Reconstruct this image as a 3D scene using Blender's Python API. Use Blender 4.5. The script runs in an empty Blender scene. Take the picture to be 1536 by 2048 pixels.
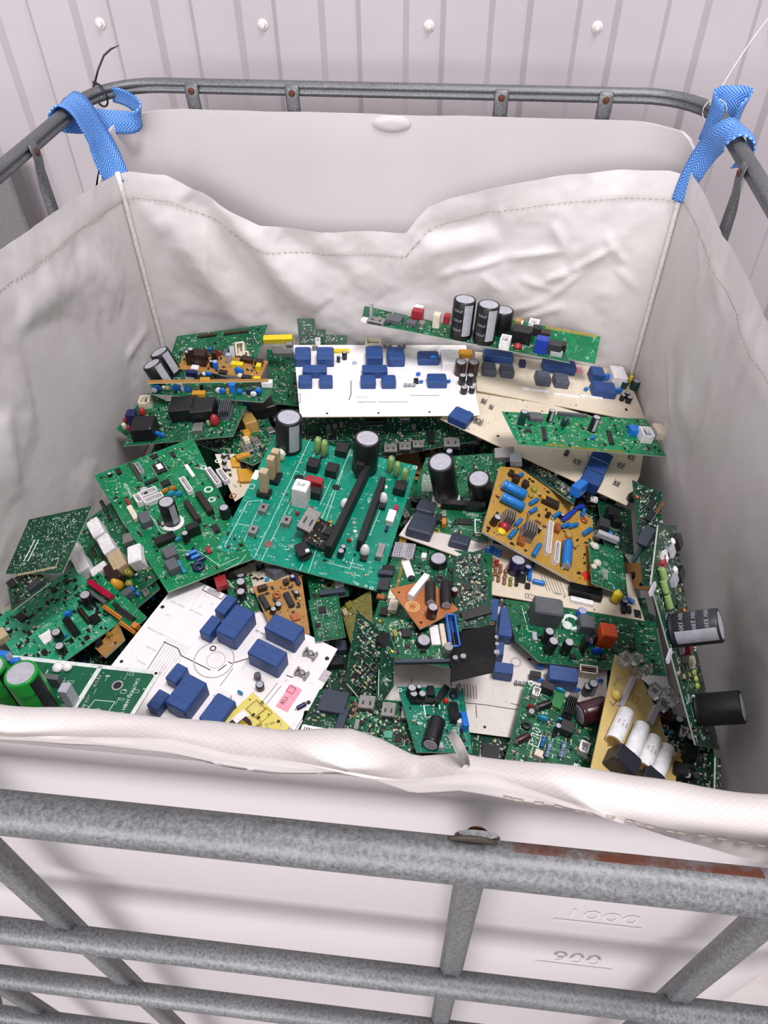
import bpy, math, random
from mathutils import Vector, Matrix, noise

# ------------------------------------------------------------------ camera
CAM = {'C': [0.1247, -0.7187, 1.47895], 'r': [0.994351, 0.105593, -0.010794], 'u': [-0.068154, 0.713116, 0.697725], 'f': [-0.081372, 0.693048, -0.716284], 'fp': 1482.95}
GEO = {'rim_back': [(-0.4469, -0.0932), (-0.4133, -0.0859), (-0.3569, -0.092), (-0.2894, -0.1265), (-0.2119, -0.167), (-0.1121, -0.1785), (-0.0285, -0.171), (0.0308, -0.1712), (0.0467, -0.149), (0.0646, -0.1288), (0.0994, -0.1118), (0.1752, -0.0908), (0.2492, -0.0764), (0.3575, -0.0614), (0.4226, -0.0602), (0.4629, -0.0698)], 'rim_left': [(-0.541, 0.012), (0.0874, -0.0413), (0.221, -0.057), (0.4545, -0.0907)], 'rim_right': [(-0.541, 0.008), (0.0059, -0.0475), (0.2112, -0.0524), (0.4152, -0.0565)], 'fold_back': [((0.1229, -0.2366), (0.1955, -0.211), 0.006, 0.006), ((0.1955, -0.211), (0.2944, -0.1921), 0.006, 0.006), ((0.2624, -0.2502), (0.3044, -0.2284), 0.007, 0.006), ((0.3044, -0.2284), (0.3645, -0.1841), 0.007, 0.006), ((0.3048, -0.231), (0.3063, -0.1823), 0.004, 0.006), ((0.2638, -0.1491), (0.29, -0.1897), 0.005, 0.006), ((0.1567, -0.2396), (0.1975, -0.27), 0.004, 0.006), ((0.2242, -0.2456), (0.2852, -0.2639), 0.005, 0.006), ((0.1974, -0.3114), (0.2716, -0.2853), 0.005, 0.006), ((0.2716, -0.2853), (0.3279, -0.2229), 0.005, 0.006), ((0.3482, -0.1622), (0.3901, -0.2113), 0.005, 0.006), ((0.3751, -0.2164), (0.4302, -0.2634), 0.004, 0.006), ((0.2333, -0.3214), (0.3062, -0.2903), 0.004, 0.006), ((0.0813, -0.2522), (0.1306, -0.2272), 0.004, 0.008), ((-0.3218, -0.1211), (-0.1635, -0.3687), -0.022, 0.024), ((-0.3802, -0.1562), (-0.243, -0.4002), 0.014, 0.03), ((-0.2813, -0.1279), (-0.1225, -0.3201), 0.016, 0.03), ((-0.1129, -0.1889), (-0.0138, -0.2948), 0.008, 0.03), ((-0.18, -0.1829), (-0.0655, -0.259), -0.008, 0.02), ((0.0456, -0.174), (0.1806, -0.144), -0.01, 0.022), ((0.0544, -0.1995), (0.1839, -0.177), 0.008, 0.02), ((0.1641, -0.1366), (0.2717, -0.1247), 0.006, 0.02), ((-0.3045, -0.1619), (-0.3259, -0.3003), 0.003, 0.005), ((-0.4298, -0.1166), (-0.3796, -0.1907), 0.008, 0.02), ((-0.068, -0.3173), (0.1078, -0.2697), -0.006, 0.03)], 'fold_left': [((0.0793, -0.1186), (0.242, -0.1642), 0.006, 0.03), ((0.042, -0.2012), (0.233, -0.28), -0.008, 0.04), ((0.2684, -0.1304), (0.3592, -0.264), 0.006, 0.03), ((0.4249, -0.3524), (0.3076, -0.3492), 0.005, 0.008), ((0.2707, -0.231), (0.2933, -0.3196), -0.004, 0.012), ((-0.0397, -0.1959), (-0.0761, -0.3098), 0.008, 0.02), ((0.0216, -0.3068), (0.228, -0.3747), -0.01, 0.05), ((0.0328, -0.1409), (0.1791, -0.1304), 0.005, 0.02)], 'fold_right': [((0.3229, -0.0984), (0.2551, -0.1302), 0.005, 0.008), ((0.2414, -0.0943), (0.1169, -0.1155), 0.006, 0.015), ((0.4086, -0.2849), (0.3106, -0.3755), -0.006, 0.03), ((0.2256, -0.2747), (0.0669, -0.2741), 0.006, 0.03), ((0.0789, -0.2007), (-0.0932, -0.1713), -0.008, 0.04), ((0.0932, -0.0943), (-0.0701, -0.101), 0.006, 0.03), ((0.3119, -0.2795), (0.1852, -0.3272), 0.004, 0.01)], 'rim_front': [(-0.0995, 0.0311), (-0.0494, 0.0349), (-0.0074, 0.0333), (0.0203, 0.027), (0.0489, 0.0261), (0.0854, 0.0333), (0.1004, 0.0267), (0.1184, 0.0138), (0.141, 0.023), (0.1613, 0.0201), (0.2091, 0.0163), (0.2624, 0.0098), (0.2964, 0.0071)], 'cuff_front': [(-0.0941, 0.0275), (-0.0376, 0.0385), (-0.0009, 0.0426), (0.025, 0.0331), (0.0477, 0.0335), (0.0821, 0.0272), (0.1118, 0.0254), (0.1336, 0.033), (0.1498, 0.0403), (0.185, 0.024), (0.2121, 0.0068), (0.2399, -0.0071), (0.2673, -0.0164), (0.3066, -0.032)], 'cuff_out': [(-0.1, 0.02), (0.3, 0.021)]}
scene = bpy.context.scene
C = scene.collection
cam_data = bpy.data.cameras.new('camera'); cam = bpy.data.objects.new('camera', cam_data); C.objects.link(cam)
r_, u_, f_ = Vector(CAM['r']), Vector(CAM['u']), Vector(CAM['f'])
cam.matrix_world = Matrix(((r_.x, u_.x, -f_.x, CAM['C'][0]), (r_.y, u_.y, -f_.y, CAM['C'][1]), (r_.z, u_.z, -f_.z, CAM['C'][2]), (0, 0, 0, 1)))
cam_data.sensor_fit = 'VERTICAL'; cam_data.sensor_height = 36; cam_data.lens = CAM['fp'] * 36 / 2048
cam_data.clip_start = .02
scene.camera = cam
# ------------------------------------------------------------------ light
world = bpy.data.worlds.new('world'); scene.world = world; world.use_nodes = True
bg = world.node_tree.nodes['Background']; bg.inputs[0].default_value = (.93, .92, 1, 1); bg.inputs[1].default_value = .32
def area(name, loc, aim, sx, sy, power, col):
    d = bpy.data.lights.new(name, 'AREA'); d.shape = 'RECTANGLE'; d.size = sx; d.size_y = sy; d.energy = power; d.color = col
    o = bpy.data.objects.new(name, d); C.objects.link(o); o.location = loc
    o.rotation_euler = (Vector(aim) - Vector(loc)).to_track_quat('-Z', 'Y').to_euler()
    return o
area('ceiling_lamp', (.9, -.6, 4.6), (0, 0, .8), 1.6, .5, 80, (1, .965, .97))
area('doorway_light', (-.9, -4.2, 2.5), (0, .4, .9), 4.0, 2.4, 142, (1, .97, .98))
scene.view_settings.view_transform = 'Standard'; scene.view_settings.look = 'None'
scene.view_settings.gamma = 1; scene.view_settings.use_curve_mapping = False
scene.view_settings.exposure = .80
ZO = 1.10

# ------------------------------------------------------------------ materials
def lin(h):
    h = h.lstrip('#'); v = [int(h[i:i+2], 16) / 255 for i in (0, 2, 4)]
    return tuple(c / 12.92 if c < .04045 else ((c + .055) / 1.055) ** 2.4 for c in v) + (1,)
class NT:
    def __init__(s, name):
        s.m = bpy.data.materials.new(name); s.m.use_nodes = True; s.t = s.m.node_tree; s.b = s.t.nodes['Principled BSDF']
    def n(s, kind, **kw):
        nd = s.t.nodes.new('ShaderNode' + kind)
        for k, v in kw.items():
            if k.startswith('i_'):
                key = k[2:]; nd.inputs[int(key) if key.isdigit() else key.replace('_', ' ')].default_value = v
            else: setattr(nd, k, v)
        return nd
    def l(s, a, b): s.t.links.new(a, b)
    def ramp(s, src, stops):
        r = s.n('ValToRGB'); e = r.color_ramp.elements
        while len(e) < len(stops): e.new(.5)
        for k, (p, c) in enumerate(stops): e[k].position = p; e[k].color = c if len(c) == 4 else (*c, 1)
        s.l(src, r.inputs[0]); return r.outputs[0]
    def mix(s, fac, a, b, mode='MIX'):
        m = s.n('MixRGB', blend_type=mode)
        for k, v in ((0, fac), (1, a), (2, b)):
            if hasattr(v, 'links') or hasattr(v, 'is_linked'): s.l(v, m.inputs[k])
            else: m.inputs[k].default_value = v
        return m.outputs[0]
    def math(s, op, a, b=None, c=None):
        m = s.n('Math', operation=op)
        for k, v in enumerate((a, b, c)):
            if v is None: continue
            if hasattr(v, 'is_linked'): s.l(v, m.inputs[k])
            else: m.inputs[k].default_value = v
        return m.outputs[0]
    def bump(s, h, strength=.2, dist=.001):
        b = s.n('Bump'); b.inputs['Strength'].default_value = strength; b.inputs['Distance'].default_value = dist
        s.l(h, b.inputs['Height']); s.l(b.outputs[0], s.b.inputs['Normal'])
    def obj(s): return s.n('TexCoord').outputs['Object']
    def noise(s, scale, detail=3, rough=.55, vec=None):
        x = s.n('TexNoise'); x.inputs['Scale'].default_value = scale; x.inputs['Detail'].default_value = detail; x.inputs['Roughness'].default_value = rough
        s.l(vec or s.obj(), x.inputs['Vector']); return x.outputs[0]
MAT = {}
def plain(name, hexc, rough=.45, metal=0, var=.12, trans=0, spec=.5):
    t = NT(name); c = lin(hexc)
    nz = t.noise(160, 2)
    lo = tuple(x * (1 - var) for x in c[:3]); hi = tuple(min(1, x * (1 + var)) for x in c[:3])
    t.l(t.ramp(nz, [(.3, lo), (.7, hi)]), t.b.inputs['Base Color'])
    t.b.inputs['Roughness'].default_value = rough; t.b.inputs['Metallic'].default_value = metal
    t.b.inputs['Specular IOR Level'].default_value = spec
    if trans: t.b.inputs['Transmission Weight'].default_value = trans; t.b.inputs['IOR'].default_value = 1.35
    MAT[name] = t.m; return t.m
for nm, hx, ro, me in [
    ('black', '141518', .38, 0), ('blackrub', '0f1013', .6, 0), ('slateblk', '23262e', .45, 0), ('dkgrey', '2c2f33', .5, 0), ('grey', '55585e', .5, 0), ('slate', '343c4b', .5, 0),
    ('lgrey', 'a9a9b2', .5, 0), ('lilac', 'b9b4bd', .5, 0), ('white', 'e6e3e4', .5, 0), ('whitecap', 'e9e8ea', .35, 0), ('cream', 'd9ceb8', .5, 0), ('beige', 'b9a684', .55, 0), ('tanplas', 'a98546', .5, 0),
    ('relay', '22457f', .5, 0), ('relaygrey', '4a5160', .5, 0), ('navy', '18204e', .35, 0), ('navyb', '1b3a9c', .35, 0), ('blue', '1c6fc8', .3, 0), ('bluecan', '1d74bd', .25, .2), ('blueb', '1550cf', .25, 0), ('blueblk', '2465b8', .4, 0), ('cyan', '2a92bd', .3, 0), ('dkblue', '1a2446', .35, 0), ('purple', '20184a', .3, 0), ('bluegrey', '7590a8', .4, 0),
    ('redfilm', '99262f', .35, 0), ('magred', 'a8194c', .35, 0), ('reddisp', '9c1838', .3, 0), ('redpaint', 'cf2a22', .5, 0), ('maroon', '3a1418', .28, 0), ('brown', '2e1c18', .35, 0), ('dkbrown', '241a18', .5, 0), ('orange', 'd07a28', .45, 0), ('orangerelay', 'e2561f', .45, 0), ('amber', 'c8922a', .4, 0),
    ('yellow', 'dcc51e', .4, 0), ('yellowt', 'd8bf62', .35, 0), ('olive', '8f8c34', .45, 0), ('olive2', '77762c', .5, 0), ('ochre', 'a28a3a', .6, 0), ('greenres', '86a562', .45, 0), ('yelgreen', 'a5b85a', .45, 0), ('dkgreen', '123a34', .35, 0), ('mint', '4f9a80', .5, 0), ('mintl', '84d0a8', .5, 0), ('capgreen', '0b8a2c', .22, 0), ('pcbgreen', '14712f', .35, 0), ('dkteal', '0b5a48', .4, 0),
    ('copper', 'a8623f', .4, .4), ('gold', 'b8923e', .35, .7), ('solder', 'b9c4b6', .35, .4), ('silver', 'b9bac0', .3, .7), ('steel', '9a9896', .38, .65), ('silk', 'd3e3da', .6, 0), ('silk2', 'cf9a62', .6, 0), ('ink', '33312f', .7, 0), ('dust', 'b8aeb2', .7, 0), ('pink', 'e79aab', .6, 0), ('pinkp', 'e3c4bf', .7, 0), ('borderw', 'cfd6d2', .5, 0), ('brownpcbm', '7c5a44', .6, 0), ('resistor', '9a6b4e', .45, 0), ('glue', 'c9c6b6', .35, 0)]:
    plain(nm, hx, ro, me)
plain('clear', 'f2f0f2', .08, 0, .01, .9)
def pcb(name, base, light, dots=.85, dotc='a9b8a6', rough=.33, tr=.75):
    t = NT(name); co = t.obj()
    sep = t.n('SeparateXYZ'); t.l(co, sep.inputs[0])
    vor = t.n('TexVoronoi', distance='CHEBYCHEV'); vor.inputs['Scale'].default_value = 55; t.l(co, vor.inputs['Vector'])
    sc = t.n('SeparateColor'); t.l(vor.outputs['Color'], sc.inputs[0])
    sel = t.math('GREATER_THAN', sc.outputs[0], .5)
    ax = t.math('ADD', t.math('MULTIPLY', sep.outputs[0], sel), t.math('MULTIPLY', sep.outputs[1], t.math('SUBTRACT', 1, sel)))
    wob = t.math('MULTIPLY', t.math('ROUND', t.math('MULTIPLY', t.noise(30, 1), 8)), .0011)
    line = t.math('GREATER_THAN', t.math('SINE', t.math('MULTIPLY', t.math('ADD', ax, wob), 3200)), .25)
    line = t.math('MULTIPLY', line, t.math('LESS_THAN', sc.outputs[1], tr))
    pour = t.math('GREATER_THAN', t.noise(38, 2), .52)
    f1 = t.math('MINIMUM', t.math('ADD', t.math('MULTIPLY', line, .55), t.math('MULTIPLY', pour, .35)), 1)
    col = t.mix(f1, lin(base), lin(light))
    v2 = t.n('TexVoronoi'); v2.inputs['Scale'].default_value = 330; t.l(co, v2.inputs['Vector'])
    s2 = t.n('SeparateColor'); t.l(v2.outputs['Color'], s2.inputs[0])
    dot = t.math('MULTIPLY', t.math('LESS_THAN', v2.outputs['Distance'], .2), t.math('LESS_THAN', s2.outputs[0], dots * .5))
    col = t.mix(dot, col, lin(dotc))
    du = t.ramp(t.noise(14, 4), [(.45, (0, 0, 0)), (.85, (.07, .07, .07))])
    col = t.mix(du, col, lin('8b867c'))
    t.l(col, t.b.inputs['Base Color']); t.b.inputs['Roughness'].default_value = rough; t.b.inputs['Specular IOR Level'].default_value = .28
    t.bump(line, .25, .0002)
    MAT[name] = t.m
pcb('pcb', '034e30', '0d6c44'); pcb('pcbdark', '043323', '0b4c33'); pcb('pcbbright', '006c41', '0c8653'); pcb('pcbteal', '008068', '009476', .3, tr=.35); pcb('pcbteald', '0b6650', '178067'); pcb('pcbmint', '1f8a63', '3da37c', .8, 'b9b39a'); pcb('pcbdeep', '10523a', '16603f', .15, tr=.3)
pcb('white', '', '', 0) if False else None
def sheet(name, base, light, dots, dotc, tr=.2): pcb(name, base, light, dots, dotc, .5, tr)
sheet('pcbwhite', 'ebe6e6', 'f1edec', .05, 'b0a8a0', .1); sheet('pcbcream', 'd6c9b4', 'ddd2bf', .12, '8a7a62'); sheet('pcbcreamw', 'd9d2cc', 'e0dad4', .06, 'a09890', .1); sheet('pcbtan', 'a2763c', 'b08448', .6, '7a5228'); sheet('pcbtanyellow', 'ac843a', 'b99246', .6, '7a5826'); sheet('pcbyellow', 'd6c866', 'ddd07a', .2, 'a08e3a'); sheet('pcbbeige', 'c9b070', 'd2ba7e', .08, '94793c', .1); sheet('pcbbrown', 'a8663a', 'b67446', .1, 'd0a070', .25); sheet('pcbolive', '6f6a34', '7f7a40', .4, 'b0aa70'); sheet('pcbgrey', '77766f', '85847c', .2, 'b0b0b0'); sheet('pcbblack', '08090b', '0c0d10', .03, '505050', .1)
BM = dict(white='pcbwhite', cream='pcbcream', creamw='pcbcreamw', tan='pcbtan', tanyellow='pcbtanyellow', yellowpcb='pcbyellow', beigepcb='pcbbeige', brownpcb='pcbbrown', olive='pcbolive', grey='pcbgrey', blackcard='pcbblack')

def steel_mat():
    t = NT('galvanised'); nz = t.noise(420, 3, .75); big = t.noise(9, 4)
    col = t.ramp(nz, [(.3, lin('4c4d50')), (.72, lin('8b8c8e'))])
    col = t.mix(t.ramp(big, [(.35, (.0, 0, 0)), (.75, (.55, .55, .55))]), col, lin('515254'))
    # rust: blotches and one long stain on the upper side of the front rail
    sep = t.n('SeparateXYZ'); t.l(t.obj(), sep.inputs[0])
    nrm = t.n('NewGeometry'); sn = t.n('SeparateXYZ'); t.l(nrm.outputs['Normal'], sn.inputs[0])
    m1 = t.math('MULTIPLY', t.math('GREATER_THAN', sep.outputs[0], .168), t.math('LESS_THAN', sep.outputs[0], .285))
    m2 = t.math('MULTIPLY', m1, t.math('LESS_THAN', sep.outputs[1], -.5))
    m3 = t.math('MULTIPLY', m2, t.math('GREATER_THAN', sep.outputs[1], -.5825))
    m3 = t.math('MULTIPLY', m3, t.math('GREATER_THAN', sep.outputs[2], ZO - .03))
    m3 = t.math('MULTIPLY', m3, t.ramp(t.noise(70, 4), [(.3, (0, 0, 0)), (.55, (1, 1, 1))]))
    col = t.mix(m3, col, lin('5f3524'))
    rs = t.ramp(t.noise(22, 6, .75), [(.68, (0, 0, 0)), (.76, (.75, .75, .75))])
    col = t.mix(rs, col, lin('5c4034'))
    t.l(col, t.b.inputs['Base Color']); t.b.inputs['Metallic'].default_value = .55
    t.l(t.ramp(nz, [(.2, (.42, .42, .42)), (.8, (.62, .62, .62))]), t.b.inputs['Roughness'])
    t.bump(nz, .25, .0006); return t.m
MAT['galv'] = steel_mat(); plain('stringgrey', '85827f', .7); plain('rust', '5a2e1e', .8, .1, .3); plain('rustdisc', '3d342d', .75, .1, .3)
def fabric_mat(name='woven_bag', cols=('dbd4d3', 'e8e3e3', 'dbd1cd'), weave=.05, wb=1.1):
    t = NT(name); co = t.n('TexCoord').outputs['UV']
    br = t.n('TexChecker'); br.inputs['Scale'].default_value = 420; t.l(co, br.inputs['Vector'])
    n1 = t.noise(7, 5, .6); n2 = t.noise(45, 3)
    col = t.ramp(n1, [(.3, lin(cols[0])), (.6, lin(cols[1])), (.8, lin(cols[2]))])
    dirt = t.ramp(t.noise(3.2, 6, .7), [(.52, (0, 0, 0)), (.8, (.28, .28, .28))])
    col = t.mix(dirt, col, lin('a89c92'))
    col = t.mix(t.math('MULTIPLY', br.outputs[1], weave), col, lin('8c8480'))
    t.l(col, t.b.inputs['Base Color']); t.b.inputs['Roughness'].default_value = .5
    t.b.inputs['Subsurface Weight'].default_value = 0
    h = t.math('ADD', t.math('MULTIPLY', br.outputs[1], wb), t.math('MULTIPLY', n2, 1.2))
    t.bump(h, .35, .0012)
    # thin woven plastic lets a little light through
    tr = t.n('BsdfTranslucent'); t.l(col, tr.inputs[0]); mx = t.n('MixShader'); mx.inputs[0].default_value = .18
    out = t.t.nodes['Material Output']; t.l(t.b.outputs[0], mx.inputs[1]); t.l(tr.outputs[0], mx.inputs[2]); t.l(mx.outputs[0], out.inputs[0])
    return t.m
MAT['bag'] = fabric_mat(); MAT['bag_outer_dimmed'] = fabric_mat('woven_bag_outer_dimmed', ('c3bbb8', 'd3cccb', 'b9aea8'), .09, 1.8); plain('thread', 'a3968a', .8, 0, .2); plain('cord', 'd8d2cf', .6)  # outer-side weave is coarser; its base is darkened to dim the overlit cuff
def tank_mat():
    t = NT('milky_plastic'); n1 = t.noise(3, 3)
    col = t.ramp(n1, [(.3, lin('d0cacb')), (.7, lin('d9d3d4'))])
    t.l(col, t.b.inputs['Base Color']); t.b.inputs['Roughness'].default_value = .38
    tr = t.n('BsdfTranslucent'); t.l(col, tr.inputs[0]); mx = t.n('MixShader'); mx.inputs[0].default_value = .25
    out = t.t.nodes['Material Output']; t.l(t.b.outputs[0], mx.inputs[1]); t.l(tr.outputs[0], mx.inputs[2]); t.l(mx.outputs[0], out.inputs[0])
    return t.m
MAT['tank'] = tank_mat()
def wall_mat():
    t = NT('painted_sheet'); col = t.ramp(t.noise(5, 4), [(.3, lin('aaa3a7')), (.7, lin('b2abaf'))])
    t.l(col, t.b.inputs['Base Color']); t.b.inputs['Roughness'].default_value = .42; return t.m
MAT['wall'] = wall_mat(); plain('screw', 'd2ccc8', .45); plain('concrete', 'a5a09e', .8); plain('dark_slab', '6b676a', .6); plain('tie_black', '17171a', .4); plain('tie_white', 'd9d6d8', .4)
def strap_mat():
    t = NT('blue_webbing'); uv = t.n('TexCoord').outputs['UV']; sep = t.n('SeparateXYZ'); t.l(uv, sep.inputs[0])
    tri = t.math('PINGPONG', sep.outputs[1], .0105)
    s = t.math('SINE', t.math('MULTIPLY', t.math('ADD', sep.outputs[0], t.math('MULTIPLY', tri, 1.2)), 1250))
    thr = t.math('MULTIPLY', t.math('GREATER_THAN', s, .35), t.math('GREATER_THAN', t.math('SINE', t.math('MULTIPLY', sep.outputs[1], 3400)), -.3))
    col = t.mix(thr, lin('2f6fc0'), lin('9cc0ea')); t.l(col, t.b.inputs['Base Color']); t.b.inputs['Roughness'].default_value = .5
    t.bump(s, .5, .0008); return t.m
MAT['strap'] = strap_mat()

# ------------------------------------------------------------------ mesh helpers
class MB:
    def __init__(s): s.v = []; s.f = []; s.m = []; s.uv = None; s.smooth = []
    def add(s, vs, fs, mi=0, sm=False):
        b = len(s.v); s.v += [tuple(x) for x in vs]
        for f in fs: s.f.append([b + i for i in f]); s.m.append(mi); s.smooth.append(sm)
        return s
    def rings(s, rings, mi=0, closed=True, cap0=True, cap1=True, sm=True):
        k = len(rings[0]); vs = [p for r in rings for p in r]; fs = []
        for i in range(len(rings) - 1):
            for j in range(k if closed else k - 1):
                a, b2 = i * k + j, i * k + (j + 1) % k; fs.append([a, b2, b2 + k, a + k])
        s.add(vs, fs, mi, sm)
        b = len(s.v) - len(vs)
        if cap0: s.f.append([b + i for i in range(k)][::-1]); s.m.append(mi); s.smooth.append(False)
        if cap1: s.f.append([b + len(vs) - k + i for i in range(k)]); s.m.append(mi); s.smooth.append(False)
        return s
    def box(s, l, w, h, ch=None, z0=0, cx=0, cy=0, mi=0):
        ch = min(l, w, h) * .08 if ch is None else min(ch, l * .45, w * .45, h * .45)
        def oc(l, w, z):
            a, b = l / 2, w / 2; c = min(ch, a * .9, b * .9)
            return [(cx + x, cy + y, z0 + z) for x, y in ((-a + c, -b), (a - c, -b), (a, -b + c), (a, b - c), (a - c, b), (-a + c, b), (-a, b - c), (-a, -b + c))]
        return s.rings([oc(l, w, 0), oc(l, w, h - ch), oc(l - 1.4 * ch, w - 1.4 * ch, h)], mi, sm=False)
    def slab(s, l, w, h, z0=0, cx=0, cy=0, mi=0, ang=0):
        a, b = l / 2, w / 2; ca, sa = math.cos(ang), math.sin(ang)
        r = lambda z: [(cx + x * ca - y * sa, cy + x * sa + y * ca, z) for x, y in ((-a, -b), (a, -b), (a, b), (-a, b))]
        return s.rings([r(z0), r(z0 + h)], mi, sm=False)
    def lathe(s, prof, seg=20, mi=0, cx=0, cy=0, z0=0, cap0=True, cap1=True, axis='z'):
        rs = []
        for r, z in prof:
            ring = []
            for k in range(seg):
                a = 2 * math.pi * k / seg; x, y = r * math.cos(a), r * math.sin(a)
                ring.append((cx + x, cy + y, z0 + z) if axis == 'z' else (cx + z, cy + x, z0 + y))
            rs.append(ring)
        return s.rings(rs, mi, cap0=cap0, cap1=cap1)
    def tube(s, pts, rad, seg=10, mi=0, closed=False, sec=None):
        pts = [Vector(p) for p in pts]; n = len(pts); rs = []
        for i, p in enumerate(pts):
            a = pts[(i + 1) % n] if closed or i < n - 1 else p; b = pts[i - 1] if closed or i > 0 else p
            t = (a - b).normalized(); up = Vector((0, 0, 1)) if abs(t.z) < .95 else Vector((0, 1, 0))
            e1 = t.cross(up).normalized(); e2 = e1.cross(t); r = rad[i] if isinstance(rad, (list, tuple)) else rad
            if sec: rs.append([p + e1 * x + e2 * y for x, y in sec])
            else: rs.append([p + (e1 * math.cos(2 * math.pi * k / seg) + e2 * math.sin(2 * math.pi * k / seg)) * r for k in range(seg)])
        if closed: rs.append(rs[0]); return s.rings(rs, mi, cap0=False, cap1=False)
        return s.rings(rs, mi)
    def prism(s, poly, z0, z1, mi=0):
        return s.rings([[(x, y, z0) for x, y in poly], [(x, y, z1) for x, y in poly]], mi, sm=False)
    def mesh(s, name, mats):
        me = bpy.data.meshes.new(name); me.from_pydata(s.v, [], s.f)
        for m in mats: me.materials.append(MAT[m])
        me.polygons.foreach_set('material_index', s.m); me.polygons.foreach_set('use_smooth', s.smooth)
        if s.uv:
            lay = me.uv_layers.new(name='UVMap')
            for lp in me.loops: lay.data[lp.index].uv = s.uv[lp.vertex_index]
        me.update(); return me
def put(name, mb, mats, parent=None, mw=None, **tags):
    o = bpy.data.objects.new(name, mb.mesh(name, mats if isinstance(mats, (list, tuple)) else [mats]) if isinstance(mb, MB) else mb)
    C.objects.link(o)
    if parent: o.parent = parent
    if mw is not None: o.matrix_local = mw
    for k, v in tags.items(): o[k] = v
    return o
def empty(name, loc=(0, 0, 0), **tags):
    o = bpy.data.objects.new(name, None); C.objects.link(o); o.location = loc; o.empty_display_size = .02
    for k, v in tags.items(): o[k] = v
    return o
TEXTS = {}
def text_geo(s):
    if s not in TEXTS:
        cu = bpy.data.curves.new('text', 'FONT'); cu.body = s; cu.align_x = 'CENTER'; cu.align_y = 'CENTER'; cu.size = 1; cu.resolution_u = 2
        o = bpy.data.objects.new('text', cu); C.objects.link(o)
        me = o.evaluated_get(bpy.context.evaluated_depsgraph_get()).to_mesh()
        TEXTS[s] = ([tuple(v.co) for v in me.vertices], [list(p.vertices) for p in me.polygons])
        o.to_mesh_clear(); bpy.data.objects.remove(o); bpy.data.curves.remove(cu)
    return TEXTS[s]

# ------------------------------------------------------------------ the place
# wall of trapezoidal sheet: wide pans with narrow recessed channels
w = MB(); k = math.tan(math.radians(1.75)); yw = .78
prof = []
x = -.556 - .147 * 14
while x < 2.6:
    prof += [(x - .037, 0), (x - .027, .011), (x + .027, .011), (x + .037, 0)]; x += .147
bot = [(px, yw + k * px + d, 0) for px, d in prof]; top = [(px, yw + k * px + d, 3.2) for px, d in prof]
w.add(bot + top, [[i, i + 1, i + 1 + len(bot), i + len(bot)] for i in range(len(bot) - 1)])
wall = put('wall_back', w, 'wall', kind='structure')
for sx in (-.85, -.549, -.254, .04, .329, .625):
    for sz in (ZO + .043, ):
        m = MB(); m.lathe([(.0095, 0), (.0095, .0015), (.006, .002)], 16).lathe([(.0055, .002), (.0055, .006), (.004, .0068)], 6)
        put('screw', m, 'screw', wall, Matrix.Translation((sx, yw + k * sx + .011, sz)) @ Matrix.Rotation(math.pi / 2, 4, 'X'))
fl = MB(); fl.slab(6, 5, .05, -.05, 0, -1.6); put('floor', fl, 'concrete', kind='structure')
pn = MB(); pn.box(.30, .05, .92, .004, 0)  # upright slab put in for a dark wedge of unknown cause
put('grey_slab', pn, 'dark_slab', mw=Matrix.Translation((-.91, .69, 0)), label='dark grey upright slab behind the left rail of the cage', category='panel')

# ------------------------------------------------------------------ steel cage
cage = empty('steel_cage', label='galvanised tubular steel cage around the white plastic tank', category='cage')
def rrect(x0, x1, y0, y1, r, z, n=8):
    pts = []
    for cx, cy, a0 in ((x1 - r, y1 - r, 0), (x0 + r, y1 - r, 90), (x0 + r, y0 + r, 180), (x1 - r, y0 + r, 270)):
        for i in range(n + 1):
            a = math.radians(a0 + 90 * i / n); pts.append((cx + r * math.cos(a), cy + r * math.sin(a), z))
    return pts
def dense(loop, step=.06):
    out = []
    for i, p in enumerate(loop):
        q = loop[(i + 1) % len(loop)]; d = math.dist(p, q); n = max(1, int(d / step))
        out += [tuple(p[k] + (q[k] - p[k]) * j / n for k in range(3)) for j in range(n)]
    return out
sec = []
for i in range(30):
    a = 2 * math.pi * i / 30; rr = .0112
    inward = math.cos(a - math.pi)           # pressed groove on the side that faces the tank
    if inward > .985: rr *= .56
    elif inward > .93: rr *= .72
    elif inward > .85: rr *= .97
    sec.append((rr * math.cos(a), rr * math.sin(a)))
RX, RY = .485, .585
tr = MB(); tr.tube(dense(rrect(-RX, RX, -RY, RY, .10, ZO)), .011, closed=True, sec=sec); put('top_rail', tr, 'galv', cage)
for z in (-.245, -.42, -.64, -.86):
    rl_ = MB(); rl_.tube(dense(rrect(-RX, RX, -RY, RY, .10, ZO + z)), .0095, 12, closed=True); put('cross_rail', rl_, 'galv', cage)
def bar(x, y, nx, ny):
    # upright of creased tube, flattened where it is welded to the inside of the top rail; (nx,ny) points outward
    m = MB(); tx, ty = -ny, nx; rings = []
    for z, wd, dp, off in ((.008, .010, .002, .003), (.0, .0115, .0025, .001), (-.012, .0115, .003, .000), (-.03, .0115, .0045, .003), (-.05, .0085, .0075, .004), (-.08, .0085, .0085, .004), (-.6, .0085, .0085, .004), (-1.09, .0085, .0085, .004)):
        ring = []
        for i in range(14):
            a = 2 * math.pi * i / 14; s = wd * math.cos(a); d = dp * math.sin(a)
            if abs(math.cos(a)) < .3 and z < -.04: d *= .72
            ring.append((x + tx * s + nx * (d + off), y + ty * s + ny * (d + off), ZO + z))
        rings.append(ring)
    m.rings(rings); o = put('upright', m, 'galv', cage)
    sp = MB(); sp.lathe([(.0055, 0), (.004, .0012), (.001, .0015)], 9)
    d = Vector((-nx, -ny, 0)); q = d.to_track_quat('Z', 'Y').to_matrix().to_4x4()
    put('rust_spot', sp, 'rust', o, Matrix.Translation((x - nx * .0025, y - ny * .0025, ZO - .003)) @ q)
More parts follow.
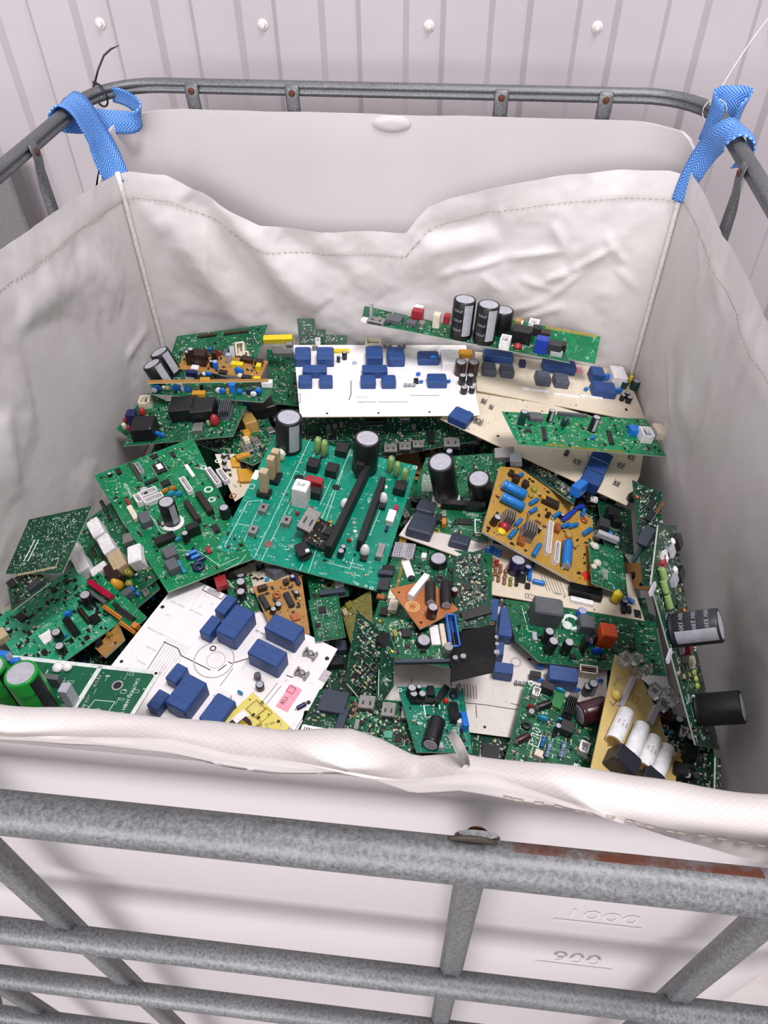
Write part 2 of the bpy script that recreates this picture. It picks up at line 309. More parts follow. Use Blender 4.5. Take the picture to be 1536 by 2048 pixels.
for bx_ in (-.331, -.165, .169, .330): bar(bx_, RY - .0135, 0, 1)
for bx_ in (-.305, -.141, .152, .312): bar(bx_, -RY + .0135, 0, -1)
for by_ in (-.30, .0, .297): bar(-RX + .0135, by_, -1, 0); bar(RX - .0135, by_, 1, 0)
dk = MB(); dk.lathe([(.0128, 0), (.0135, .0012), (.012, .002)], 28)
put('welded_disc', dk, 'rustdisc', cage, Matrix.Translation((.149, -RY + .0085, ZO + .004)) @ Matrix.Rotation(math.radians(100), 4, 'X'))

# ------------------------------------------------------------------ plastic tank with its top cut off
TX0, TX1, TY0, TY1 = -.457, .466, -.549, .562
tank = empty('plastic_tank', label='milky white plastic tank with its top cut off inside the steel cage', category='tank')
t = MB(); outer = dense(rrect(TX0, TX1, TY0, TY1, .11, 0, 10), .05); inner = [(x + (.0055 - x) * .0088, y + (.0065 - y) * .0073, z) for x, y, z in outer]
def rimz(x, y): 
    def ss(a, b, v): v = max(0, min(1, (v - a) / (b - a))); return v * v * (3 - 2 * v)
    back = ss(.36, .52, y); front = ss(-.44, -.53, -y * -1) if y < 0 else 0
    front = ss(.44, .54, -y)
    return -.125 + .097 * back + .127 * front + .0014 * noise.noise(Vector((x * 40, y * 40, 1)))
def lvl(loop, z, inset=0):
    out = []
    for x, y, _ in loop:
        cx, cy = .005, 0; out.append((x + (cx - x) * inset, y + (cy - y) * inset, ZO + (rimz(x, y) if z is None else z)))
    return out
zs = [-.10, -.20, -.235, -.26, -.29, -.40, -.44, -.62, -.66, -.85, -1.09]; ins = [0, 0, .012, .012, 0, 0, .012, .0, .012, 0, 0]
rings = [lvl(outer, z, i) for z, i in zip(zs[::-1], ins[::-1])] + [lvl(outer, None)]
t.rings(rings, 0, cap0=True, cap1=False)
rim = lvl(inner, None)
ni = len(inner); 
if len(inner) == len(outer): t.rings([lvl(outer, None), rim], 0, cap0=False, cap1=False, sm=False)
t.rings([rim] + [lvl(inner, z, i) for z, i in zip(zs[:-1], ins[:-1])] + [lvl(inner, -1.08)], 0, cap0=False, cap1=True)
put('tank_wall', t, 'tank', tank)
lip = MB(); lip.lathe([(.036, -.003), (.037, 0), (.035, .0015), (.015, .0025), (.001, .003)], 28)
put('rim_lug', lip, 'tank', tank, Matrix.Translation((-.003, TY1 - .005, ZO - .041)) @ Matrix.Rotation(math.pi / 2, 4, 'X') @ Matrix.Diagonal((.85, .36, 1, 1)))
for s_, px_, pz_, sz_ in (('1000', .25, -.178, .026), ('900', .252, -.288, .026)):
    v, f = text_geo(s_); m = MB(); m.add([(a * sz_, b * sz_, 0) for a, b, c in v], f)
    m.slab(.06, .002, .0008, -.0002, .0, -.015)
    put('level_mark', m, 'tank', tank, Matrix.Translation((px_, TY0 - .0005, ZO + pz_)) @ Matrix.Rotation(math.pi / 2, 4, 'X'))

# ------------------------------------------------------------------ bulk bag
bag = empty('bulk_bag', label='white woven bulk bag hung open inside the tank', category='bag')
XL, XR, YB, YF, ZB = -.437, .450, .45, -.541, -.53
def lerp_tab(tab, x):
    if x <= tab[0][0]: return tab[0][1]
    for (a, va), (b, vb) in zip(tab, tab[1:]):
        if x <= b:
            f = (x - a) / (b - a); return va + (vb - va) * f
    return tab[-1][1]
def segd(p, a, b):
    ax, ay = a; bx_, by_ = b; dx, dy = bx_ - ax, by_ - ay; L = dx * dx + dy * dy
    f = max(0, min(1, ((p[0] - ax) * dx + (p[1] - ay) * dy) / L)); return math.hypot(p[0] - ax - f * dx, p[1] - ay - f * dy), f
def folds(p, tab):
    s = 0
    for a, b, amp, wd in tab:
        d, f = segd(p, a, b); s += amp * math.exp(-(d / wd) ** 2) * (4 * f * (1 - f)) ** .5
    return s
def panel(name, axis, a0, a1, base, rimtab, foldtab, sgn, na, nz_, seed):
    """axis 'x': panel spans x at y=base; axis 'y': spans y at x=base. sgn: direction of the bag's inside"""
    m = MB(); uv = []; rows = []
    for j in range(nz_ + 1):
        row = []
        for i in range(na + 1):
            a = a0 + (a1 - a0) * i / na; zr = lerp_tab(rimtab, a); f = j / nz_
            z = zr + (ZB - zr) * f; edge = min(1, min(i, na - i) / na * 12)
            d = folds((a, z), foldtab) * edge
            nv = Vector((a * 7, z * 7 + seed, seed)); d += edge * (-.004 + (.011 if axis == 'x' else .007) * noise.noise(nv) + (.0042 if axis == 'x' else .0022) * noise.noise(nv * 3.1) + .0012 * noise.noise(nv * 8.3))
            if z > zr - .042: d += .0012
            if axis == 'y': d = max(d, -.004)
            pos = (a, base + sgn * d, z + ZO) if axis == 'x' else (base + sgn * d, a, z + ZO)
            row.append(pos); uv.append((a, z))
        rows.append(row)
    m.rings(rows, 0, closed=False, cap0=False, cap1=False); m.uv = uv
    o = put(name, m, 'bag', bag)
    st = MB(); n = int(abs(a1 - a0) / .009)
    for i in range(1, n):
        a = a0 + (a1 - a0) * i / n; z = lerp_tab(rimtab, a) - .042; fi = (a - a0) / (a1 - a0) * na; i0 = min(na, round(fi)); j0 = min(range(nz_ + 1), key=lambda j: abs(rows[j][i0][2] - ZO - z))
        P = Vector(rows[j0][i0]); off = .0012 * sgn; dz = lerp_tab(rimtab, a + .004) - lerp_tab(rimtab, a)
        e = Vector((.003, 0, dz * .7)) if axis == 'x' else Vector((0, .003, dz * .7)); nn = Vector((0, off, 0)) if axis == 'x' else Vector((off, 0, 0))
        P = Vector((a, P.y, z + ZO)) if axis == 'x' else Vector((P.x, a, z + ZO))
        st.tube([P - e + nn, P + e + nn], .0005, 4)
    put('hem_stitching', st, 'thread', bag, kind='stuff')
    return rows
panel('back_panel', 'x', XL, XR, YB, GEO['rim_back'], GEO['fold_back'], -1, 190, 84, 3)
panel('left_panel', 'y', YF, YB, XL, GEO['rim_left'], GEO['fold_left'], 1, 150, 70, 11)
panel('right_panel', 'y', YF, YB, XR, GEO['rim_right'], GEO['fold_right'], -1, 150, 70, 19)
bt_ = MB(); bt_.add([(XL, YF, ZO + ZB), (XR, YF, ZO + ZB), (XR, YB, ZO + ZB), (XL, YB, ZO + ZB)], [[0, 1, 2, 3]]); bt_.uv = [(XL, YF), (XR, YF), (XR, YB), (XL, YB)]; put('bottom_panel', bt_, 'bag', bag)
# front panel: up the inside, over the tank rim, down the outside as a loose cuff
m = MB(); uv = []; rows = []; NX = 170
for s_i in range(26):
    row = []
    for i in range(NX + 1):
        x = XL + (XR - XL) * i / NX; zr = lerp_tab(GEO['rim_front'], x); ze = lerp_tab(GEO['cuff_front'], x); pk = lerp_tab(GEO['cuff_out'], x)
        nz = noise.noise(Vector((x * 9, s_i * .12, 4))) * .0035 + noise.noise(Vector((x * 26, s_i * .3, 9))) * .0016
        if s_i <= 10: f = s_i / 10; y = -.536 + nz * .6; z = ZB + (zr - .010 - ZB) * f
        elif s_i <= 18:
            a = (s_i - 10) / 8 * math.pi; y = -.536 - (pk / 2) * (1 - math.cos(a)) + nz; z = zr - .010 + .010 * math.sin(a) + nz * .7
        else:
            f = (s_i - 18) / 7; z = (zr - .010) + (ze - zr + .010) * f + nz * .3; y = -.536 - pk - .001 * f - abs(nz) * (.8 + f)
        y = max(y, -.5605) if s_i > 12 else y
        row.append((x, y, z + ZO)); uv.append((x, s_i * .006))
    rows.append(row)
m.rings(rows, 0, closed=False, cap0=False, cap1=False); m.uv = uv; put('front_panel', m, 'bag_outer_dimmed', bag)
st = MB()
for i in range(0, 95):
    x = XL + (XR - XL) * i / 95
    if x < .16: continue
    zr = lerp_tab(GEO['rim_front'], x); ze = lerp_tab(GEO['cuff_front'], x); j = 20; I = round((x - XL) / (XR - XL) * NX); P = Vector(rows[j][I]); Q = Vector(rows[j][min(NX, I + 1)])
    d = (Q - P).normalized(); st.tube([P + Vector((0, -.001, 0)), P + d * .005 + Vector((0, -.001, 0))], .0005, 4)
put('hem_stitching', st, 'thread', bag, kind='stuff')
for cx_, tab in ((XL, 'rim_left'), (XR, 'rim_right')):
    zt = lerp_tab(GEO['rim_back'], cx_); sg = 1 if cx_ < 0 else -1
    m = MB(); m.tube([(cx_ + sg * .004, YB - .004, ZO + zt + (ZB - zt) * i / 12 + .004) for i in range(13)], .0042, 8); put('corner_seam', m, 'cord', bag)
def buried():
    rng = random.Random(77); m = MB()
    for i in range(420):
        x = rng.uniform(XL + .045, XR - .045); y = rng.uniform(YF + .05, YB - .05); z = rng.uniform(-.515, -.468)
        l, w_ = rng.uniform(.05, .11), rng.uniform(.035, .075); a = rng.uniform(0, math.pi); tx, ty = rng.uniform(-.25, .25), rng.uniform(-.25, .25)
        if x - l / 2 < XL + .012 or x + l / 2 > XR - .012: a = math.pi / 2; l = .06; w_ = .03
        ca, sa = math.cos(a), math.sin(a); mi = rng.choice((0, 0, 0, 1, 1, 2, 3))
        def T(u, v, h): X = u * ca - v * sa; Y = u * sa + v * ca; return (max(XL + .006, min(XR - .006, x + X)), max(YF + .012, min(YB - .008, y + Y)), ZO + z + h + max(-.02, min(.02, X * tx + Y * ty)))
        def blk(u0, v0, lu, lv, h0, h1, mm):
            c4 = ((-1, -1), (1, -1), (1, 1), (-1, 1)); m.rings([[T(u0 + su * lu / 2, v0 + sv * lv / 2, h) for su, sv in c4] for h in (h0, h1)], mm, sm=False)
        blk(0, 0, l, w_, -.0016, 0, mi)
        for q in range(rng.randint(3, 8)): s = rng.uniform(.004, .013); blk(rng.uniform(-.4, .4) * l, rng.uniform(-.4, .4) * w_, s, s * rng.uniform(.5, 1.2), 0, rng.uniform(.003, .014), rng.choice((4, 4, 4, 5, 6, 7)))
    put('buried_scrap', m, ['pcbdark', 'pcb', 'pcbtan', 'pcbbright', 'black', 'steel', 'navy', 'dkgrey'], kind='stuff', label='dark mass of buried circuit boards filling the gaps of the pile', category='scrap')
buried()
def ribbon(path, widths, wdirs, th=.0022, fold=0):
    m = MB(); uv = []; rings = []; L = 0; path = [Vector(p) for p in path]
    # smooth by Catmull-Rom
    P, Wd, D = [], [], []
    n = len(path)
    for i in range(n - 1):
        p0, p1, p2, p3 = path[max(0, i - 1)], path[i], path[i + 1], path[min(n - 1, i + 2)]
        for s in range(6):
            f = s / 6; P.append(.5 * ((2 * p1) + (p2 - p0) * f + (2 * p0 - 5 * p1 + 4 * p2 - p3) * f * f + (3 * p1 - p0 - 3 * p2 + p3) * f ** 3))
            Wd.append(widths[i] + (widths[i + 1] - widths[i]) * f); D.append(Vector(wdirs[i]).normalized().lerp(Vector(wdirs[i + 1]).normalized(), f))
    P.append(path[-1]); Wd.append(widths[-1]); D.append(Vector(wdirs[-1]).normalized())
    for i, p in enumerate(P):
        t_ = (P[min(i + 1, len(P) - 1)] - P[max(i - 1, 0)]).normalized(); d = (D[i] - t_ * D[i].dot(t_)).normalized(); nn = t_.cross(d)
        if i: L += (p - P[i - 1]).length
        ring = []; K = 6
        for side in (1, -1):
            for q in range(K + 1):
                s = (q / K - .5) * side; cu = fold * (1 - (2 * s) ** 2)
                ring.append(p + d * (Wd[i] * s) + nn * (side * th / 2 + cu)); uv.append((L, Wd[i] * s))
        rings.append(ring)
    m.rings(rings); m.uv = uv; return m
put('loose_string', ribbon([(.144, -.548, ZO + .024), (.1425, -.546, ZO + .029), (.140, -.543, ZO + .033), (.137, -.538, ZO + .034), (.134, -.534, ZO + .031)], [.004, .005, .0055, .005, .004], [(1, 0, 0), (1, .2, 0), (1, .5, 0), (.8, .7, 0), (.6, .8, 0)], .0008, .002), 'stringgrey', bag)
zl = lerp_tab(GEO['rim_back'], XL); zr_ = lerp_tab(GEO['rim_back'], XR)
put('lifting_loop', ribbon([(XL + .004, YB - .006, ZO + zl - .012), (XL - .004, YB - .004, ZO + zl + .016), (-.452, .452, ZO - .035), (-.466, .449, ZO + .006), (-.484, .445, ZO + .0185), (-.502, .446, ZO + .006), (-.503, .456, ZO - .012), (-.480, .480, ZO - .022), (-.445, .500, ZO - .030), (-.412, .505, ZO - .030), (-.405, .520, ZO - .018), (-.430, .540, ZO - .008), (-.458, .548, ZO - .004)],
    [.036, .046, .056, .060, .060, .056, .046, .038, .034, .032, .030, .028, .024], [(.8, .5, .2), (.6, .8, .2), (.1, 1, .2), (0, 1, .1), (0, 1, 0), (0, 1, 0), (0, 1, .2), (0, .6, .8), (0, .3, 1), (.3, .1, 1), (.3, 0, 1), (0, -.2, 1), (0, -.2, 1)], fold=.002), 'strap', bag, label='blue woven lifting loop slung over the left rail')
put('lifting_loop', ribbon([(XR - .004, YB - .010, ZO + zr_ - .035), (XR + .002, YB - .010, ZO + zr_ + .002), (.462, .432, ZO - .026), (.466, .408, ZO + .000), (.474, .392, ZO + .0140), (.486, .386, ZO + .0185), (.500, .384, ZO + .010), (.503, .388, ZO - .010), (.495, .400, ZO - .022)],
    [.024, .030, .036, .040, .044, .044, .044, .04, .036], [(-.72, .4, .5), (-.72, .46, .56), (-.6, .6, .5), (-.4, .9, .3), (-.1, 1, .1), (0, 1, 0), (0, 1, 0), (0, 1, 0), (0, 1, 0)], fold=.003), 'strap', bag, label='blue woven lifting loop slung over the right rail')
put('lifting_loop_end', ribbon([(.476, .462, ZO + .000), (.466, .482, ZO + .002), (.468, .500, ZO + .003), (.484, .512, ZO + .006), (.504, .512, ZO + .008), (.516, .500, ZO + .008), (.512, .486, ZO + .004), (.502, .474, ZO + .000)],
    [.050, .062, .066, .062, .058, .060, .058, .05], [(.05, -.1, 1), (.05, -.1, 1), (.05, 0, 1), (.1, 0, 1), (.1, 0, 1), (.1, 0, 1), (.1, 0, 1), (.1, 0, 1)], fold=.002), 'strap', bag, label='loose end of the blue loop standing up on the right rail')
def tie(name, ringc, ringn, tail, mat, label):
    e = empty(name, ringc, label=label, category='cable tie'); m = MB()
    q = Vector(ringn).to_track_quat('Z', 'Y').to_matrix()
    loop = [q @ Vector((.0165 * math.cos(a), .0165 * math.sin(a), 0)) for a in [2 * math.pi * i / 18 for i in range(18)]]
    m.tube(loop, .0016 if mat == 'tie_black' else .0008, 6, closed=True); put('loop', m, mat, e)
    c0 = Vector(tail[0]) - Vector(ringc); m = MB(); m.box(.006, .005, .006, .001); put('lock_head', m, mat, e, Matrix.Translation(c0 - Vector((0, 0, .003))))
    m = MB(); m.tube([Vector(p) - Vector(ringc) for p in tail], [.0016 if mat == 'tie_black' else .0007] * (len(tail) - 1) + [.0006], 6); put('tail', m, mat, e)
tie('cable_tie', (-.4705, .5355, ZO - .002), (.5, .866, 0), [(-.4765, .5395, ZO + .0145), (-.468, .545, ZO + .032), (-.456, .552, ZO + .050), (-.444, .556, ZO + .058), (-.430, .558, ZO + .063)], 'tie_black', 'black cable tie with its tail sticking up from the left rail')
tie('cable_tie', (.4790, .508, ZO + .004), (.35, 1, 0), [(.470, .500, ZO + .018), (.492, .525, ZO + .055), (.512, .545, ZO + .085), (.54, .57, ZO + .12)], 'tie_white', 'thin white cable tie on the right blue strap')

# ------------------------------------------------------------------ circuit boards
PART = dict(rl='relay', bx='component', ec='capacitor', ax='axial_capacitor', dc='disc_capacitor', rs='resistor', ru='resistor', cn='connector', hd='pin_strip', ic='chip', hs='heat_sink', us='metal_port', bt='push_button', rg='pad_ring', ho='hole', bl='bead', tx='printed_text', ln='printed_line', fr='printed_frame', co='coil', cl='spring_clip')
DEFC = dict(hd='black', ic='black', us='steel', cl='steel', rg='gold', ho='black', fr='silk', ln='ink', bt='steel', rs='resistor', co='copper', hs='black')
def build(kind, l, w_, h, o, toward):
    """returns [(sub name, MB, [materials])]; first entry is the part itself, the rest its sub-parts. metres, base at z=0"""
    c = o.get('c', DEFC.get(kind, 'black')); m = MB(); subs = []
    if kind in ('rl', 'bx'):
        m.box(l, w_, max(h, .0002), None if kind == 'bx' else min(l, w_) * .07)
        if kind == 'rl' and min(l, w_) > .009:
            s = MB(); s.slab(l * .8, w_ * .03, .0002, h, 0, w_ * .2); s.slab(l * .8, w_ * .03, .0002, h, 0, -w_ * .2); subs.append(('mould_line', s, [c]))
        if o.get('holes'):
            s = MB()
            for i in range(8):
                for j in range(6):
                    if i in (3, 4) : continue
                    s.lathe([(l * .03, 0), (l * .03, .0002)], 8, cx=(i - 3.5) * l * .11, cy=(j - 2.5) * w_ * .15, z0=h)
            subs.append(('vent_holes', s, ['dkgrey']))
        if o.get('txt'):
            v, f = text_geo(o['txt']); z = min(l, w_) * .38; s = MB(); s.add([(a * z, b * z, h + .0002) for a, b, _ in v], f); subs.append(('printed_text', s, ['ink']))
    elif kind == 'ec':
        r = l / 2; h = max(h, .0008); topm = o.get('top', 'lgrey' if c in ('black', 'brown', 'slateblk', 'maroon', 'navy', 'blue', 'purple', 'dkgreen', 'navyb', 'blueb', 'blackrub', 'capgreen') else c)
        seg = 28 if l > .018 else 16
        if h > l * .35:
            m.lathe([(r * .96, 0), (r, .03 * h), (r, h * .06), (r * .95, h * .09), (r, h * .12), (r, h - .1 * r), (r * .95, h - .02 * r), (r * .86, h), (r * .82, h - .0004)], seg)
        else: m.lathe([(r, 0), (r, h * .8), (r * .9, h)], seg)
        if c == 'clear': return [('', m, [c])]
        t_ = MB(); t_.lathe([(r * .82, h - .0005), (r * .80, h - .0002)], seg, 0)
        if l > .012:
            for a in (.5, .5 + math.pi / 2): t_.slab(r * 1.3, r * .03, .0001, h - .0002, ang=a, mi=1)
        if h > l * .35: subs.append(('can_top', t_, [topm, 'dust' if topm == 'lgrey' else 'grey']))
        if o.get('stripe') and l > .009:
            s = MB(); a0 = toward + .5; rr = r * 1.006; n = 8; w2 = .42
            lo = [(rr * math.cos(a0 + w2 * (i / n - .5) * 2), rr * math.sin(a0 + w2 * (i / n - .5) * 2)) for i in range(n + 1)]
            s.rings([[(x, y, h * .13) for x, y in lo], [(x, y, h * .95) for x, y in lo]], closed=False, cap0=False, cap1=False); subs.append(('polarity_stripe', s, [o['stripe']]))
        if o.get('txt'):
            s = MB(); v, f = text_geo(o['txt']); z = r * .34
            for q in range(3):
                zc = h * (.28 + .25 * q); a0 = toward - .45; s.add([(r * 1.008 * math.cos(a0 + a * z / r), r * 1.008 * math.sin(a0 + a * z / r), zc + b * z) for a, b, _ in v], f)
            subs.append(('printed_text', s, ['lgrey']))
        if c == 'capgreen':
            s = MB(); v, f = text_geo('470uF 400V'); z = r * .26; a0 = toward - .2
            for q in range(2): s.add([(r * 1.008 * math.cos(a0 + a * z / r), r * 1.008 * math.sin(a0 + a * z / r), h * (.45 + .25 * q) + b * z) for a, b, _ in v], f)
            subs.append(('printed_text', s, ['dkgreen']))
    elif kind == 'ax':
        r = w_ / 2; L = l; m.lathe([(r * .86, -L / 2), (r * .97, -L / 2 + .04 * L), (r, -L / 2 + .1 * L), (r * .95, -L / 2 + .16 * L), (r, -L / 2 + .22 * L), (r, L / 2 - .08 * L), (r * .97, L / 2 - .03 * L), (r * .86, L / 2)] if c != 'whitecap' else [(r * .97, -L / 2), (r, -L / 2 + .02 * L), (r, L / 2 - .02 * L), (r * .97, L / 2)], 24 if w_ > .012 else 12, axis='x', z0=r)
        for sx in (-1, 1):
            e = MB(); e.lathe([(r * .84, 0), (r * .8, .0004 * sx)], 16, axis='x', cx=sx * (L / 2), z0=r)
            if w_ > .008: subs.append(('end_face', e, [o.get('endc', 'lgrey')]))
        ld = MB()
        for sx in (-1, 1): ld.tube([(sx * L / 2, 0, r), (sx * (L / 2 + .002), 0, r), (sx * (L / 2 + .0028), 0, .0002)], .0004, 5)
        subs.append(('lead_wire', ld, ['steel']))
        if o.get('stripe'):
            s = MB(); rr = r * 1.006; n = 6; lo = [(rr * math.cos(-.9 + .7 * i / n), rr * math.sin(-.9 + .7 * i / n) + r) for i in range(n + 1)]
            s.rings([[(-L * .45, -y, z) for y, z in lo], [(L * .45, -y, z) for y, z in lo]], closed=False, cap0=False, cap1=False); subs.append(('polarity_stripe', s, [o['stripe']]))
        if o.get('txt'):
            s = MB(); 
            for q, tx in enumerate((o['txt'], 'CE 10', '250V')):
                v, f = text_geo(tx); z = r * .42; off = .75 - q * .55
                s.add([(a * z, r * 1.006 * math.sin(off - math.pi / 2 * 0 + b * z / r) , r + r * 1.006 * math.cos(off + b * z / r)) for a, b, _ in v], [ff[::-1] for ff in f])
            subs.append(('printed_text', s, ['ink']))
    elif kind == 'dc':
        r = l / 2; t2 = max(w_, l * .3) / 2; prof = [(r * math.cos(a), t2 * math.sin(a)) for a in [-.49 * math.pi + .98 * math.pi * i / 6 for i in range(7)]]
        d = MB(); d.lathe(prof, 16); m.add([(x, z, y + r * .95) for x, y, z in d.v], [f[::-1] for f in d.f], 0, True)
        ld = MB()
        for sx in (-.4, .4): ld.tube([(sx * r, 0, 0), (sx * r, 0, r * .3)], .0004, 5)
        subs.append(('lead_wire', ld, ['steel']))
    elif kind == 'rs':
        r = w_ / 2; L = l; m.lathe([(r * .6, -L / 2), (r, -L * .42), (r, -L * .27), (r * .75, -L * .2), (r * .75, L * .2), (r, L * .27), (r, L * .42), (r * .6, L / 2)], 10, axis='x', z0=r)
        b = MB()
        for q in (-.34, -.1, .05, .34): b.lathe([(r * (1.02 if abs(q) > .2 else .78), q * L - .0004), (r * (1.02 if abs(q) > .2 else .78), q * L + .0004)], 10, axis='x', z0=r, cap0=False, cap1=False)
        if l > .009: subs.append(('colour_band', b, ['brown']))
    elif kind == 'ru':
        r = l / 2; m.lathe([(r * .5, h * .12), (r, h * .2), (r * .93, h * .5), (r, h * .85), (r * .6, h)], 12)
        ld = MB(); ld.tube([(0, 0, 0), (0, 0, h * .15)], .0005, 5); ld.tube([(0, 0, h), (r * .9, 0, h * 1.04), (r * 1.3, 0, h * .8), (r * 1.3, 0, 0)], .0005, 5); subs.append(('lead_wire', ld, ['steel']))
    elif kind == 'cn':
        t2 = min(l, w_) * .16; m.slab(l, w_, h * .25)
        for sx in (-1, 1): m.slab(t2, w_, h * .75, h * .25, sx * (l - t2) / 2, 0)
        for sy in (-1, 1): m.slab(l - 2 * t2, t2, h * (.75 if sy > 0 else .6), h * .25, 0, sy * (w_ - t2) / 2)
        p_ = MB(); L = max(l, w_); n = max(2, min(14, int(L / .0028)))
        for i in range(n):
            q = (i + .5) / n - .5; p_.slab(.0009, .0009, h * .5, h * .25, q * (l - 2 * t2) if l >= w_ else 0, 0 if l >= w_ else q * (w_ - 2 * t2))
        subs.append(('contact_pins', p_, ['steel']))
    elif kind == 'hd':
        L, S = (l, w_) if l >= w_ else (w_, l); n = max(3, min(26, int(L / .0025)))
        if h < (.006 if c in ('gold', 'silver', 'solder', 'beige', 'copper') else .0022):
            h = min(h, .0004)
            for i in range(n):
                q = ((i + .5) / n - .5) * L; m.slab(*((L / n * .55, S, max(h, .0002)) if l >= w_ else (S, L / n * .55, max(h, .0002))), 0, q if l >= w_ else 0, 0 if l >= w_ else q)
        else:
            m.box(l, w_, h * .55); p_ = MB()
            for i in range(n):
                q = ((i + .5) / n - .5) * L; p_.slab(.0008, .0008, h * .7, h * .5, q if l >= w_ else 0, 0 if l >= w_ else q)
            subs.append(('contact_pins', p_, ['gold']))
    elif kind == 'ic':
        m.box(l * .86, w_ * .86, max(h, .0008), None, .0003); p_ = MB(); n = max(3, int(max(l, w_) / .0016))
        for i in range(n):
            q = (i + .5) / n - .5
            for sg in (-1, 1):
                if l >= w_: p_.slab(.0006, w_ * .1, .0004, .0001, q * l * .8, sg * w_ * .47)
                if l < w_ or abs(l - w_) < .3 * l: p_.slab(l * .1, .0006, .0004, .0001, sg * l * .47, q * w_ * .8)
        subs.append(('chip_leads', p_, ['solder']))
    elif kind == 'hs':
        m.box(l, w_, h * .3); n = 5
        for i in range(n):
            q = (i + .5) / n - .5; m.slab(*((l, w_ / n * .35, h * .8) if l >= w_ else (l / n * .35, w_, h * .8)), h * .25, *((0, q * w_) if l >= w_ else (q * l, 0)))
    elif kind == 'us':
        t2 = .0006; m.box(l, w_, h, .0006); s = MB(); s.slab(l * .8, .0004, h * .55, h * .2, 0, -w_ / 2 - .0002); subs.append(('port_opening', s, ['dkgrey']))
        s = MB(); [s.slab(l * .12, w_ * .3, .0002, h, q * l, -w_ * .1) for q in (-.22, .22)]; subs.append(('spring_slot', s, ['dkgrey']))
    elif kind == 'bt':
        m.box(l, w_, h, .0005); s = MB(); s.lathe([(l * .17, h), (l * .17, h + .0012), (l * .12, h + .0016)], 12); subs.append(('plunger', s, ['black']))
        s = MB(); [s.slab(l * .12, l * .35, .0006, 0, sx * l * .25, -w_ * .62) for sx in (-1, 1)]; subs.append(('solder_tab', s, ['steel']))
    elif kind == 'rg':
        r = l / 2; ri = r * (.93 if o.get('thin') else .62); n = 24; z = .00025
        O = [(r * math.cos(2 * math.pi * i / n), r * math.sin(2 * math.pi * i / n)) for i in range(n)]; I = [(ri * math.cos(2 * math.pi * i / n), ri * math.sin(2 * math.pi * i / n)) for i in range(n)]
        m.rings([[(x, y, 0) for x, y in O], [(x, y, z) for x, y in O], [(x, y, z) for x, y in I], [(x, y, 0) for x, y in I]], cap0=False, cap1=False, sm=False)
    elif kind == 'ho': m.lathe([(l / 2, 0), (l / 2, .0003)], 16)
    elif kind == 'bl':
        r = l / 2; h = max(h, .0003)
        if h < .0015: m.lathe([(r, 0), (r * .97, h)], 20)
        else: m.lathe([(r * .8, 0), (r, h * .25), (r * .95, h * .5), (r * .7, h * .8), (r * .3, h * .97), (r * .05, h)], 14)
    elif kind == 'tx':
        t = o['t']; v, f = text_geo(t); zo = o.get('zo', .25) * .001 + .0001; m.add([(a * l, b * l, zo) for a, b, _ in v], f)
    elif kind == 'fr':
        t2 = min(l, w_) * .09; z = o.get('zo', .2) * .001 
        for sx in (-1, 1): m.slab(t2, w_, .0001, z, sx * (l - t2) / 2, 0)
        for sy in (-1, 1): m.slab(l - 2 * t2, t2, .0001, z, 0, sy * (w_ - t2) / 2)
    elif kind == 'co':
        R = l * .33; r = l * .17; rings = []
        for i in range(18):
            a = 2 * math.pi * i / 18; k2 = r * (1.08 if i % 2 else .92); rings.append([((R + k2 * math.cos(b)) * math.cos(a), (R + k2 * math.cos(b)) * math.sin(a), r + k2 * math.sin(b)) for b in [2 * math.pi * q / 8 for q in range(8)]])
        m.rings(rings + [rings[0]], cap0=False, cap1=False)
    elif kind == 'cl':
        q = .22 if o.get('big') else .28
        for a in (.6, -.6): m.slab(l * 1.05, l * .13, h * .3, h * .25, ang=a)
        m.lathe([(l * q, h * .1), (l * q, h * .8), (l * .12, h * .9)], 10)
        for sx in (-1, 1): m.slab(l * .1, w_ * .5, h, 0, sx * l * .4, 0)
    return [('', m, [c])] + subs
def inside(p, poly):
    r = False; n = len(poly)
    for i in range(n):
        (x1, y1), (x2, y2) = poly[i], poly[(i + 1) % n]
        if (y1 > p[1]) != (y2 > p[1]) and p[0] < (x2 - x1) * (p[1] - y1) / (y2 - y1) + x1: r = not r
    return r
def scatter(rng, poly, n, pad=.004):
    xs = [p[0] for p in poly]; ys = [p[1] for p in poly]; out = []; tries = 0
    while len(out) < n and tries < n * 12:
        tries += 1; p = (rng.uniform(min(xs), max(xs)), rng.uniform(min(ys), max(ys)))
        if all(inside((p[0] + dx, p[1] + dy), poly) for dx, dy in ((pad, pad), (-pad, pad), (pad, -pad), (-pad, -pad))): out.append(p)
    return out
